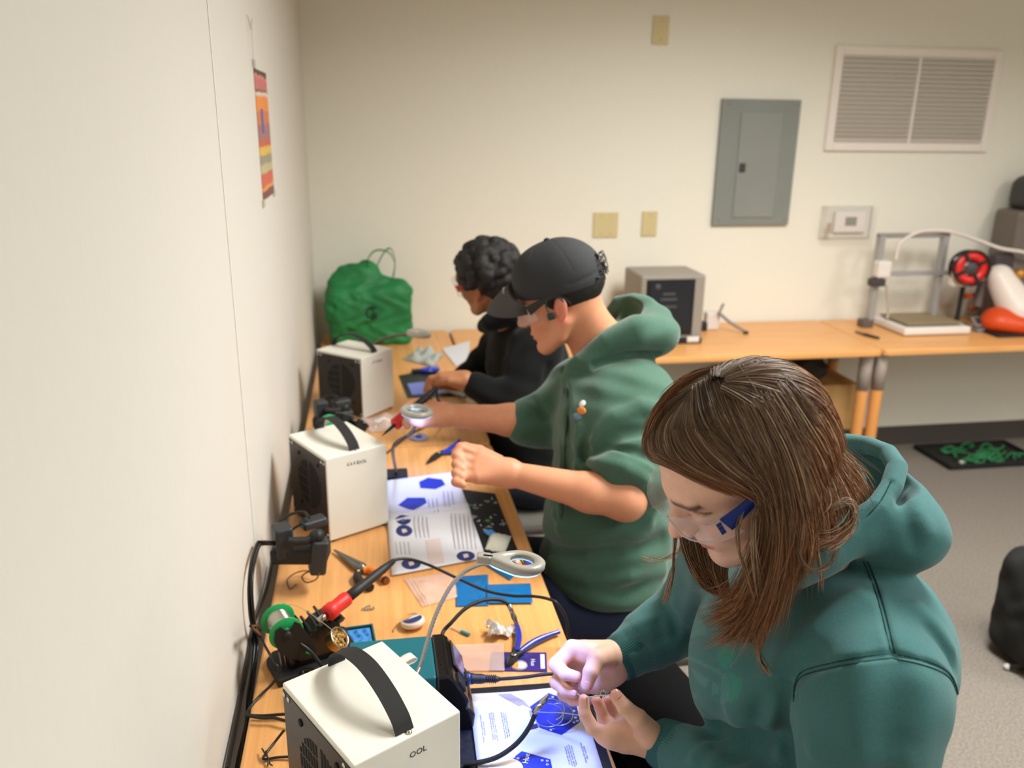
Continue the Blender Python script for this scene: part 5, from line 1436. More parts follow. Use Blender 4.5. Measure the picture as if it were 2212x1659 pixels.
# ---- long hair : a dark under-layer and thousands of strands
def strands_mesh(paths, w0, w1, rng, c_root, c_mid, c_tip, hi, hi_frac=.14, sides=3):
    """paths (N,K,3) -> one mesh of thin tapered tubes with colour per vertex"""
    N, K, _ = paths.shape
    T = np.gradient(paths, axis=1); T /= np.linalg.norm(T, axis=2, keepdims=True) + 1e-9
    up = rng.normal(size=(N, 1, 3)); U = np.cross(T, np.broadcast_to(up, T.shape)); U /= np.linalg.norm(U, axis=2, keepdims=True) + 1e-9
    Vv = np.cross(T, U)
    t = np.linspace(0, 1, K)
    wd = (w0 * (1 - t) + w1 * t) * np.clip((1.02 - t) / .15, .15, 1)
    wd = wd[None] * rng.uniform(.6, 1.3, (N, 1))
    V = np.zeros((N, K, sides, 3))
    for j in range(sides):
        a = 2 * PI * j / sides
        V[:, :, j] = paths + wd[..., None] * (math.cos(a) * U + math.sin(a) * Vv)
    col = np.zeros((N, K, sides, 3))
    tt = t[None, :, None]
    c = np.where(tt < .5, c_root * (1 - tt * 2) + c_mid * tt * 2, c_mid * (2 - tt * 2) + c_tip * (tt * 2 - 1))
    c = np.repeat(c, N, 0) * rng.uniform(.62, 1.25, (N, 1, 1))
    hm = (rng.uniform(size=N) < hi_frac)[:, None, None] * (.35 + .65 * np.sin(np.clip(tt * 1.2, 0, 1) * PI * .6))
    c = c * (1 - hm * .8) + hi * hm * .8
    col[:] = c[:, :, None, :]
    idx = np.arange(N * K * sides).reshape(N, K, sides)
    q = np.stack([idx[:, :-1], np.roll(idx, -1, 2)[:, :-1], np.roll(idx, -1, 2)[:, 1:], idx[:, 1:]], -1).reshape(-1, 4)
    return V.reshape(-1, 3), q, col.reshape(-1, 3)
HB = SDF()
HB.ops = list(B1.ops[:12])
def hair_trace(px, py, off=.012):
    r = (px - 1106) / FPX * RT + (py - 829.5) / FPX * DN + FW
    L = np.linalg.norm(r); t = .6; best = (9, t)
    for _ in range(60):
        v = B1.ev((CAM + r * t)[None])[0] - off
        if v < best[0]: best = (v, t)
        if v < .0005 or t > 1.6: break
        t += max(v, .0008) / L * .9
    return CAM + r * best[1]
def guide(pts, n=26):
    out = []
    for q in pts:
        if len(q) == 3 and q[2] > .5: out.append(at(*q))
        else: out.append(hair_trace(q[0], q[1], .012 if len(q) == 2 else q[2]))
    return spline(out, n)
near = [
 [(1648, 786, .009), (1712, 832), (1765, 905), (1805, 965, 1.03), (1838, 1005, 1.04), (1862, 1040, 1.05), (1878, 1078, 1.05)],
 [(1640, 785, .009), (1700, 845), (1752, 930), (1785, 1000, .99), (1805, 1050, .99), (1820, 1095, .99), (1826, 1120, .99)],
 [(1628, 788, .009), (1685, 858), (1735, 950), (1768, 1030, .965), (1780, 1085, .965), (1772, 1125, .965), (1750, 1160, .965)],
 [(1612, 792, .009), (1662, 865), (1708, 955), (1738, 1040), (1752, 1110, .955), (1748, 1165, .96), (1722, 1215, .97)],
 [(1592, 799, .009), (1640, 876), (1682, 965), (1706, 1050), (1716, 1130, .945), (1712, 1210, .96), (1690, 1285, .98)],
 [(1574, 804, .009), (1614, 885), (1656, 975), (1682, 1060), (1690, 1150, .945), (1682, 1240, .965), (1655, 1320, .985)],
 [(1552, 811, .009), (1586, 895), (1632, 985), (1668, 1065), (1682, 1160, .95), (1666, 1260, .97), (1630, 1350, .99), (1612, 1415, 1.0)],
 [(1532, 820, .009), (1560, 905), (1610, 990), (1656, 1062), (1670, 1150, .955), (1650, 1260, .975), (1602, 1345, .99), (1545, 1385, 1.0)],
 [(1512, 832, .009), (1530, 915), (1590, 992), (1648, 1058), (1660, 1150, .96), (1634, 1250, .98), (1590, 1325, .995), (1520, 1352, 1.0)],
 [(1500, 840, .009), (1502, 925), (1566, 996), (1640, 1052), (1652, 1120, .96), (1640, 1200, .975), (1600, 1290, .99), (1528, 1322, 1.0)],
]
front = [
 [(1500, 840, .009), (1502, 920), (1558, 998), (1612, 1040), (1650, 1072), (1668, 1100, .95)],
 [(1494, 846, .009), (1470, 925), (1512, 998), (1572, 1034), (1628, 1064), (1655, 1090, .95)],
 [(1492, 846, .009), (1446, 922), (1462, 985), (1520, 1022), (1590, 1052), (1635, 1078, .010)],
 [(1500, 838, .009), (1424, 912), (1412, 966, .012), (1450, 998, .009), (1530, 1040, .008), (1622, 1072, .008)],
 [(1512, 830, .009), (1420, 886), (1397, 952, .012), (1404, 988, .008), (1440, 1000, .005), (1500, 1026, .005), (1562, 1054, .005)],
]
over = [   # over the part towards the far side
 [(1520, 826, .009), (1452, 858, .011), (1414, 910, .011), (1398, 955, .010), (1400, 984, .006)],
 [(1560, 808, .009), (1498, 824, .011), (1444, 860, .011), (1408, 915, .010), (1398, 960, .006)],
 [(1600, 796, .009), (1545, 796, .011), (1488, 818, .011), (1440, 858, .009), (1404, 922, .004)],
 [(1640, 787, .009), (1600, 784, .011), (1545, 794, .010), (1495, 812, .007), (1452, 846, .003)],
]
def interp(groups, n, rng, jit=.0035, spread=.012, K=20, lift=.006, clump=0):
    G = np.array([guide(g, K) for g in groups])
    t = np.linspace(0, 1, K)[:, None]
    out = []
    M_ = len(G) - 1
    nc = clump or 1
    cl = rng.uniform(0, M_, (nc,)); cj = rng.normal(size=(nc, 3)) * spread
    for i in range(n):
        if clump:
            c = rng.randint(nc); u0 = cl[c]; u1 = np.clip(u0 + rng.normal() * .35, 0, M_ - 1e-6); u2 = np.clip(u0 + rng.normal() * .10, 0, M_ - 1e-6); off = cj[c] * .8 + rng.normal(size=3) * spread * .25
        else:
            u1 = u2 = rng.uniform(0, M_ - 1e-6); off = rng.normal(size=3) * spread
        uu = u1 * (1 - t) + u2 * t
        k = np.clip(uu.astype(int), 0, M_ - 1); f = uu - k
        base = G[k[:, 0], np.arange(K)] * (1 - f) + G[k[:, 0] + 1, np.arange(K)] * f
        ph = rng.uniform(0, 6, 3)
        wob = np.stack([np.sin(t[:, 0] * 7 + ph[q]) for q in range(3)], 1) * rng.uniform(.2, 1) * jit * 1.2 * t
        s_ = rng.uniform(0, 1)
        p = base + off * t ** 1.3 + wob + rng.normal(size=3) * jit * .4
        tocam_ = (CAM - base); tocam_ /= np.linalg.norm(tocam_, axis=1)[:, None]
        p = p + tocam_ * (s_ - .6) * lift
        ln = rng.uniform(.78, 1.0)
        if True:
            ti = np.linspace(0, ln, K) * (K - 1); a = np.clip(ti.astype(int), 0, K - 2); fr = (ti - a)[:, None]
            p = p[a] * (1 - fr) + p[a + 1] * fr
        out.append(p)
    return np.array(out)
rng = np.random.RandomState(4)
S_near = interp(near, 6000, rng, clump=130)
S_near2 = interp(near, 2200, rng, jit=.005, spread=.013)
S_front = interp(front, 3200, rng, spread=.003, jit=.0015, lift=.005)
S_over = interp(over, 2600, rng, spread=.003, jit=.002, lift=.006)
def mirror(S):
    q = (S - HC1) @ HR1; t = np.linspace(0, 1, S.shape[1])
    q[..., 1] = -q[..., 1] - .030 * np.clip(1 - t / .35, 0, 1)
    return q @ HR1.T + HC1
S_far = mirror(S_near[:2200])[:, 5:12] - HR1[:, 2] * .010
farlock = [[(1462, 1070, 1.08), (1468, 1150, 1.09), (1482, 1210, 1.10), (1512, 1262, 1.11), (1545, 1285, 1.11)], [(1500, 1085, 1.085), (1518, 1160, 1.10), (1528, 1220, 1.105), (1548, 1268, 1.11), (1562, 1290, 1.115)], [(1560, 1120, 1.09), (1572, 1190, 1.10), (1568, 1240, 1.10), (1575, 1280, 1.11), (1582, 1300, 1.11)]]
S_lock = interp(farlock, 1500, rng, jit=.002, spread=.004, lift=.012, clump=24)
# let the mirrored side hang straight down below the jaw
back = []
for i in range(2400):   # rear of the head towards the hood
    a = rng.uniform(-1.35, 1.35); ph = rng.uniform(0, 6, 2)
    t = np.linspace(0, 1, 26)
    th = .15 + t * 1.75
    x = -.012 - .104 * np.sin(th) * np.cos(a); y = .090 * np.sin(th) * np.sin(a); z = .046 + .088 * np.cos(th)
    z = z - .06 * np.clip(t - .75, 0, 1) * 4 * .5
    q = np.stack([x, y, z], 1) + .003 * np.sin(t[:, None] * 6 + rng.uniform(0, 6, 3)) * t[:, None] + rng.normal(size=3) * .0015
    back.append(q @ HR1.T + HC1)
back = np.array(back)
wis = []
def wisp(pts, n, sp, rng=rng):
    G = spline([at(*p) for p in pts], 26); t = np.linspace(0, 1, 26)[:, None]
    for i in range(n): wis.append(G + rng.normal(size=3) * sp * (.3 + t) + .0015 * np.sin(t * 8 + rng.uniform(0, 6, 3)))
wisp([(1475, 1075, 1.05), (1462, 1130, 1.06), (1457, 1190, 1.08), (1452, 1240, 1.09), (1440, 1285, 1.10), (1432, 1302, 1.10)], 26, .0012)
wisp([(1690, 1000, .93), (1730, 1080, .925), (1732, 1150, .93), (1728, 1200, .935), (1752, 1232, .94), (1788, 1225, .945), (1806, 1190, .95), (1808, 1145, .955), (1800, 1110, .96)], 16, .0012)
wisp([(1740, 1020, .94), (1756, 1100, .94), (1762, 1160, .945), (1772, 1230, .95), (1775, 1280, .955)], 10, .001)
wisp([(1640, 1030, .945), (1610, 1090, .94), (1594, 1140, .945), (1600, 1200, .95), (1620, 1260, .96), (1640, 1330, .98)], 18, .0012)
wisp([(1660, 1060, .94), (1630, 1110, .935), (1628, 1180, .94), (1640, 1260, .96), (1650, 1330, .98), (1642, 1400, 1.0)], 60, .002)
wisp([(1500, 1150, 1.09), (1460, 1195, 1.1), (1420, 1208, 1.11), (1385, 1206, 1.12)], 9, .002)
wisp([(1800, 960, 1.03), (1850, 1010, 1.05), (1875, 1060, 1.05), (1884, 1080, 1.05)], 20, .004)
wisp([(1790, 1100, .96), (1830, 1085, .965), (1842, 1110, .965), (1830, 1140, .96), (1800, 1165, .955), (1770, 1175, .95)], 120, .004)
wisp([(1615, 1300, .985), (1630, 1370, .99), (1640, 1420, 1.0), (1655, 1445, 1.0), (1660, 1452, 1.0)], 30, .003)
wis = np.array(wis)
lash = []
for i in range(40):
    u = i / 39; px_, py_ = 1500 + 38 * u, 1103 + 5 * math.sin(u * 2.6) + 1.2 * u
    a0 = B1.trace(px_, py_)
    if a0 is None: continue
    tc_l = (CAM - a0) / np.linalg.norm(CAM - a0)
    dn_ = ((-.0022 + .0022 * u) * RT + .0040 * DN) * rng.uniform(.6, 1.0) + RT * rng.normal() * .0004
    lash.append(spline([a0 - dn_ * .2, a0 + dn_ * .6 + tc_l * .0012, a0 + dn_ * 1.2 + tc_l * .0016], 20))
lash = np.array(lash)
Cr, Cm, Ct, Ch = L3(104, 87, 72), L3(120, 92, 69), L3(144, 92, 58), L3(198, 168, 130)
parts_ = []
for nm_, S_ in () and (('near', S_near), ('near2', S_near2), ('front', S_front), ('over', S_over), ('far', S_far), ('back', back), ('wis', wis), ('lash', lash)):
    x_, y_, z_ = project(S_.reshape(-1, 3)); print('HAIR', nm_, len(S_), y_.min(), x_[y_.argmin()], x_.min(), y_[x_.argmin()], int((y_ < 772).sum()))
for S_, w0, w1, hf in ((S_near, .00048, .00036, .16), (S_near2, .0004, .0003, .12), (S_front, .00048, .0004, .05), (S_over, .00048, .0004, .04), (S_far, .0006, .0005, .1), (S_lock, .00045, .0003, .12), (back, .0006, .0005, .08), (wis, .0004, .0003, .3)):
    parts_.append(strands_mesh(S_, w0, w1, rng, Cr, Cm, Ct, Ch, hf))
parts_.append(strands_mesh(lash, .00015, .00006, rng, L3(40, 30, 26), L3(40, 30, 26), L3(40, 30, 26), L3(40, 30, 26), 0))
# under-layer
cap = SDF()
cap.u(p_ell(W1(-.016, 0, .048), (.097, .0815, .081), HR1), .01).u(p_ell(W1(.034, 0, .054), (.062, .069, .058), HR1), .02)
cap.sub(p_plane(W1(.088, 0, .094), HR1 @ np.array([-.66, 0, .75])), .006)
cap.sub(p_ell(W1(.010, .080, .004), (.022, .012, .022), HR1), .006)
V_, Q_ = cap.mesh(HC1 - .15, HC1 + .15, .004)
parts_.append((V_, Q_, np.tile(L3(70, 54, 42), (len(V_), 1))))
lock = SDF()
for gi, d_ in (((3, 4, 5, 6, 7, 8)), (0,)) and [(k, 0) for k in (4, 5, 6, 7, 8)]:
    G_ = guide(near[gi], 14)
    tc0 = (G_ - CAM) / np.linalg.norm(G_ - CAM, axis=1)[:, None]
    G_ = G_ + tc0 * .010
    lock.u(p_chain(list(G_[5:13]), list(np.array([.009, .010, .011, .011, .010, .009, .007, .004]))), .01)
V_, Q_ = lock.mesh(np.array([.40, .65, .95]), np.array([.95, 1.25, 1.45]), .004)
parts_.append((V_, Q_, np.tile(L3(78, 56, 40), (len(V_), 1))))
Vs, Qs, Cs, o_ = [], [], [], 0
for V_, Q_, C_ in parts_:
    Vs.append(V_); Qs.append(Q_ + o_); Cs.append(C_); o_ += len(V_)
M_hair1 = mat('hair_brown', (110, 84, 60), rough=.42, vcol=True, spec=.35)
np_mesh('hair', np.concatenate(Vs), np.concatenate(Qs), M_hair1, p1, np.concatenate(Cs))

# ---- safety glasses
def glasses(parent_name, label, c, R, m_arm, holder, s=1.0, tooth=True):
    W = lambda x, y, z: np.array(c) + R @ (np.array([x, y, z]) * s)
    t = thing('safety_glasses', label, 'glasses', tuple(W(.08, 0, .01)), 0, None)
    def lens(u, v):
        a = (u - .5) * 2 * 1.22
        x = .022 + .098 * math.cos(a); y = .080 * math.sin(a)
        nose = math.exp(-(y / .013) ** 2)
        lower = -.013 + .022 * nose + .022 * max(0, abs(a) - .75) ** 1.2; upper = .040 - .006 * (abs(a) / 1.22) ** 2 - .004 * nose
        z = lower * (1 - v) + upper * v
        return W(x + .004 * (v - .5) * 2, y, z)
    NU, NV = 50, 9
    o = MB().grid(lens, NU, NV).build('lens', M_lens, t, world=True)
    sd = o.modifiers.new('thick', 'SOLIDIFY'); sd.thickness = .0016
    edge = [np.array(lens(0, 1 - j / 6)) for j in range(6)] + [np.array(lens(i / 49, 0)) for i in range(50)] + [np.array(lens(1, j / 6)) for j in range(1, 6)] 
    MB().tube(edge, .0011, 6).build('lens_edge', M_lensedge, t, world=True)
    for q in (-1, 1):
        h = [W(.066, q * .078, .022), W(.045, q * .080, .028), W(.020, q * .0815, .035), W(-.005, q * .082, .036), W(-.025, q * .080, .028), W(-.035, q * .078, .010)]
        hp = spline(h, 24); m = MB(); vs = []
        for i, p_ in enumerate(hp):
            u = i / 23; w_ = (.0085 * (1 - min(1, u * 1.7)) + .0035)
            n_ = R[:, 1] * q; upv = R[:, 2] * .97 + R[:, 0] * .25
            for a_, b_ in ((-1, 0), (1, 0), (1, 1), (-1, 1)): vs.append(p_ + upv * w_ * a_ * s + n_ * .0028 * b_ * s)
        m.add(vs, [(i * 4 + j, i * 4 + (j + 1) % 4, i * 4 + 4 + (j + 1) % 4, i * 4 + 4 + j) for i in range(23) for j in range(4)] + [(3, 2, 1, 0), (92, 93, 94, 95)])
        tm = m.build('temple_arm', m_arm, t, world=True, bevel=.0006)
        if tooth and q == 1:
            for k in range(3):
                MB().box(W(.0725, q * .0785, .0145 + .0062 * k), (.0062, .0035, .0048), R=R, bev=.0006).build('hinge_tooth', M_tooth, tm, world=True)
            MB().box(W(.0710, q * .0775, .0205), (.0080, .0025, .0190), R=R, bev=.0006).build('hinge_plate', M_lensedge, tm, world=True)
    return t
M_lens = mat('lens_clear', (235, 238, 240), rough=.04, alpha=.13, spec=.8)
M_lensedge = mat('lens_edge', (214, 200, 204), rough=.1, alpha=.62, spec=.8)
M_tooth = mat('temple_blue_dark', (20, 34, 104), rough=.3)
M_arm1 = mat('temple_blue', (14, 42, 116), rough=.35)
glasses('', 'clear safety glasses with a dark blue temple on the person in the teal hoodie', HC1, HR1, M_arm1, None)
# held wire between the fingertips
m = MB()
m.tube(spline([at(1248, 1499, 1.31), at(1262, 1507, 1.272), at(1285, 1504, 1.262), at(1305, 1502, 1.255), at(1322, 1501, 1.25)], 20), .0012, 6)
m.tube([at(1303 + 5.5 * math.cos(t), 1499 + 7 * math.sin(t), 1.253) for t in np.linspace(0, 6.2, 16)], .0006, 5)
single(m.build('held_wire', M_solder), 'short silvery wire with a small loop held between the fingertips of both hands', 'wire')
MB().cyl(at(1296, 1498, 1.262), at(1316, 1499, 1.256), .0016, 8).build('wire_sleeve', mat('sleeve_blue', (40, 60, 130), rough=.4), bpy.data.objects['held_wire'], world=False)
# ---------------------------------------------------------------- person in the green hoodie and black cap
HC2 = np.array([.692, 1.947, 1.301])
HR2 = np.array([[-0.857, -0.379, -0.349], [0.374, -0.923, 0.084], [-0.355, -0.058, 0.933]])
HR2, _ = np.linalg.qr(HR2); HR2 = HR2 * np.sign(np.array([-HR2[0, 0], -HR2[1, 1], HR2[2, 2]]))[None]
p2 = thing('person', 'person in a green hoodie and black cap, forearms bare, reaching over the table', 'person', (.84, 1.86, 0))
neck2 = at(1295, 748, 2.09)
SL2, EL2, WL2 = at(1400, 905, 1.985), at(1352, 1082, 1.87), at(1098, 1022, 1.905)
SR2, ER2, WR2 = at(1235, 850, 2.24), at(1165, 912, 2.19), at(955, 896, 2.14)
B2 = SDF()
W2 = head_sdf(B2, HC2, HR2, 1.02, 'b', neck2)
B2.u(p_ell((.82, 1.86, 1.0), (.10, .15, .16)), .04)
B2.u(p_ell((.83, 1.86, .74), (.11, .14, .22)), .04)
B2.u(p_cone(neck2, (.83, 1.87, 1.08), .06, .10), .04)
for s_, e_, w_, r0 in ((SL2, EL2, WL2, .046), (SR2, ER2, WR2, .043)):
    B2.u(p_cone((.83, 1.86, 1.05), s_, .06, .05), .03)
    B2.u(p_cone(s_, e_, .05, r0 - .002), .02)
    m__ = e_ * .7 + w_ * .3
    B2.u(p_cone(e_, m__, r0 - .004, r0 - .003), .02); B2.u(p_cone(m__, w_, r0 - .003, .027), .02)
hl = WL2
k4 = [at(1038, 985, 1.905), at(1030, 1000, 1.895), at(1028, 1016, 1.885), at(1032, 1030, 1.875)]
palm = [((hl, .029), (k_, .017)) for k_ in k4]
fg = [([k4[i], at(995 - 2 * (i % 2), 968 + 20 * i, 1.90 - .01 * i), at(985, 984 + 19 * i, 1.885 - .01 * i), at(999, 999 + 16 * i, 1.88 - .01 * i)], [.014, .0125, .0105, .009]) for i in range(4)]
hand_sdf(B2, hl, palm, fg, ([at(1075, 1000, 1.925), at(1035, 975, 1.925), at(1003, 966, 1.915), at(985, 975, 1.905)], [.02, .0145, .0118, .010]))
hr = WR2
k4 = [at(912, 882, 2.13), at(905, 893, 2.12), at(905, 903, 2.11), at(910, 912, 2.10)]
palm = [((hr, .028), (k_, .016)) for k_ in k4]
fg = [([k4[i], at(884 + i, 888 + 7 * i, 2.12 - .01 * i), at(872 + 2 * i, 896 + 6 * i, 2.10 - .01 * i), at(868 + 4 * i, 905 + 5 * i, 2.09 - .01 * i)], [.014, .012, .0105, .009]) for i in range(4)]
hand_sdf(B2, hr, palm, fg, ([at(935, 880, 2.15), at(905, 872, 2.15), at(885, 876, 2.14), at(870, 888, 2.13)], [.019, .0142, .0116, .010]))
V_, Q_ = B2.mesh((.20, 1.45, .50), (1.05, 2.30, 1.50), .0042)
SK2 = L3(208, 144, 110)
C_ = face_color(V_, HC2, HR2, 1.02, SK2, L3(196, 120, 106), L3(40, 32, 30), ear=L3(224, 136, 114))
M_skin2 = mat('skin_warm', (222, 162, 128), rough=.5, vcol=True, sss=.1, noise=.08, nscale=60, spec=.4)
np_mesh('body', V_, Q_, M_skin2, p2, C_)
# hair below the cap
Hs = SDF()
Hs.u(p_ell(W2(-.020, 0, .046), (.098, .081, .078), HR2), .01)
Hs.sub(p_plane(W2(.02, 0, .0), HR2 @ np.array([-.80, 0, .60])), .008)
Hs.sub(p_ell(W2(.0, .082, .0), (.026, .02, .030), HR2), .006); Hs.sub(p_ell(W2(.0, -.082, .0), (.026, .02, .030), HR2), .006)
Hs.wave.append(lambda P: .0012 * np.sin(P[:, 0] * 700) * np.sin(P[:, 1] * 600) * np.sin(P[:, 2] * 650))
V_, Q_ = Hs.mesh(HC2 - .16, HC2 + .16, .004)
M_hairb = mat('hair_black', (20, 17, 16), rough=.6, bump=.8, bscale=500)
np_mesh('hair', V_, Q_, M_hairb, p2)
# cap : worn on the head
cp = thing('baseball_cap', 'black baseball cap with a small white word worn by the person in the green hoodie', 'cap', tuple(W2(0, 0, .08)))
Cc = SDF()
Cc.u(p_ell(W2(-.012, 0, .058), (.108, .089, .098), HR2), .01)
Cc.u(p_ell(W2(.030, 0, .075), (.070, .080, .070), HR2), .02)
Cc.sub(p_plane(W2(.0, 0, .036), HR2 @ np.array([-.10, 0, .995])), .003)
Cc.sub(p_ell(W2(-.012, 0, .050), (.101, .082, .088), HR2), .004)
Cc.sub(p_ell(W2(-.115, 0, .062), (.03, .032, .028), HR2), .004)
for a_ in np.linspace(0, 2 * PI, 7)[:-1]:
    pts = []
    for th in np.linspace(.05, 1.35, 12):
        pts.append(W2(-.012 + .108 * math.sin(th) * math.cos(a_), .089 * math.sin(th) * math.sin(a_), .058 + .098 * math.cos(th)))
    Cc.ridge(pts, -.0012, .0025)
Cc.ridge([W2(-.012 + .108 * math.cos(b_), .089 * math.sin(b_), .052) for b_ in np.linspace(1.9, 4.4, 14)], -.002, .005)
V_, Q_ = Cc.mesh(HC2 - .17, HC2 + .19, .0032)
M_cap = mat('cap_black', (44, 45, 48), rough=.85, bump=.3, bscale=900)
np_mesh('crown', V_, Q_, M_cap, cp)
def brimf(u, v):
    y = (u - .5) * 2; rr_ = v
    yy = y * (.076 - .012 * v * abs(y) ** 2); x = .072 + (.036 * (1 - y * y) ** .5 if abs(y) < 1 else 0) + v * .074 * (1 - abs(y) ** 2.6) ** .5 + 0 * yy
    return W2(x, yy, .080 - .022 * v - .034 * (y * y) * (1 - .2 * v) - .018 * v * v)
o = MB().grid(brimf, 36, 14).build('brim', mat('cap_brim', (70, 67, 68), rough=.8, bump=.2, bscale=900), cp, world=True)
sd = o.modifiers.new('thick', 'SOLIDIFY'); sd.thickness = .004
MB().lathe([(.007, 0), (.006, .003), (0, .005)], W2(-.012, 0, .1545), basis(HR2[:, 2]), 14).build('button', M_cap, cp, world=True)
m = MB()
for k in range(6):
    u = .50 + k * .045; p_ = np.array(brimf(u, .22)) + HR2[:, 2] * .0045
    m.box(p_, (.0052, .0050, .0008), R=HR2)
m.build('lettering', mat('thread_white', (226, 224, 218), rough=.6), cp, world=True)
MB().tube([W2(-.106, y_, .040 + .0 * y_) for y_ in np.linspace(-.045, .045, 9)], .006, 8, flat=.3).build('strap', M_cap, cp, world=True)
m = MB(); rg = random.Random(8)
for k in range(26):
    c0 = W2(-.104 - .012 * rg.random(), .028 * (rg.random() * 2 - 1), .060 + .022 * (rg.random() * 2 - 1))
    m.tube(spline([c0, c0 + HR2 @ np.array([-.010, .01 * (rg.random() - .5), .006]), c0 + HR2 @ np.array([-.010, .012 * (rg.random() - .5), -.010])], 6), .0012, 4)
o = m.build('hair_tuft', M_hairb, p2, world=True)
glasses('', 'clear safety glasses with black temples on the person in the black cap', HC2, HR2, M_blkm, None, 1.02, False)
eb = thing('earbud', 'dark green over-ear earbud in the left ear of the person in the black cap', 'earbud', tuple(W2(0, .09, 0)))
M_eb = mat('earbud_green', (28, 50, 44), rough=.35)
MB().box(W2(.016, .088, -.004), (.020, .011, .017), R=HR2, bev=.005).build('bud', M_eb, eb, world=True)
MB().tube(spline([W2(.018, .088, .004), W2(.020, .086, .022), W2(.008, .084, .038), W2(-.012, .083, .034), W2(-.022, .083, .018)], 20), .0020, 8).build('ear_hook', M_eb, eb, world=True)

# hoodie
H2 = SDF()
H2.u(p_ell((.815, 1.865, .99), (.150, .190, .19)), .05)
H2.u(p_ell((.805, 1.85, .76), (.165, .195, .22)), .06)
H2.u(p_cone(SL2 + np.array([-.02, .05, .03]), SR2 + np.array([.03, -.03, .03]), .085, .08), .06)
H2.u(p_cone(SL2, SL2 * .4 + EL2 * .6, .085, .078), .05)
H2.u(p_ell(at(1345, 1005, 1.895), (.062, .060, .050)), .04)
H2.u(p_ell(at(1398, 1045, 1.90), (.055, .055, .055)), .03)
H2.u(p_cone(SR2, ER2, .075, .066), .05)
H2.u(p_cone(ER2, ER2 * .86 + WR2 * .14, .062, .058), .03)
H2.u(p_ell((.80, 1.845, .64), (.165, .20, .06)), .05)
# collar and hood
H2.u(p_chain([at(1228, 815, 2.06), at(1262, 780, 2.02), at(1318, 742, 2.0), at(1375, 718, 1.99), at(1420, 722, 2.01)], [.020, .028, .036, .042, .040]), .035)
H2.u(p_ell(at(1405, 720, 2.07), (.060, .085, .055)), .03)
H2.u(p_chain([at(1440, 722, 2.03), at(1432, 690, 2.07), at(1405, 662, 2.11), at(1368, 648, 2.15), at(1335, 652, 2.18), at(1318, 680, 2.20)], [.026, .024, .020, .018, .018, .02]), .025)
H2.u(p_ell(at(1375, 700, 2.13), (.055, .065, .05)), .03)
H2.sub(p_ell(at(1350, 668, 2.10), (.040, .060, .040)), .012)
H2.sub(p_cone(W2(-.03, 0, -.04), neck2 + np.array([0, 0, .03]), .062, .062), .01)
H2.u(p_chain([at(1225, 830, 2.07), at(1218, 900, 2.04), at(1212, 1000, 2.0), at(1210, 1120, 1.96)], [.010, .008, .008, .008]), .010)
for pts, amp, wd in ((((1250, 1010), (1300, 1000), (1350, 1010), (1390, 1035)), .010, .013), (((1290, 975), (1340, 940), (1400, 930)), -.009, .013), (((1280, 950), (1330, 900), (1385, 880), (1430, 890)), .010, .016),
                     (((1260, 990), (1310, 970), (1370, 975), (1420, 1000)), -.008, .010), (((1270, 940), (1262, 990), (1275, 1020)), -.010, .012),
                     (((1450, 780), (1470, 840), (1465, 880)), -.008, .010), (((1235, 830), (1250, 920), (1245, 1010)), .005, .010), (((1215, 800), (1230, 870), (1228, 960)), -.005, .008),
                     (((1180, 1180), (1260, 1200), (1350, 1190), (1430, 1170)), -.010, .018), (((1190, 1220), (1270, 1250), (1360, 1245), (1430, 1230)), .008, .016), (((1210, 1140), (1300, 1150), (1400, 1130)), .007, .015),
                     (((1130, 820), (1150, 860), (1180, 900)), -.007, .010), (((1150, 1150), (1200, 1110), (1250, 1090)), .006, .012), (((1285, 790), (1350, 765), (1420, 765)), -.010, .008)):
    TR(H2, pts, amp * 2.3, wd)
H2.wave.append(lambda P: .0036 * np.sin(P[:, 0] * 45 + 4 * np.sin(P[:, 2] * 22)) * np.sin(P[:, 1] * 38 + P[:, 2] * 25))
V_, Q_ = H2.mesh((.45, 1.4, .50), (1.12, 2.4, 1.45), .0055)
M_hood2 = mat('hoodie_green', (66, 99, 83), rough=.88, bump=.4, bscale=600, sheen=.3, spec=.15, noise=.1, nscale=120)
hd2 = np_mesh('hoodie', V_, Q_, M_hood2, p2)
def patch(px, py, rx, ry, m, name, parent, S=None):
    c_ = (S or H2).trace(px, py)
    if c_ is None: return
    e = .004; g = np.array([(S or H2).ev((c_ + np.eye(3)[k] * e)[None])[0] - (S or H2).ev((c_ - np.eye(3)[k] * e)[None])[0] for k in range(3)]); g /= np.linalg.norm(g)
    MB().lathe([(1, -.2), (1, .35), (.7, .9), (0, 1)], c_, basis(g) @ np.diag([rx, ry, .0022]), 18).build(name, m, parent, world=True)
patch(1258, 872, .009, .009, mat('thread_white', (1, 1, 1)), 'emblem_white', hd2)
patch(1256, 887, .014, .009, mat('thread_orange', (214, 130, 60), rough=.7), 'emblem_orange', hd2)
patch(1247, 900, .013, .009, mat('thread_slate', (90, 110, 130), rough=.7), 'emblem_blue', hd2)
q0_ = H2.trace(1222, 820); 
zp = [H2.trace(x, y) for x, y in ((1227, 840), (1224, 900), (1220, 960), (1217, 1020), (1214, 1080))]
zp = [z_ for z_ in zp if z_ is not None]
if len(zp) > 2: MB().tube(spline(zp, 20), .003, 6).build('zipper', mat('zip_green', (50, 74, 60), rough=.5), hd2, world=True)
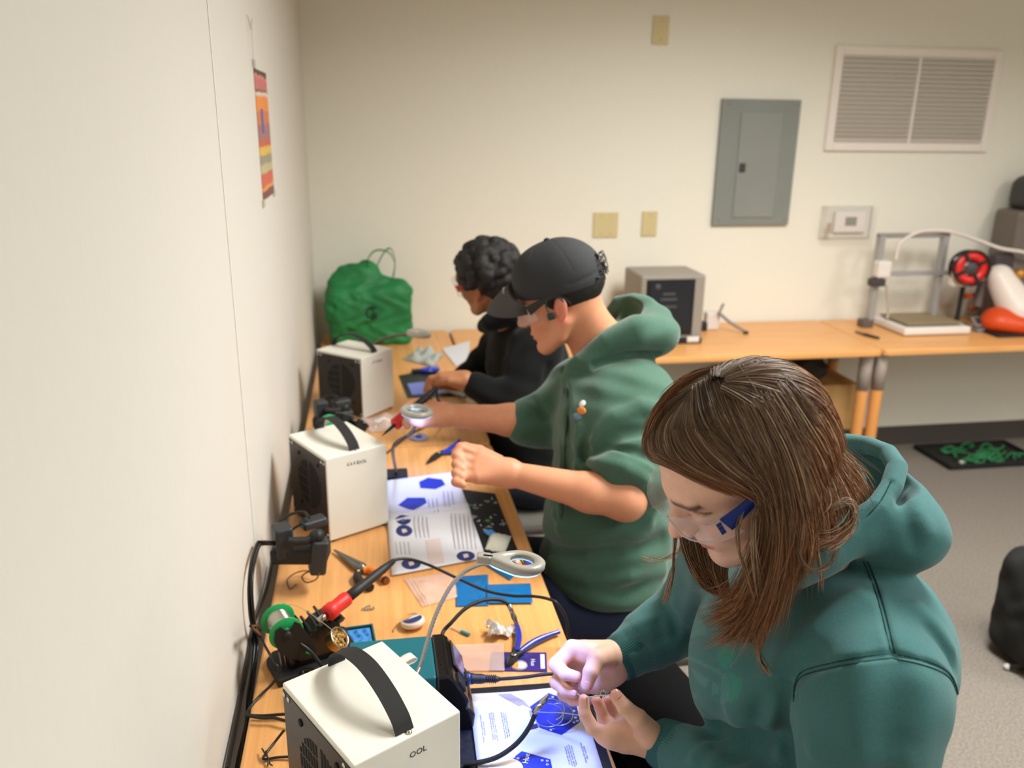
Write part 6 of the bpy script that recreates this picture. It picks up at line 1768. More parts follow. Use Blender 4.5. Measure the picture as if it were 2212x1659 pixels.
# jeans, shoes
T2 = SDF()
T2.u(p_ell((.83, 1.85, .54), (.15, .18, .12)), .04)
for a_, b_, c_ in (((.82, 1.76, .545), (.42, 1.80, .585), (.46, 1.78, .10)), ((.82, 1.95, .545), (.42, 2.02, .585), (.46, 2.02, .10))):
    T2.u(p_cone(a_, b_, .095, .072), .04); T2.u(p_cone(b_, c_, .070, .058), .03)
for s_ in np.linspace(.1, .9, 6): T2.ridge([np.array([.82 - .4 * s_, 1.70, .62]), np.array([.80 - .4 * s_, 1.80, .66]), np.array([.78 - .4 * s_, 1.88, .62])], .006, .01)
V_, Q_ = T2.mesh((.30, 1.5, .03), (1.05, 2.2, .74), .008)
np_mesh('jeans', V_, Q_, mat('jeans_navy', (30, 38, 66), rough=.85, bump=.5, bscale=500), p2)
for yy in (1.78, 2.02):
    S_ = SDF().u(p_ell((.42, yy, .045), (.13, .045, .045)), .02).u(p_ell((.47, yy, .07), (.05, .04, .05)), .03).sub(p_plane((0, 0, .002), (0, 0, 1)), .004)
    V_, Q_ = S_.mesh((.25, yy - .07, -.01), (.6, yy + .07, .14), .008)
    np_mesh('shoe', V_, Q_, mat('shoe_dark', (1, 1, 1)), p2)

# ---------------------------------------------------------------- person in black (farthest)
HC3 = np.array([.606, 2.652, 1.219])
HR3 = np.array([[-0.715, -0.619, -0.324], [0.681, -0.722, -0.122], [-0.159, -0.308, 0.938]])
HR3, _ = np.linalg.qr(HR3); HR3 = HR3 * np.sign(np.array([-HR3[0, 0], -HR3[1, 1], HR3[2, 2]]))[None]
p3 = thing('person', 'person with short curly black hair in a black hoodie, farthest at the table', 'person', (.78, 2.68, 0))
neck3 = np.array([.70, 2.66, 1.09])
SL3, EL3, WL3 = np.array([.735, 2.50, 1.03]), at(1010, 850, 2.50), at(1003, 822, 2.60)
SR3, ER3, WR3 = np.array([.72, 2.86, 1.02]), np.array([.64, 2.96, .86]), np.array([.52, 2.84, .83])
EL3 = np.array([.66, 2.42, .88])
B3 = SDF()
W3 = head_sdf(B3, HC3, HR3, 1.0, 'c', neck3)
B3.u(p_ell((.75, 2.68, .95), (.10, .15, .16)), .04).u(p_cone(neck3, (.75, 2.68, 1.0), .055, .09), .04).u(p_ell((.76, 2.68, .70), (.11, .14, .22)), .04)
for s_, e_, w_ in ((SL3, EL3, WL3), (SR3, ER3, WR3)):
    B3.u(p_cone((.75, 2.68, 1.0), s_, .06, .05), .03).u(p_cone(s_, e_, .045, .038), .02).u(p_cone(e_, w_, .036, .026), .02)
for w_, sx in ((WL3, 1), (WR3, -1)):
    d_ = np.array([-.85, .25 * sx, .1]); d_ /= np.linalg.norm(d_); sd_ = np.array([0, 1, 0]) * sx
    ks = [w_ + d_ * .075 + sd_ * (.012 * (i - 1.5)) + np.array([0, 0, .004 * (1.5 - i)]) for i in range(4)]
    fg = [([k_, k_ + d_ * .032 + np.array([0, 0, -.012]), k_ + d_ * .040 + np.array([0, 0, -.036]), k_ + d_ * .026 + np.array([0, 0, -.050])], [.012, .0105, .009, .008]) for k_ in ks]
    hand_sdf(B3, w_, [((w_, .026), (k_, .014)) for k_ in ks], fg, ([w_ + d_ * .02 - sd_ * .02, w_ + d_ * .05 - sd_ * .03, w_ + d_ * .082 - sd_ * .022 + np.array([0, 0, -.01]), w_ + d_ * .098 - sd_ * .010 + np.array([0, 0, -.022])], [.018, .013, .011, .0095]))
V_, Q_ = B3.mesh((.25, 2.25, .45), (1.0, 3.1, 1.42), .006)
C_ = face_color(V_, HC3, HR3, 1.0, L3(160, 108, 74), L3(140, 84, 70), L3(26, 20, 18))
np_mesh('body', V_, Q_, mat('skin_brown', (160, 108, 74), rough=.5, vcol=True, spec=.4), p3, C_)
Hc = SDF()
Hc.u(p_ell(W3(-.022, 0, .055), (.106, .090, .088), HR3), .01)
Hc.u(p_ell(W3(-.07, 0, .0), (.055, .075, .06), HR3), .03)
Hc.sub(p_plane(W3(.070, 0, .058), HR3 @ np.array([-.72, 0, .69])), .012)
rgn = np.random.RandomState(9)
for i in range(150):
    th, ph = math.acos(rgn.uniform(-.35, 1)), rgn.uniform(0, 2 * PI)
    q = np.array([-.022 + .103 * math.sin(th) * math.cos(ph), .088 * math.sin(th) * math.sin(ph), .055 + .086 * math.cos(th)])
    if (q - np.array([.070, 0, .058])) @ np.array([-.72, 0, .69]) < .008: continue
    Hc.u(p_ell(W3(*q), (.012 + .006 * rgn.rand(),) * 3), .008)
V_, Q_ = Hc.mesh(HC3 - .19, HC3 + .19, .0045)
np_mesh('hair', V_, Q_, M_hairb, p3)
H3 = SDF()
H3.u(p_ell((.745, 2.68, .93), (.14, .185, .18)), .05).u(p_ell((.745, 2.68, .70), (.15, .18, .20)), .05)
H3.u(p_cone(SL3 + np.array([.01, .03, 0]), SR3, .078, .078), .06)
H3.u(p_cone(SL3, EL3, .076, .066), .05).u(p_cone(EL3, EL3 * .25 + WL3 * .75, .062, .044), .03)
H3.u(p_cone(SR3, ER3, .074, .062), .05).u(p_cone(ER3, ER3 * .2 + WR3 * .8, .058, .040), .03)
H3.u(p_chain([W3(.03, .05, -.125), W3(-.03, .075, -.10), W3(-.09, .05, -.085), W3(-.11, 0, -.08), W3(-.09, -.05, -.085), W3(-.03, -.075, -.1)], [.026, .034, .042, .046, .042, .034]), .03)
H3.sub(p_cone(W3(-.02, 0, -.04), neck3 + np.array([0, 0, .02]), .058, .058), .01)
H3.ridge([np.array([.64, 2.50, 1.0]), np.array([.62, 2.48, .93]), np.array([.66, 2.50, .86])], .012, .015)
H3.ridge([np.array([.70, 2.43, 1.02]), np.array([.68, 2.40, .95]), np.array([.66, 2.38, .88])], .010, .014)
H3.ridge([np.array([.76, 2.42, 1.0]), np.array([.75, 2.40, .92])], -.010, .014)
H3.wave.append(lambda P: .003 * np.sin(P[:, 0] * 40 + 4 * np.sin(P[:, 2] * 20)) * np.sin(P[:, 1] * 34 + P[:, 2] * 22))
V_, Q_ = H3.mesh((.38, 2.2, .45), (1.05, 3.15, 1.30), .008)
np_mesh('hoodie', V_, Q_, mat('hoodie_black', (17, 18, 19), rough=.85, sheen=.06, spec=.12), p3)
T3 = SDF()
T3.u(p_ell((.77, 2.68, .53), (.14, .17, .11)), .04)
for yy in (2.60, 2.78):
    T3.u(p_cone((.76, yy, .54), (.40, yy, .57), .088, .068), .04); T3.u(p_cone((.40, yy, .56), (.44, yy, .10), .066, .055), .03)
V_, Q_ = T3.mesh((.28, 2.4, .03), (1.0, 3.0, .70), .009)
np_mesh('trousers', V_, Q_, mat('trousers_dark', (26, 30, 42), rough=.85), p3)
for yy in (2.60, 2.78):
    S_ = SDF().u(p_ell((.40, yy, .045), (.13, .045, .045)), .02).u(p_ell((.45, yy, .07), (.05, .04, .05)), .03).sub(p_plane((0, 0, .002), (0, 0, 1)), .004)
    V_, Q_ = S_.mesh((.23, yy - .07, -.01), (.6, yy + .07, .14), .01)
    np_mesh('shoe', V_, Q_, mat('shoe_dark', (1, 1, 1)), p3)
glasses('', 'safety glasses with reddish temples on the person in the black hoodie', HC3, HR3, mat('temple_red', (170, 40, 44), rough=.4), None, 1.0, False)

# ---------------------------------------------------------------- chairs (mostly hidden under the people)
M_seatb = mat('seat_grey_fabric', (104, 100, 92), rough=.95, noise=.5, nscale=400, bump=.5, bscale=700)
M_frame = mat('chair_frame', (40, 40, 42), rough=.4, metal=.4)
def chair(x, y, rz, label, back=True):
    t = thing('task_chair' if back else 'padded_stool', label, 'chair' if back else 'stool', (x, y, 0), rz, 'chairs at the long table' if back else None)
    MB().box((0, 0, .425), (.44, .44, .055), bev=.024).build('seat', M_seatb, t)
    if back: MB().box((.235, 0, .66), (.04, .40, .26), R=np.array([[.98, 0, .17], [0, 1, 0], [-.17, 0, .98]]), bev=.018).build('backrest', M_seatb, t)
    for s in (-1, 1) if back else ():
        MB().tube(spline([(.20, s * .17, .40), (.25, s * .17, .45), (.24, s * .17, .60)], 10), .011, 8).build('back_support', M_frame, t)
    for sx in (-1, 1):
        for s in (-1, 1):
            l = MB().tube([(sx * .17, s * .19, .41), (sx * .21, s * .21, .012)], .012, 10).build('leg', M_frame, t)
            MB().lathe([(.015, 0), (.015, .02)], (sx * .211, s * .2105, 0), None, 12).build('foot_cap', M_rubber, l)
    for s in (-1, 1): MB().tube([(-.18, s * .195, .33), (.18, s * .195, .33)], .009, 8).build('side_rail', M_frame, t)
chair(.84, .90, 0, 'grey fabric stool under the person in the teal hoodie', False)
chair(.93, 1.93, 0, 'grey fabric chair under the person in the green hoodie')
chair(.80, 2.68, 0, 'grey fabric chair under the person in the black hoodie')
# ================================================================= second and third work places, back benches, floor
def dup(root, dx, dy, dz=0, rz=0, label=None):
    r = root.copy(); COL.objects.link(r)
    r.location = (root.location[0] + dx, root.location[1] + dy, root.location[2] + dz); r.rotation_euler[2] += rz
    if label: r['label'] = label
    for ch in [q_ for q_ in bpy.data.objects if q_.parent == root]:
        c = ch.copy(); COL.objects.link(c); c.parent = r; c.matrix_parent_inverse = ch.matrix_parent_inverse.copy()
        for g_ in [q_ for q_ in bpy.data.objects if q_.parent == ch]:
            d = g_.copy(); COL.objects.link(d); d.parent = c; d.matrix_parent_inverse = g_.matrix_parent_inverse.copy()
    return r
bpy.context.view_layer.update()
dup(st, .050, 1.045, .0, label='glossy black soldering iron stand behind the middle white box')
dup(sp, .050, 1.045, .0, label='bright green spool of solder wire peeking over the middle white box')
ps = bpy.data.objects['power_strip']
dup(ps, .04, .84, label='black plug adapters at the left wall in front of the farthest white box')

t = thing('magnifier_lamp', 'grey magnifier lamp held over the right hand of the person in the black cap', 'lamp', (.275, 2.245, Z))
MB().box((0, 0, .006), (.085, .06, .012), bev=.003).build('base', M_blkm, t)
g2 = spline([np.array([.285, 2.245, Z + .01]), at(850, 965, 2.10), at(882, 940, 2.11), at(902, 915, 2.10), at(915, 897, 2.08), at(905, 890, 2.06)], 50)
MB().tube(g2, .0045, 8).build('gooseneck', mat('gooseneck_dull', (120, 112, 104), rough=.4, metal=.6), t, world=True)
c2_ = at(900, 888, 2.05)
R2 = np.array([[1, 0, .1], [0, 1, 0], [-.1, 0, 1]])
MB().lathe([(.024, -.004), (.036, -.008), (.040, -.003), (.040, .003), (.036, .007), (.026, .006), (.024, -.004)], c2_, R2, 36).build('lamp_head', M_lampg, t, world=True)
MB().lathe([(.025, 0), (.025, .001)], c2_, R2, 30).build('lens', mat('lens_glass', (1, 1, 1)), t, world=True)
MB().lathe([(.024, -.0095), (.036, -.0095)], c2_, R2, 36).build('light_ring', mat('led_ring', (1, 1, 1)), t, world=True)
lamp_light('magnifier_lamp_light', tuple(c2_ + np.array([0, 0, -.02])), 1.2, tuple(atz(905, 945, Z)))
lamp_light('manual_lamp_light', tuple(atz(880, 1048, Z) + np.array([-.02, .03, .30])), 3.6, tuple(atz(880, 1048, Z)))

ir2 = thing('soldering_iron', 'soldering iron with a red grip held by the person in the black cap', 'soldering iron', tuple(at(862, 908, 2.08)), 0, 'soldering irons')
a_, b_ = at(852, 918, 2.07), at(884, 890, 2.10)
d_ = (b_ - a_) / np.linalg.norm(b_ - a_)
MB().lathe([(.013, 0), (.016, .003), (.015, .03), (.014, .05), (.011, .052)], a_, basis(d_), 18).build('grip', M_red, ir2, world=True)
MB().lathe([(.0105, .05), (.0095, .12), (.006, .16)], a_, basis(d_), 16).build('handle', M_blkm, ir2, world=True)
MB().lathe([(.0008, -.045), (.003, -.03), (.005, -.002), (.006, .002)], a_, basis(d_), 12).build('shaft', M_blkm, ir2, world=True)
MB().tube(spline([a_ + d_ * .16, at(945, 862, 2.2), at(960, 880, 2.25), atz(955, 920, Z + .01), atz(900, 930, Z + .004), atz(840, 975, Z + .004), atz(825, 985, Z + .004)], 50), .003, 6).build('cord', M_blkm, ir2, world=True)
cutters('flush_cutters', 'blue handled flush cutters by the left hand of the person in the black cap', atz(948, 985, Z + .002), atz(992, 955, Z + .002), atz(992, 983, Z + .002), atz(922, 1004, Z + .002), Z + .002, 1.1, 'blue flush cutters')
bag('plastic_bag', ((770, 905), (860, 892), (880, 925), (800, 935)), 'clear bag of parts between the middle and farthest white boxes', Z + .001, mat('clear_bag_pale', (240, 214, 200), rough=.25, alpha=.55), group='clear plastic bags', seed=8, crinkle=.02)
q = atz(828, 918, Z)
m = MB().grid(lambda u, v: (q[0] + (u - .5) * .06, q[1] + (v - .5) * .08, Z + .004 + .02 * math.sin(u * PI) * math.sin(v * PI) + .006 * math.sin(u * 19) * math.sin(v * 15)), 14, 14, smooth=False)
o = m.build('tissue', mat('tissue_white', (1, 1, 1))); sd = o.modifiers.new('thick', 'SOLIDIFY'); sd.thickness = .001
single(o, 'crumpled white tissue left of the red soldering grip of the middle person', 'tissue')
q = atz(768, 925, Z)
t = thing('wire_stripper', 'small grey and black tool lying behind the middle white box', 'tool', tuple(q))
MB().tube([q + np.array([-.04, .05, .008]), q + np.array([.0, 0, .010]), q + np.array([.03, -.04, .008])], [.006, .009, .006], 10).build('handle', M_blkm, t, world=True)
MB().tube([q + np.array([-.04, .05, .008]), q + np.array([-.07, .075, .008])], [.004, .001], 8).build('jaw', M_steel, t, world=True)
t = thing('circuit_board', 'small bluish circuit board in the glow of the middle lamp', 'circuit board', tuple(atz(905, 947, Z)), .3)
MB().prism(hexpoly(0, 0, .032), .0016, (0, 0, .003)).build('board', mat('board_pale', (150, 150, 200), rough=.4), t)
MB().box((0, 0, .0075), (.016, .016, .006), bev=.001).build('battery_holder', mat('board_blue', (50, 70, 160), rough=.4), t)
MB().tube([(-.02, 0, .006), (.0, .02, .012), (.026, .008, .006)], .001, 5).build('lead_wire', M_solder, t)

# third work place
cm = [tuple(atz(x, y, Z)[:2]) for x, y in ((861, 812), (935, 798), (1010, 842), (1000, 856), (880, 860))]
t = thing('reference_mat', 'dark reference mat in front of the person in the black hoodie', 'mat', (.42, 3.05, Z))
MB().prism(ccw(cm), .002, (-.42, -3.05, 0)).build('mat_sheet', M_mat, t)
bp_ = [tuple(atz(x, y, Z)[:2]) for x, y in ((880, 832), (945, 825), (962, 850), (890, 856))]
o = sheet('instruction_manual', bp_, Z + .0022, .004, mat('page_blue_lit', (120, 136, 214), rough=.6)); single(o, 'manual page with painted-in blue light lying on the dark mat of the person in black', 'booklet', 'open instruction manuals')  # blue light falling on the page is painted into its colour
q = atz(908, 805, Z)
t = thing('flush_cutters', 'dark blue cutters lying at the top of the farthest reference mat', 'cutters', tuple(q), 0, 'blue flush cutters')
for s in (-1, 1):
    MB().tube(spline([q + np.array([.0, 0, .010]), q + np.array([.035, .02 * s, .012]), q + np.array([.075, .012 * s + .02, .010])], 10), .0075, 8).build('handle', M_blueh, t, world=True)
MB().box(q + np.array([-.015, 0, .009]), (.04, .022, .012), R=.2, bev=.003).build('jaw', M_blkm, t, world=True)
for k, (px, lab) in enumerate(((((868, 776), (905, 755), (960, 764), (935, 792)), 'crinkled silvery bag on the far table left of the far hand'),)):
    bag('plastic_bag', px, lab, Z + .002, mat('bag_silver', (170, 176, 172), rough=.3), group='clear plastic bags', seed=20, crinkle=.03)
wp_ = [tuple(atz(x, y, Z)[:2]) for x, y in ((955, 755), (1015, 738), (1012, 778), (985, 792))]
o = sheet('paper_sheet', wp_, Z + .001, .003, M_paper); single(o, 'white printed papers on the far table beside the person in black', 'papers')
t = thing('pliers', 'grey pliers lying at the near corner of the farthest reference mat', 'pliers', tuple(atz(975, 855, Z)))
MB().tube([atz(945, 852, Z + .01), atz(975, 846, Z + .01), atz(1005, 858, Z + .01)], [.004, .012, .007], 10).build('handle', mat('plier_grey', (150, 150, 156), rough=.3, metal=.6), t, world=True)
t = thing('magnifier_lamp', 'pale magnifier lamp on a bent neck behind the farthest white box', 'lamp', (.24, 3.05, Z))
MB().box((0, 0, .01), (.10, .08, .02), bev=.003).build('base', M_blkm, t)
MB().tube(spline([np.array([.24, 3.05, Z + .02]), np.array([.22, 3.06, .90]), at(805, 745, 3.05), at(840, 728, 3.0), at(880, 722, 2.95)], 40), .006, 8).build('gooseneck', mat('gooseneck_dull', (1, 1, 1)), t, world=True)
MB().lathe([(.02, -.006), (.042, -.008), (.045, .0), (.040, .007), (.025, .006), (.02, -.006)], at(905, 720, 2.93), R2, 30).build('lamp_head', mat('lamp_pale', (190, 184, 174), rough=.4), t, world=True)

# green tote bag
Bg = SDF()
Rb = rotz(.06)
Bg.u(p_box((.225, 3.80, .87), (.185, .085, .132), .03, Rb), .02)
Bg.u(p_ell((.14, 3.80, 1.00), (.095, .05, .10)), .05).u(p_ell((.33, 3.79, .985), (.075, .05, .055)), .04).u(p_ell((.215, 3.79, 1.02), (.07, .04, .10)), .04).u(p_ell((.13, 3.78, .90), (.10, .10, .10)), .05)
Bg.sub(p_ell((.22, 3.83, 1.09), (.10, .02, .05)), .02)
rg = random.Random(4)
for k in range(16):
    x = .05 + .36 * rg.random(); z = .80 + .2 * rg.random()
    Bg.ridge([np.array([x, 3.70, z]), np.array([x + .12 * (rg.random() - .5), 3.69, z + .12 * (rg.random() - .3)])], .010 * (1 if k % 2 else -1), .014)
Bg.wave.append(lambda P: .004 * np.sin(P[:, 0] * 55 + 3 * np.sin(P[:, 2] * 40)) * np.sin(P[:, 2] * 38 + P[:, 0] * 20))
Bg.sub(p_plane((0, 0, Z + .002), (0, 0, 1)), .003)
V_, Q_ = Bg.mesh((-.02, 3.62, .70), (.48, 3.98, 1.18), .007)
M_tote = mat('tote_green', (34, 132, 72), rough=.6, noise=.35, nscale=9)
tb = thing('tote_bag', 'bulging green fabric tote bag in the far left corner', 'bag', (.225, 3.80, Z))
tb['category'] = 'bag'
np_mesh('bag_body', V_, Q_, M_tote, tb)
def strap_loop(pts, wd, m, parent, name):
    P_ = spline(pts, 40); vs = []
    for p_ in P_:
        vs += [p_ + np.array([0, -wd / 2, 0]), p_ + np.array([0, wd / 2, 0])]
    o = MB().add(vs, [(2 * i, 2 * i + 1, 2 * i + 3, 2 * i + 2) for i in range(39)], 0, True).build(name, m, parent, world=True)
    s_ = o.modifiers.new('thick', 'SOLIDIFY'); s_.thickness = .003
A_ = lambda x, y, yy=3.78: atplane(x, y, 1, yy)
strap_loop([A_(792, 600), A_(796, 560), A_(812, 542), A_(838, 545), A_(852, 568), A_(848, 598)], .035, M_tote, tb, 'handle')
strap_loop([A_(806, 596, 3.83), A_(826, 552, 3.83), A_(842, 537, 3.83), A_(852, 560, 3.83), A_(850, 596, 3.83)], .03, M_tote, tb, 'handle')
gp = Bg.trace(802, 676, 1.5)
if gp is not None: text('lettering', 'G', .085, gp + np.array([0, -.012, 0]), rotz(.06) @ np.stack([(1, 0, 0), (0, 0, 1), (0, -1, 0)], 1), mat('tote_ink', (24, 44, 30), rough=.7), tb, extrude=.004)

# grey cabinet with dark window
t = thing('grey_cabinet', 'grey metal cabinet machine with a dark glass door on the back table', 'machine', (1.595, 3.74, Z))
MB().box((0, 0, .165), (.31, .26, .31), bev=.012).build('housing', mat('cabinet_grey', (146, 138, 128), rough=.45), t)
MB().box((-.012, -.1315, .170), (.232, .004, .262), bev=.006).build('door_frame', mat('door_black', (24, 25, 28), rough=.3), t)
MB().box((-.012, -.1345, .175), (.205, .003, .225), bev=.002).build('window', mat('smoked_glass', (34, 36, 42), rough=.1), t)
for z, w_ in ((.235, .06), (.21, .08), (.175, .08)): MB().box((-.02, -.1362, z), (w_, .001, .010), bev=.0004).build('shelf', mat('shelf_grey', (72, 72, 72), rough=.5), t)
MB().lathe([(.014, 0), (.012, .002), (0, .003)], (-.075, -.1355, .268), basis((0, -1, 0)), 16).build('dial', mat('shelf_grey', (72, 72, 72), rough=.5), t)
MB().box((0, -.02, .014), (.30, .26, .028), bev=.004).build('base', mat('door_black', (24, 25, 28), rough=.3), t)
MB().box((.105, -.152, .022), (.06, .01, .026), bev=.004).build('white_tag', mat('tag_white', (210, 210, 208), rough=.5), t)
# small gadget with arms
t = thing('clip_stand', 'small white gadget with grey jointed arms beside the grey cabinet', 'tool', (1.92, 3.84, Z))
MB().box((-.02, .02, .045), (.07, .05, .09), bev=.008).build('body', mat('gadget_white', (214, 206, 200), rough=.5), t)
MB().box((-.075, .0, .022), (.04, .05, .044), bev=.008).build('black_block', M_blkm, t)
MB().tube([(.0, -.02, .09), (.045, -.05, .05), (.11, -.09, .012)], .008, 8).build('arm', mat('arm_grey', (128, 122, 118), rough=.4), t)
MB().tube([(.0, -.02, .09), (.035, .02, .125)], .007, 8).build('arm', mat('arm_grey', (128, 122, 118), rough=.4), t)
MB().lathe([(.014, 0), (.012, .012), (0, .014)], (.115, -.093, 0), None, 14).build('foot', M_blkm, t)

# white bed printer
M_alu = mat('aluminium', (168, 168, 168), rough=.35, metal=.4)
t = thing('desktop_printer', 'white bed 3D printer with an open grey frame on the right back table', 'printer', (2.97, 3.74, Z))
MB().box((0, 0, .022), (.36, .28, .036), bev=.008).build('base', mat('printer_white', (222, 216, 210), rough=.45), t)
MB().box((0, .01, .052), (.30, .24, .008), bev=.002).build('print_bed', mat('bed_tan', (140, 124, 96), rough=.6), t)
for sx in (-.235, .115): MB().box((sx, .08, .235), (.030, .04, .45), bev=.004).build('upright', M_alu, t)
MB().box((-.06, .08, .462), (.385, .035, .022), bev=.004).build('top_bar', mat('bar_grey', (140, 136, 134), rough=.4), t)
MB().box((-.02, .06, .275), (.42, .025, .022), bev=.003).build('gantry_bar', M_alu, t)
MB().box((-.225, .05, .300), (.075, .055, .085), bev=.012).build('motor_cover', mat('printer_white', (222, 216, 210), rough=.45), t)
MB().box((-.245, .05, .235), (.075, .05, .04), bev=.008).build('motor', mat('motor_dark', (66, 58, 62), rough=.5), t)
MB().box((.150, -.02, .262), (.080, .05, .085), bev=.012).build('print_head', mat('printer_white', (222, 216, 210), rough=.45), t)
MB().box((-.255, .08, .02), (.06, .06, .04), bev=.006).build('foot_block', mat('foot_brown', (96, 84, 78), rough=.6), t)
MB().tube([(-.19, .05, .22), (-.165, .04, .12), (-.17, .03, .05)], .007, 8).build('cable', mat('cable_tan', (176, 166, 150), rough=.6), t)
P2_ = lambda x, y, yy: atplane(x, y, 1, yy)
o = MB().tube(spline([P2_(1935, 560, 3.8), P2_(1945, 525, 3.8), P2_(1990, 500, 3.8), P2_(2050, 500, 3.78), P2_(2110, 518, 3.76), P2_(2160, 536, 3.74), P2_(2212, 545, 3.72), P2_(2260, 560, 3.72)], 50), .009, 8).build('feed_tube', mat('tube_white', (222, 212, 204), rough=.3), t, world=True)
# red filament spool
c_ = P2_(2090, 578, 3.70)
t = thing('filament_spool', 'black spool with bright red filament beside the printer head', 'spool', tuple(c_))
MB().lathe([(.028, -.015), (.085, -.015), (.088, -.012), (.088, -.008), (.03, -.008), (.028, -.015)], c_, basis((-.25, -1, .1)), 36).build('flange', M_blk, t, world=True)
MB().lathe([(.04, -.010), (.078, -.010), (.082, .03), (.04, .032), (.04, -.01)], c_ + np.array([0, -.012, 0]), basis((-.25, -1, .1)), 36).build('filament', mat('filament_red', (206, 36, 30), rough=.35), t, world=True)
Bz = basis((-.25, -1, .1))
for k in range(4):
    a_ = k * PI / 2 + .5
    MB().box(c_ + Bz @ np.array([.060 * math.cos(a_), .060 * math.sin(a_), .046]), (.055, .018, .006), R=Bz @ rotz(a_), bev=.002).build('spoke', M_blk, t, world=True)
MB().lathe([(.022, .030), (.03, .048), (.026, .052), (0, .052)], c_, Bz, 20).build('hub', mat('motor_dark', (66, 58, 62), rough=.5), t, world=True)
MB().lathe([(.080, .040), (.090, .042), (.090, .050), (.080, .050), (.080, .040)], c_, Bz, 36).build('front_rim', M_blk, t, world=True)
MB().tube([c_ + np.array([.02, .03, 0]), np.array([c_[0] + .03, c_[1] + .05, Z + .02])], .012, 10).build('holder_post', M_blkm, t, world=True)
MB().box((c_[0] + .03, c_[1] + .05, Z + .01), (.12, .10, .02), bev=.004).build('holder_base', M_blkm, t, world=True)
# small phone like display on a stand
q = P2_(2085, 680, 3.66) + np.array([.075, 0, 0])
t = thing('small_display', 'small dark display tilted on a grey stand at the corner of the printer', 'display', (q[0], q[1], Z))
Rt_ = np.array([[1, 0, 0], [0, .8, -.6], [0, .6, .8]])
MB().box((.02, .0, .048), (.085, .06, .012), R=Rt_, bev=.003).build('stand', mat('stand_grey', (128, 124, 120), rough=.4), t)
MB().box((.015, -.004, .056), (.055, .036, .003), R=Rt_).build('screen', mat('screen_dark', (44, 50, 62), rough=.2), t)
MB().box((.03, .0, .012), (.09, .07, .024), bev=.004).build('foot', mat('stand_grey', (128, 124, 120), rough=.4), t)
# orange and white machine
a_, b_ = P2_(2140, 600, 3.72), P2_(2200, 672, 3.62)
t = thing('vacuum_cleaner', 'white and orange rounded machine at the right end of the back table', 'machine', (b_[0], b_[1], Z))
d_ = b_ - a_; L_ = np.linalg.norm(d_)
O_ = SDF(); O_.u(p_cone(a_ + np.array([.05, .0, .0]), b_, .065, .090), .01).u(p_ell(b_ + np.array([.05, 0, .015]), (.125, .10, .090)), .03)
V_, Q_ = O_.mesh(b_ - .32, b_ + .35, .008); np_mesh('tank', V_, Q_, mat('tank_white', (226, 214, 204), rough=.4), t)
O_ = SDF(); O_.u(p_ell((b_[0] + .02, b_[1] - .0, Z + .055), (.20, .12, .065)), .01).u(p_ell((b_[0] - .10, b_[1], Z + .07), (.07, .08, .06)), .03).sub(p_plane((0, 0, Z + .012), (0, 0, 1)), .005)
V_, Q_ = O_.mesh((b_[0] - .35, b_[1] - .25, .70), (b_[0] + .35, b_[1] + .25, 1.0), .008); np_mesh('orange_base', V_, Q_, mat('base_orange', (206, 70, 20), rough=.45), t)
MB().box((b_[0] + .02, b_[1], Z + .008), (.38, .20, .016), bev=.005).build('sled', M_blkm, t, world=True)
MB().tube(spline([P2_(2120, 560, 3.74), P2_(2132, 580, 3.74), P2_(2118, 625, 3.74), P2_(2110, 665, 3.70)], 20), .022, 10).build('hose', mat('hose_brown', (84, 70, 66), rough=.5), t, world=True)
MB().box(P2_(2160, 575, 3.78), (.14, .06, .14), R=.3, bev=.02).build('motor_housing', mat('motor_dark', (66, 58, 62), rough=.5), t, world=True)
MB().lathe([(.022, 0), (.022, .03), (.012, .04)], P2_(2200, 590, 3.68), basis((-.3, -1, 0)), 16).build('brass_fitting', mat('fitting_gold', (196, 140, 60), rough=.4, metal=.5), t, world=True)
MB().tube([P2_(2085, 640, 3.76), P2_(2118, 635, 3.76), P2_(2100, 668, 3.74)], .016, 8).build('orange_strut', mat('base_orange', (1, 1, 1)), t, world=True)
t = thing('grey_tower', 'tall grey case with a black rounded lid at the right edge of the photo', 'machine', (3.63, 3.88, Z))
MB().box((0, 0, .29), (.34, .18, .58), bev=.02).build('case', mat('tower_grey', (108, 98, 90), rough=.5), t)
O_ = SDF(); O_.u(p_box((3.665, 3.88, 1.40), (.165, .09, .09), .06), .01); V_, Q_ = O_.mesh((3.42, 3.75, 1.28), (3.9, 4.0, 1.55), .01); np_mesh('lid', V_, Q_, mat('lid_dark', (58, 60, 58), rough=.5), t)
# flat dark tools on the back table
t = thing('hand_scraper', 'flat dark scraper lying at the front of the back table near the printer', 'tool', tuple(atz(1872, 723, Z)))
MB().tube([atz(1848, 716, Z + .006), atz(1868, 722, Z + .008)], [.006, .010], 8, flat=.5).build('blade', mat('blade_dark', (70, 60, 50), rough=.4), t, world=True)
MB().tube([atz(1868, 722, Z + .008), atz(1898, 730, Z + .008)], [.012, .010], 10, flat=.6).build('handle', mat('handle_dark', (60, 50, 42), rough=.6), t, world=True)

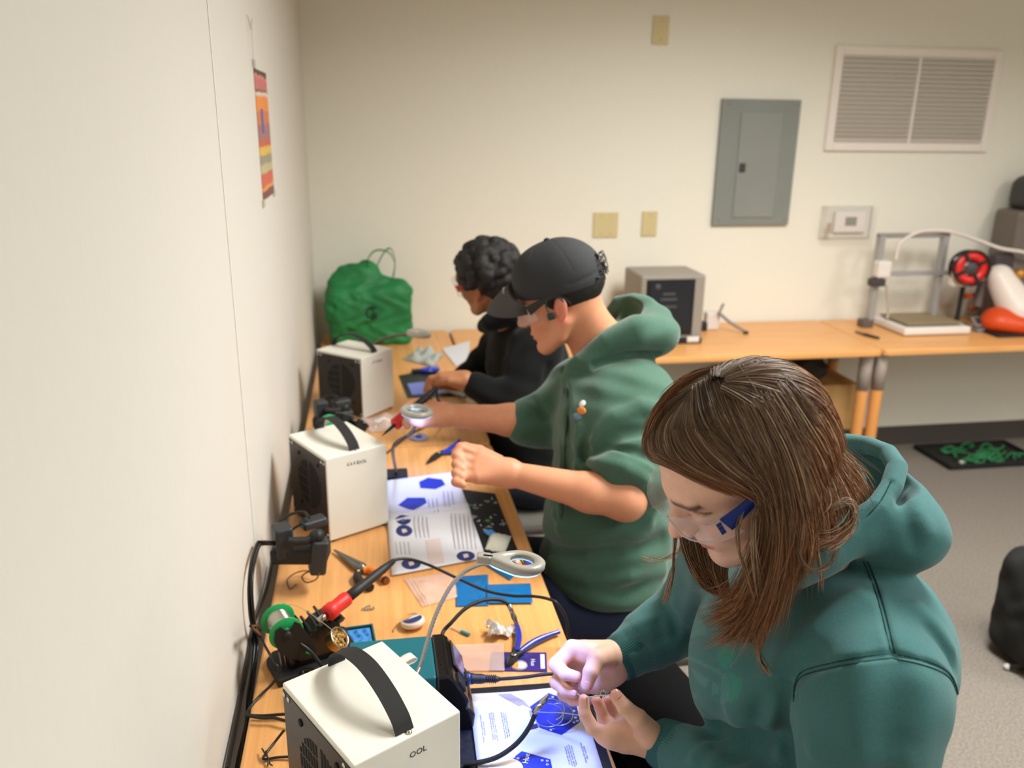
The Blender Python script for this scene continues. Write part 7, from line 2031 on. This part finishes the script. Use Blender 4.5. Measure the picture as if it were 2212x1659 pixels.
# below the back bench
M_card = mat('cardboard', (196, 154, 96), rough=.8, noise=.08, nscale=20)
t = thing('cardboard_box', 'plain brown cardboard box stored under the back table', 'box', (2.42, 3.74, .27), .0)
MB().box((0, 0, .12), (.33, .30, .235), bev=.003).build('carton', M_card, t)
MB().box((0, -.1515, .12), (.05, .001, .235)).build('packing_tape', mat('tape_brown', (184, 146, 92), rough=.3), t)
t = thing('storage_crate', 'low dark storage crate under the brown cardboard box', 'crate', (2.36, 3.76, 0))
m = MB(); m.box((0, 0, .006), (.26, .28, .012))
for s in (-1, 1): m.box((s * .125, 0, .135), (.010, .28, .268), bev=.002); m.box((0, s * .135, .135), (.26, .010, .268), bev=.002)
m.build('bin', mat('crate_dark', (46, 44, 44), rough=.6), t)
MB().box((0, 0, .262), (.26, .28, .014), bev=.003).build('crate_lid', mat('crate_dark', (46, 44, 44), rough=.6), t)
O_ = SDF(); O_.u(p_ell((2.30, 3.70, .575), (.15, .12, .068)), .03).u(p_ell((2.16, 3.68, .56), (.10, .09, .05)), .03)
O_.wave.append(lambda P: .012 * np.sin(P[:, 0] * 40) * np.sin(P[:, 1] * 50 + P[:, 2] * 60)); O_.sub(p_plane((0, 0, .508), (0, 0, 1)), .003)
V_, Q_ = O_.mesh((2.0, 3.5, .48), (2.5, 3.9, .70), .009)
single(np_mesh('cloth_bundle', V_, Q_, mat('cloth_dark', (52, 44, 38), rough=.9)), 'dark bundle of cloth lying on the brown cardboard box', 'cloth')
t = thing('floor_tray', 'black tray with green contents on the carpet under the right back table', 'tray', (3.47, 3.775, 0))
m = MB(); m.box((0, 0, .006), (.56, .31, .012), bev=.003)
for s in (-1, 1): m.box((s * .275, 0, .014), (.012, .31, .028), bev=.003); m.box((0, s * .15, .014), (.56, .012, .028), bev=.003)
m.build('tray', mat('tray_black', (22, 22, 22), rough=.6), t)
rg = random.Random(21)
m = MB()
for k in range(26):
    x, y = -.16 + .40 * rg.random(), -.11 + .22 * rg.random()
    m.tube(spline([(x + .05 * math.cos(a_ + k), y + .03 * math.sin(a_ * 1.3 + k), .018 + .008 * rg.random()) for a_ in np.linspace(0, 4, 6)], 12), .006, 6)
o = m.build('green_contents', mat('green_scraps', (34, 112, 66), rough=.6), t); o['kind'] = 'stuff'
MB().lathe([(.016, 0), (.016, .012), (0, .016)], (-.17, -.10, .012), None, 14).build('white_knob', mat('knob_white', (190, 188, 180), rough=.5), t)
# black backpack at the right edge
O_ = SDF(); O_.u(p_box((2.46, 2.10, .20), (.185, .13, .20), .08), .02).u(p_ell((2.42, 2.03, .15), (.15, .10, .12)), .05)
O_.ridge([np.array([2.28, 2.0, .30]), np.array([2.27, 2.05, .24]), np.array([2.28, 2.1, .20])], .02, .02)
O_.wave.append(lambda P: .006 * np.sin(P[:, 2] * 45 + P[:, 0] * 20) * np.sin(P[:, 1] * 40)); O_.sub(p_plane((0, 0, .004), (0, 0, 1)), .003)
V_, Q_ = O_.mesh((2.2, 1.85, -.02), (2.72, 2.3, .46), .008)
t = thing('backpack', 'black fabric backpack on the carpet at the right edge of the photo', 'backpack', (2.46, 2.08, 0))
np_mesh('bag_body', V_, Q_, mat('backpack_black', (20, 20, 20), rough=.8, bump=.4, bscale=300), t)
MB().tube(spline([(2.31, 2.02, .12), (2.29, 2.03, .05), (2.275, 2.06, .012)], 14), .008, 8).build('strap', M_blkm, t, world=True)
MB().lathe([(.011, 0), (.012, .012), (0, .02)], (2.270, 2.068, .004), None, 12).build('white_toggle', mat('knob_white', (190, 188, 180), rough=.5), t, world=True)
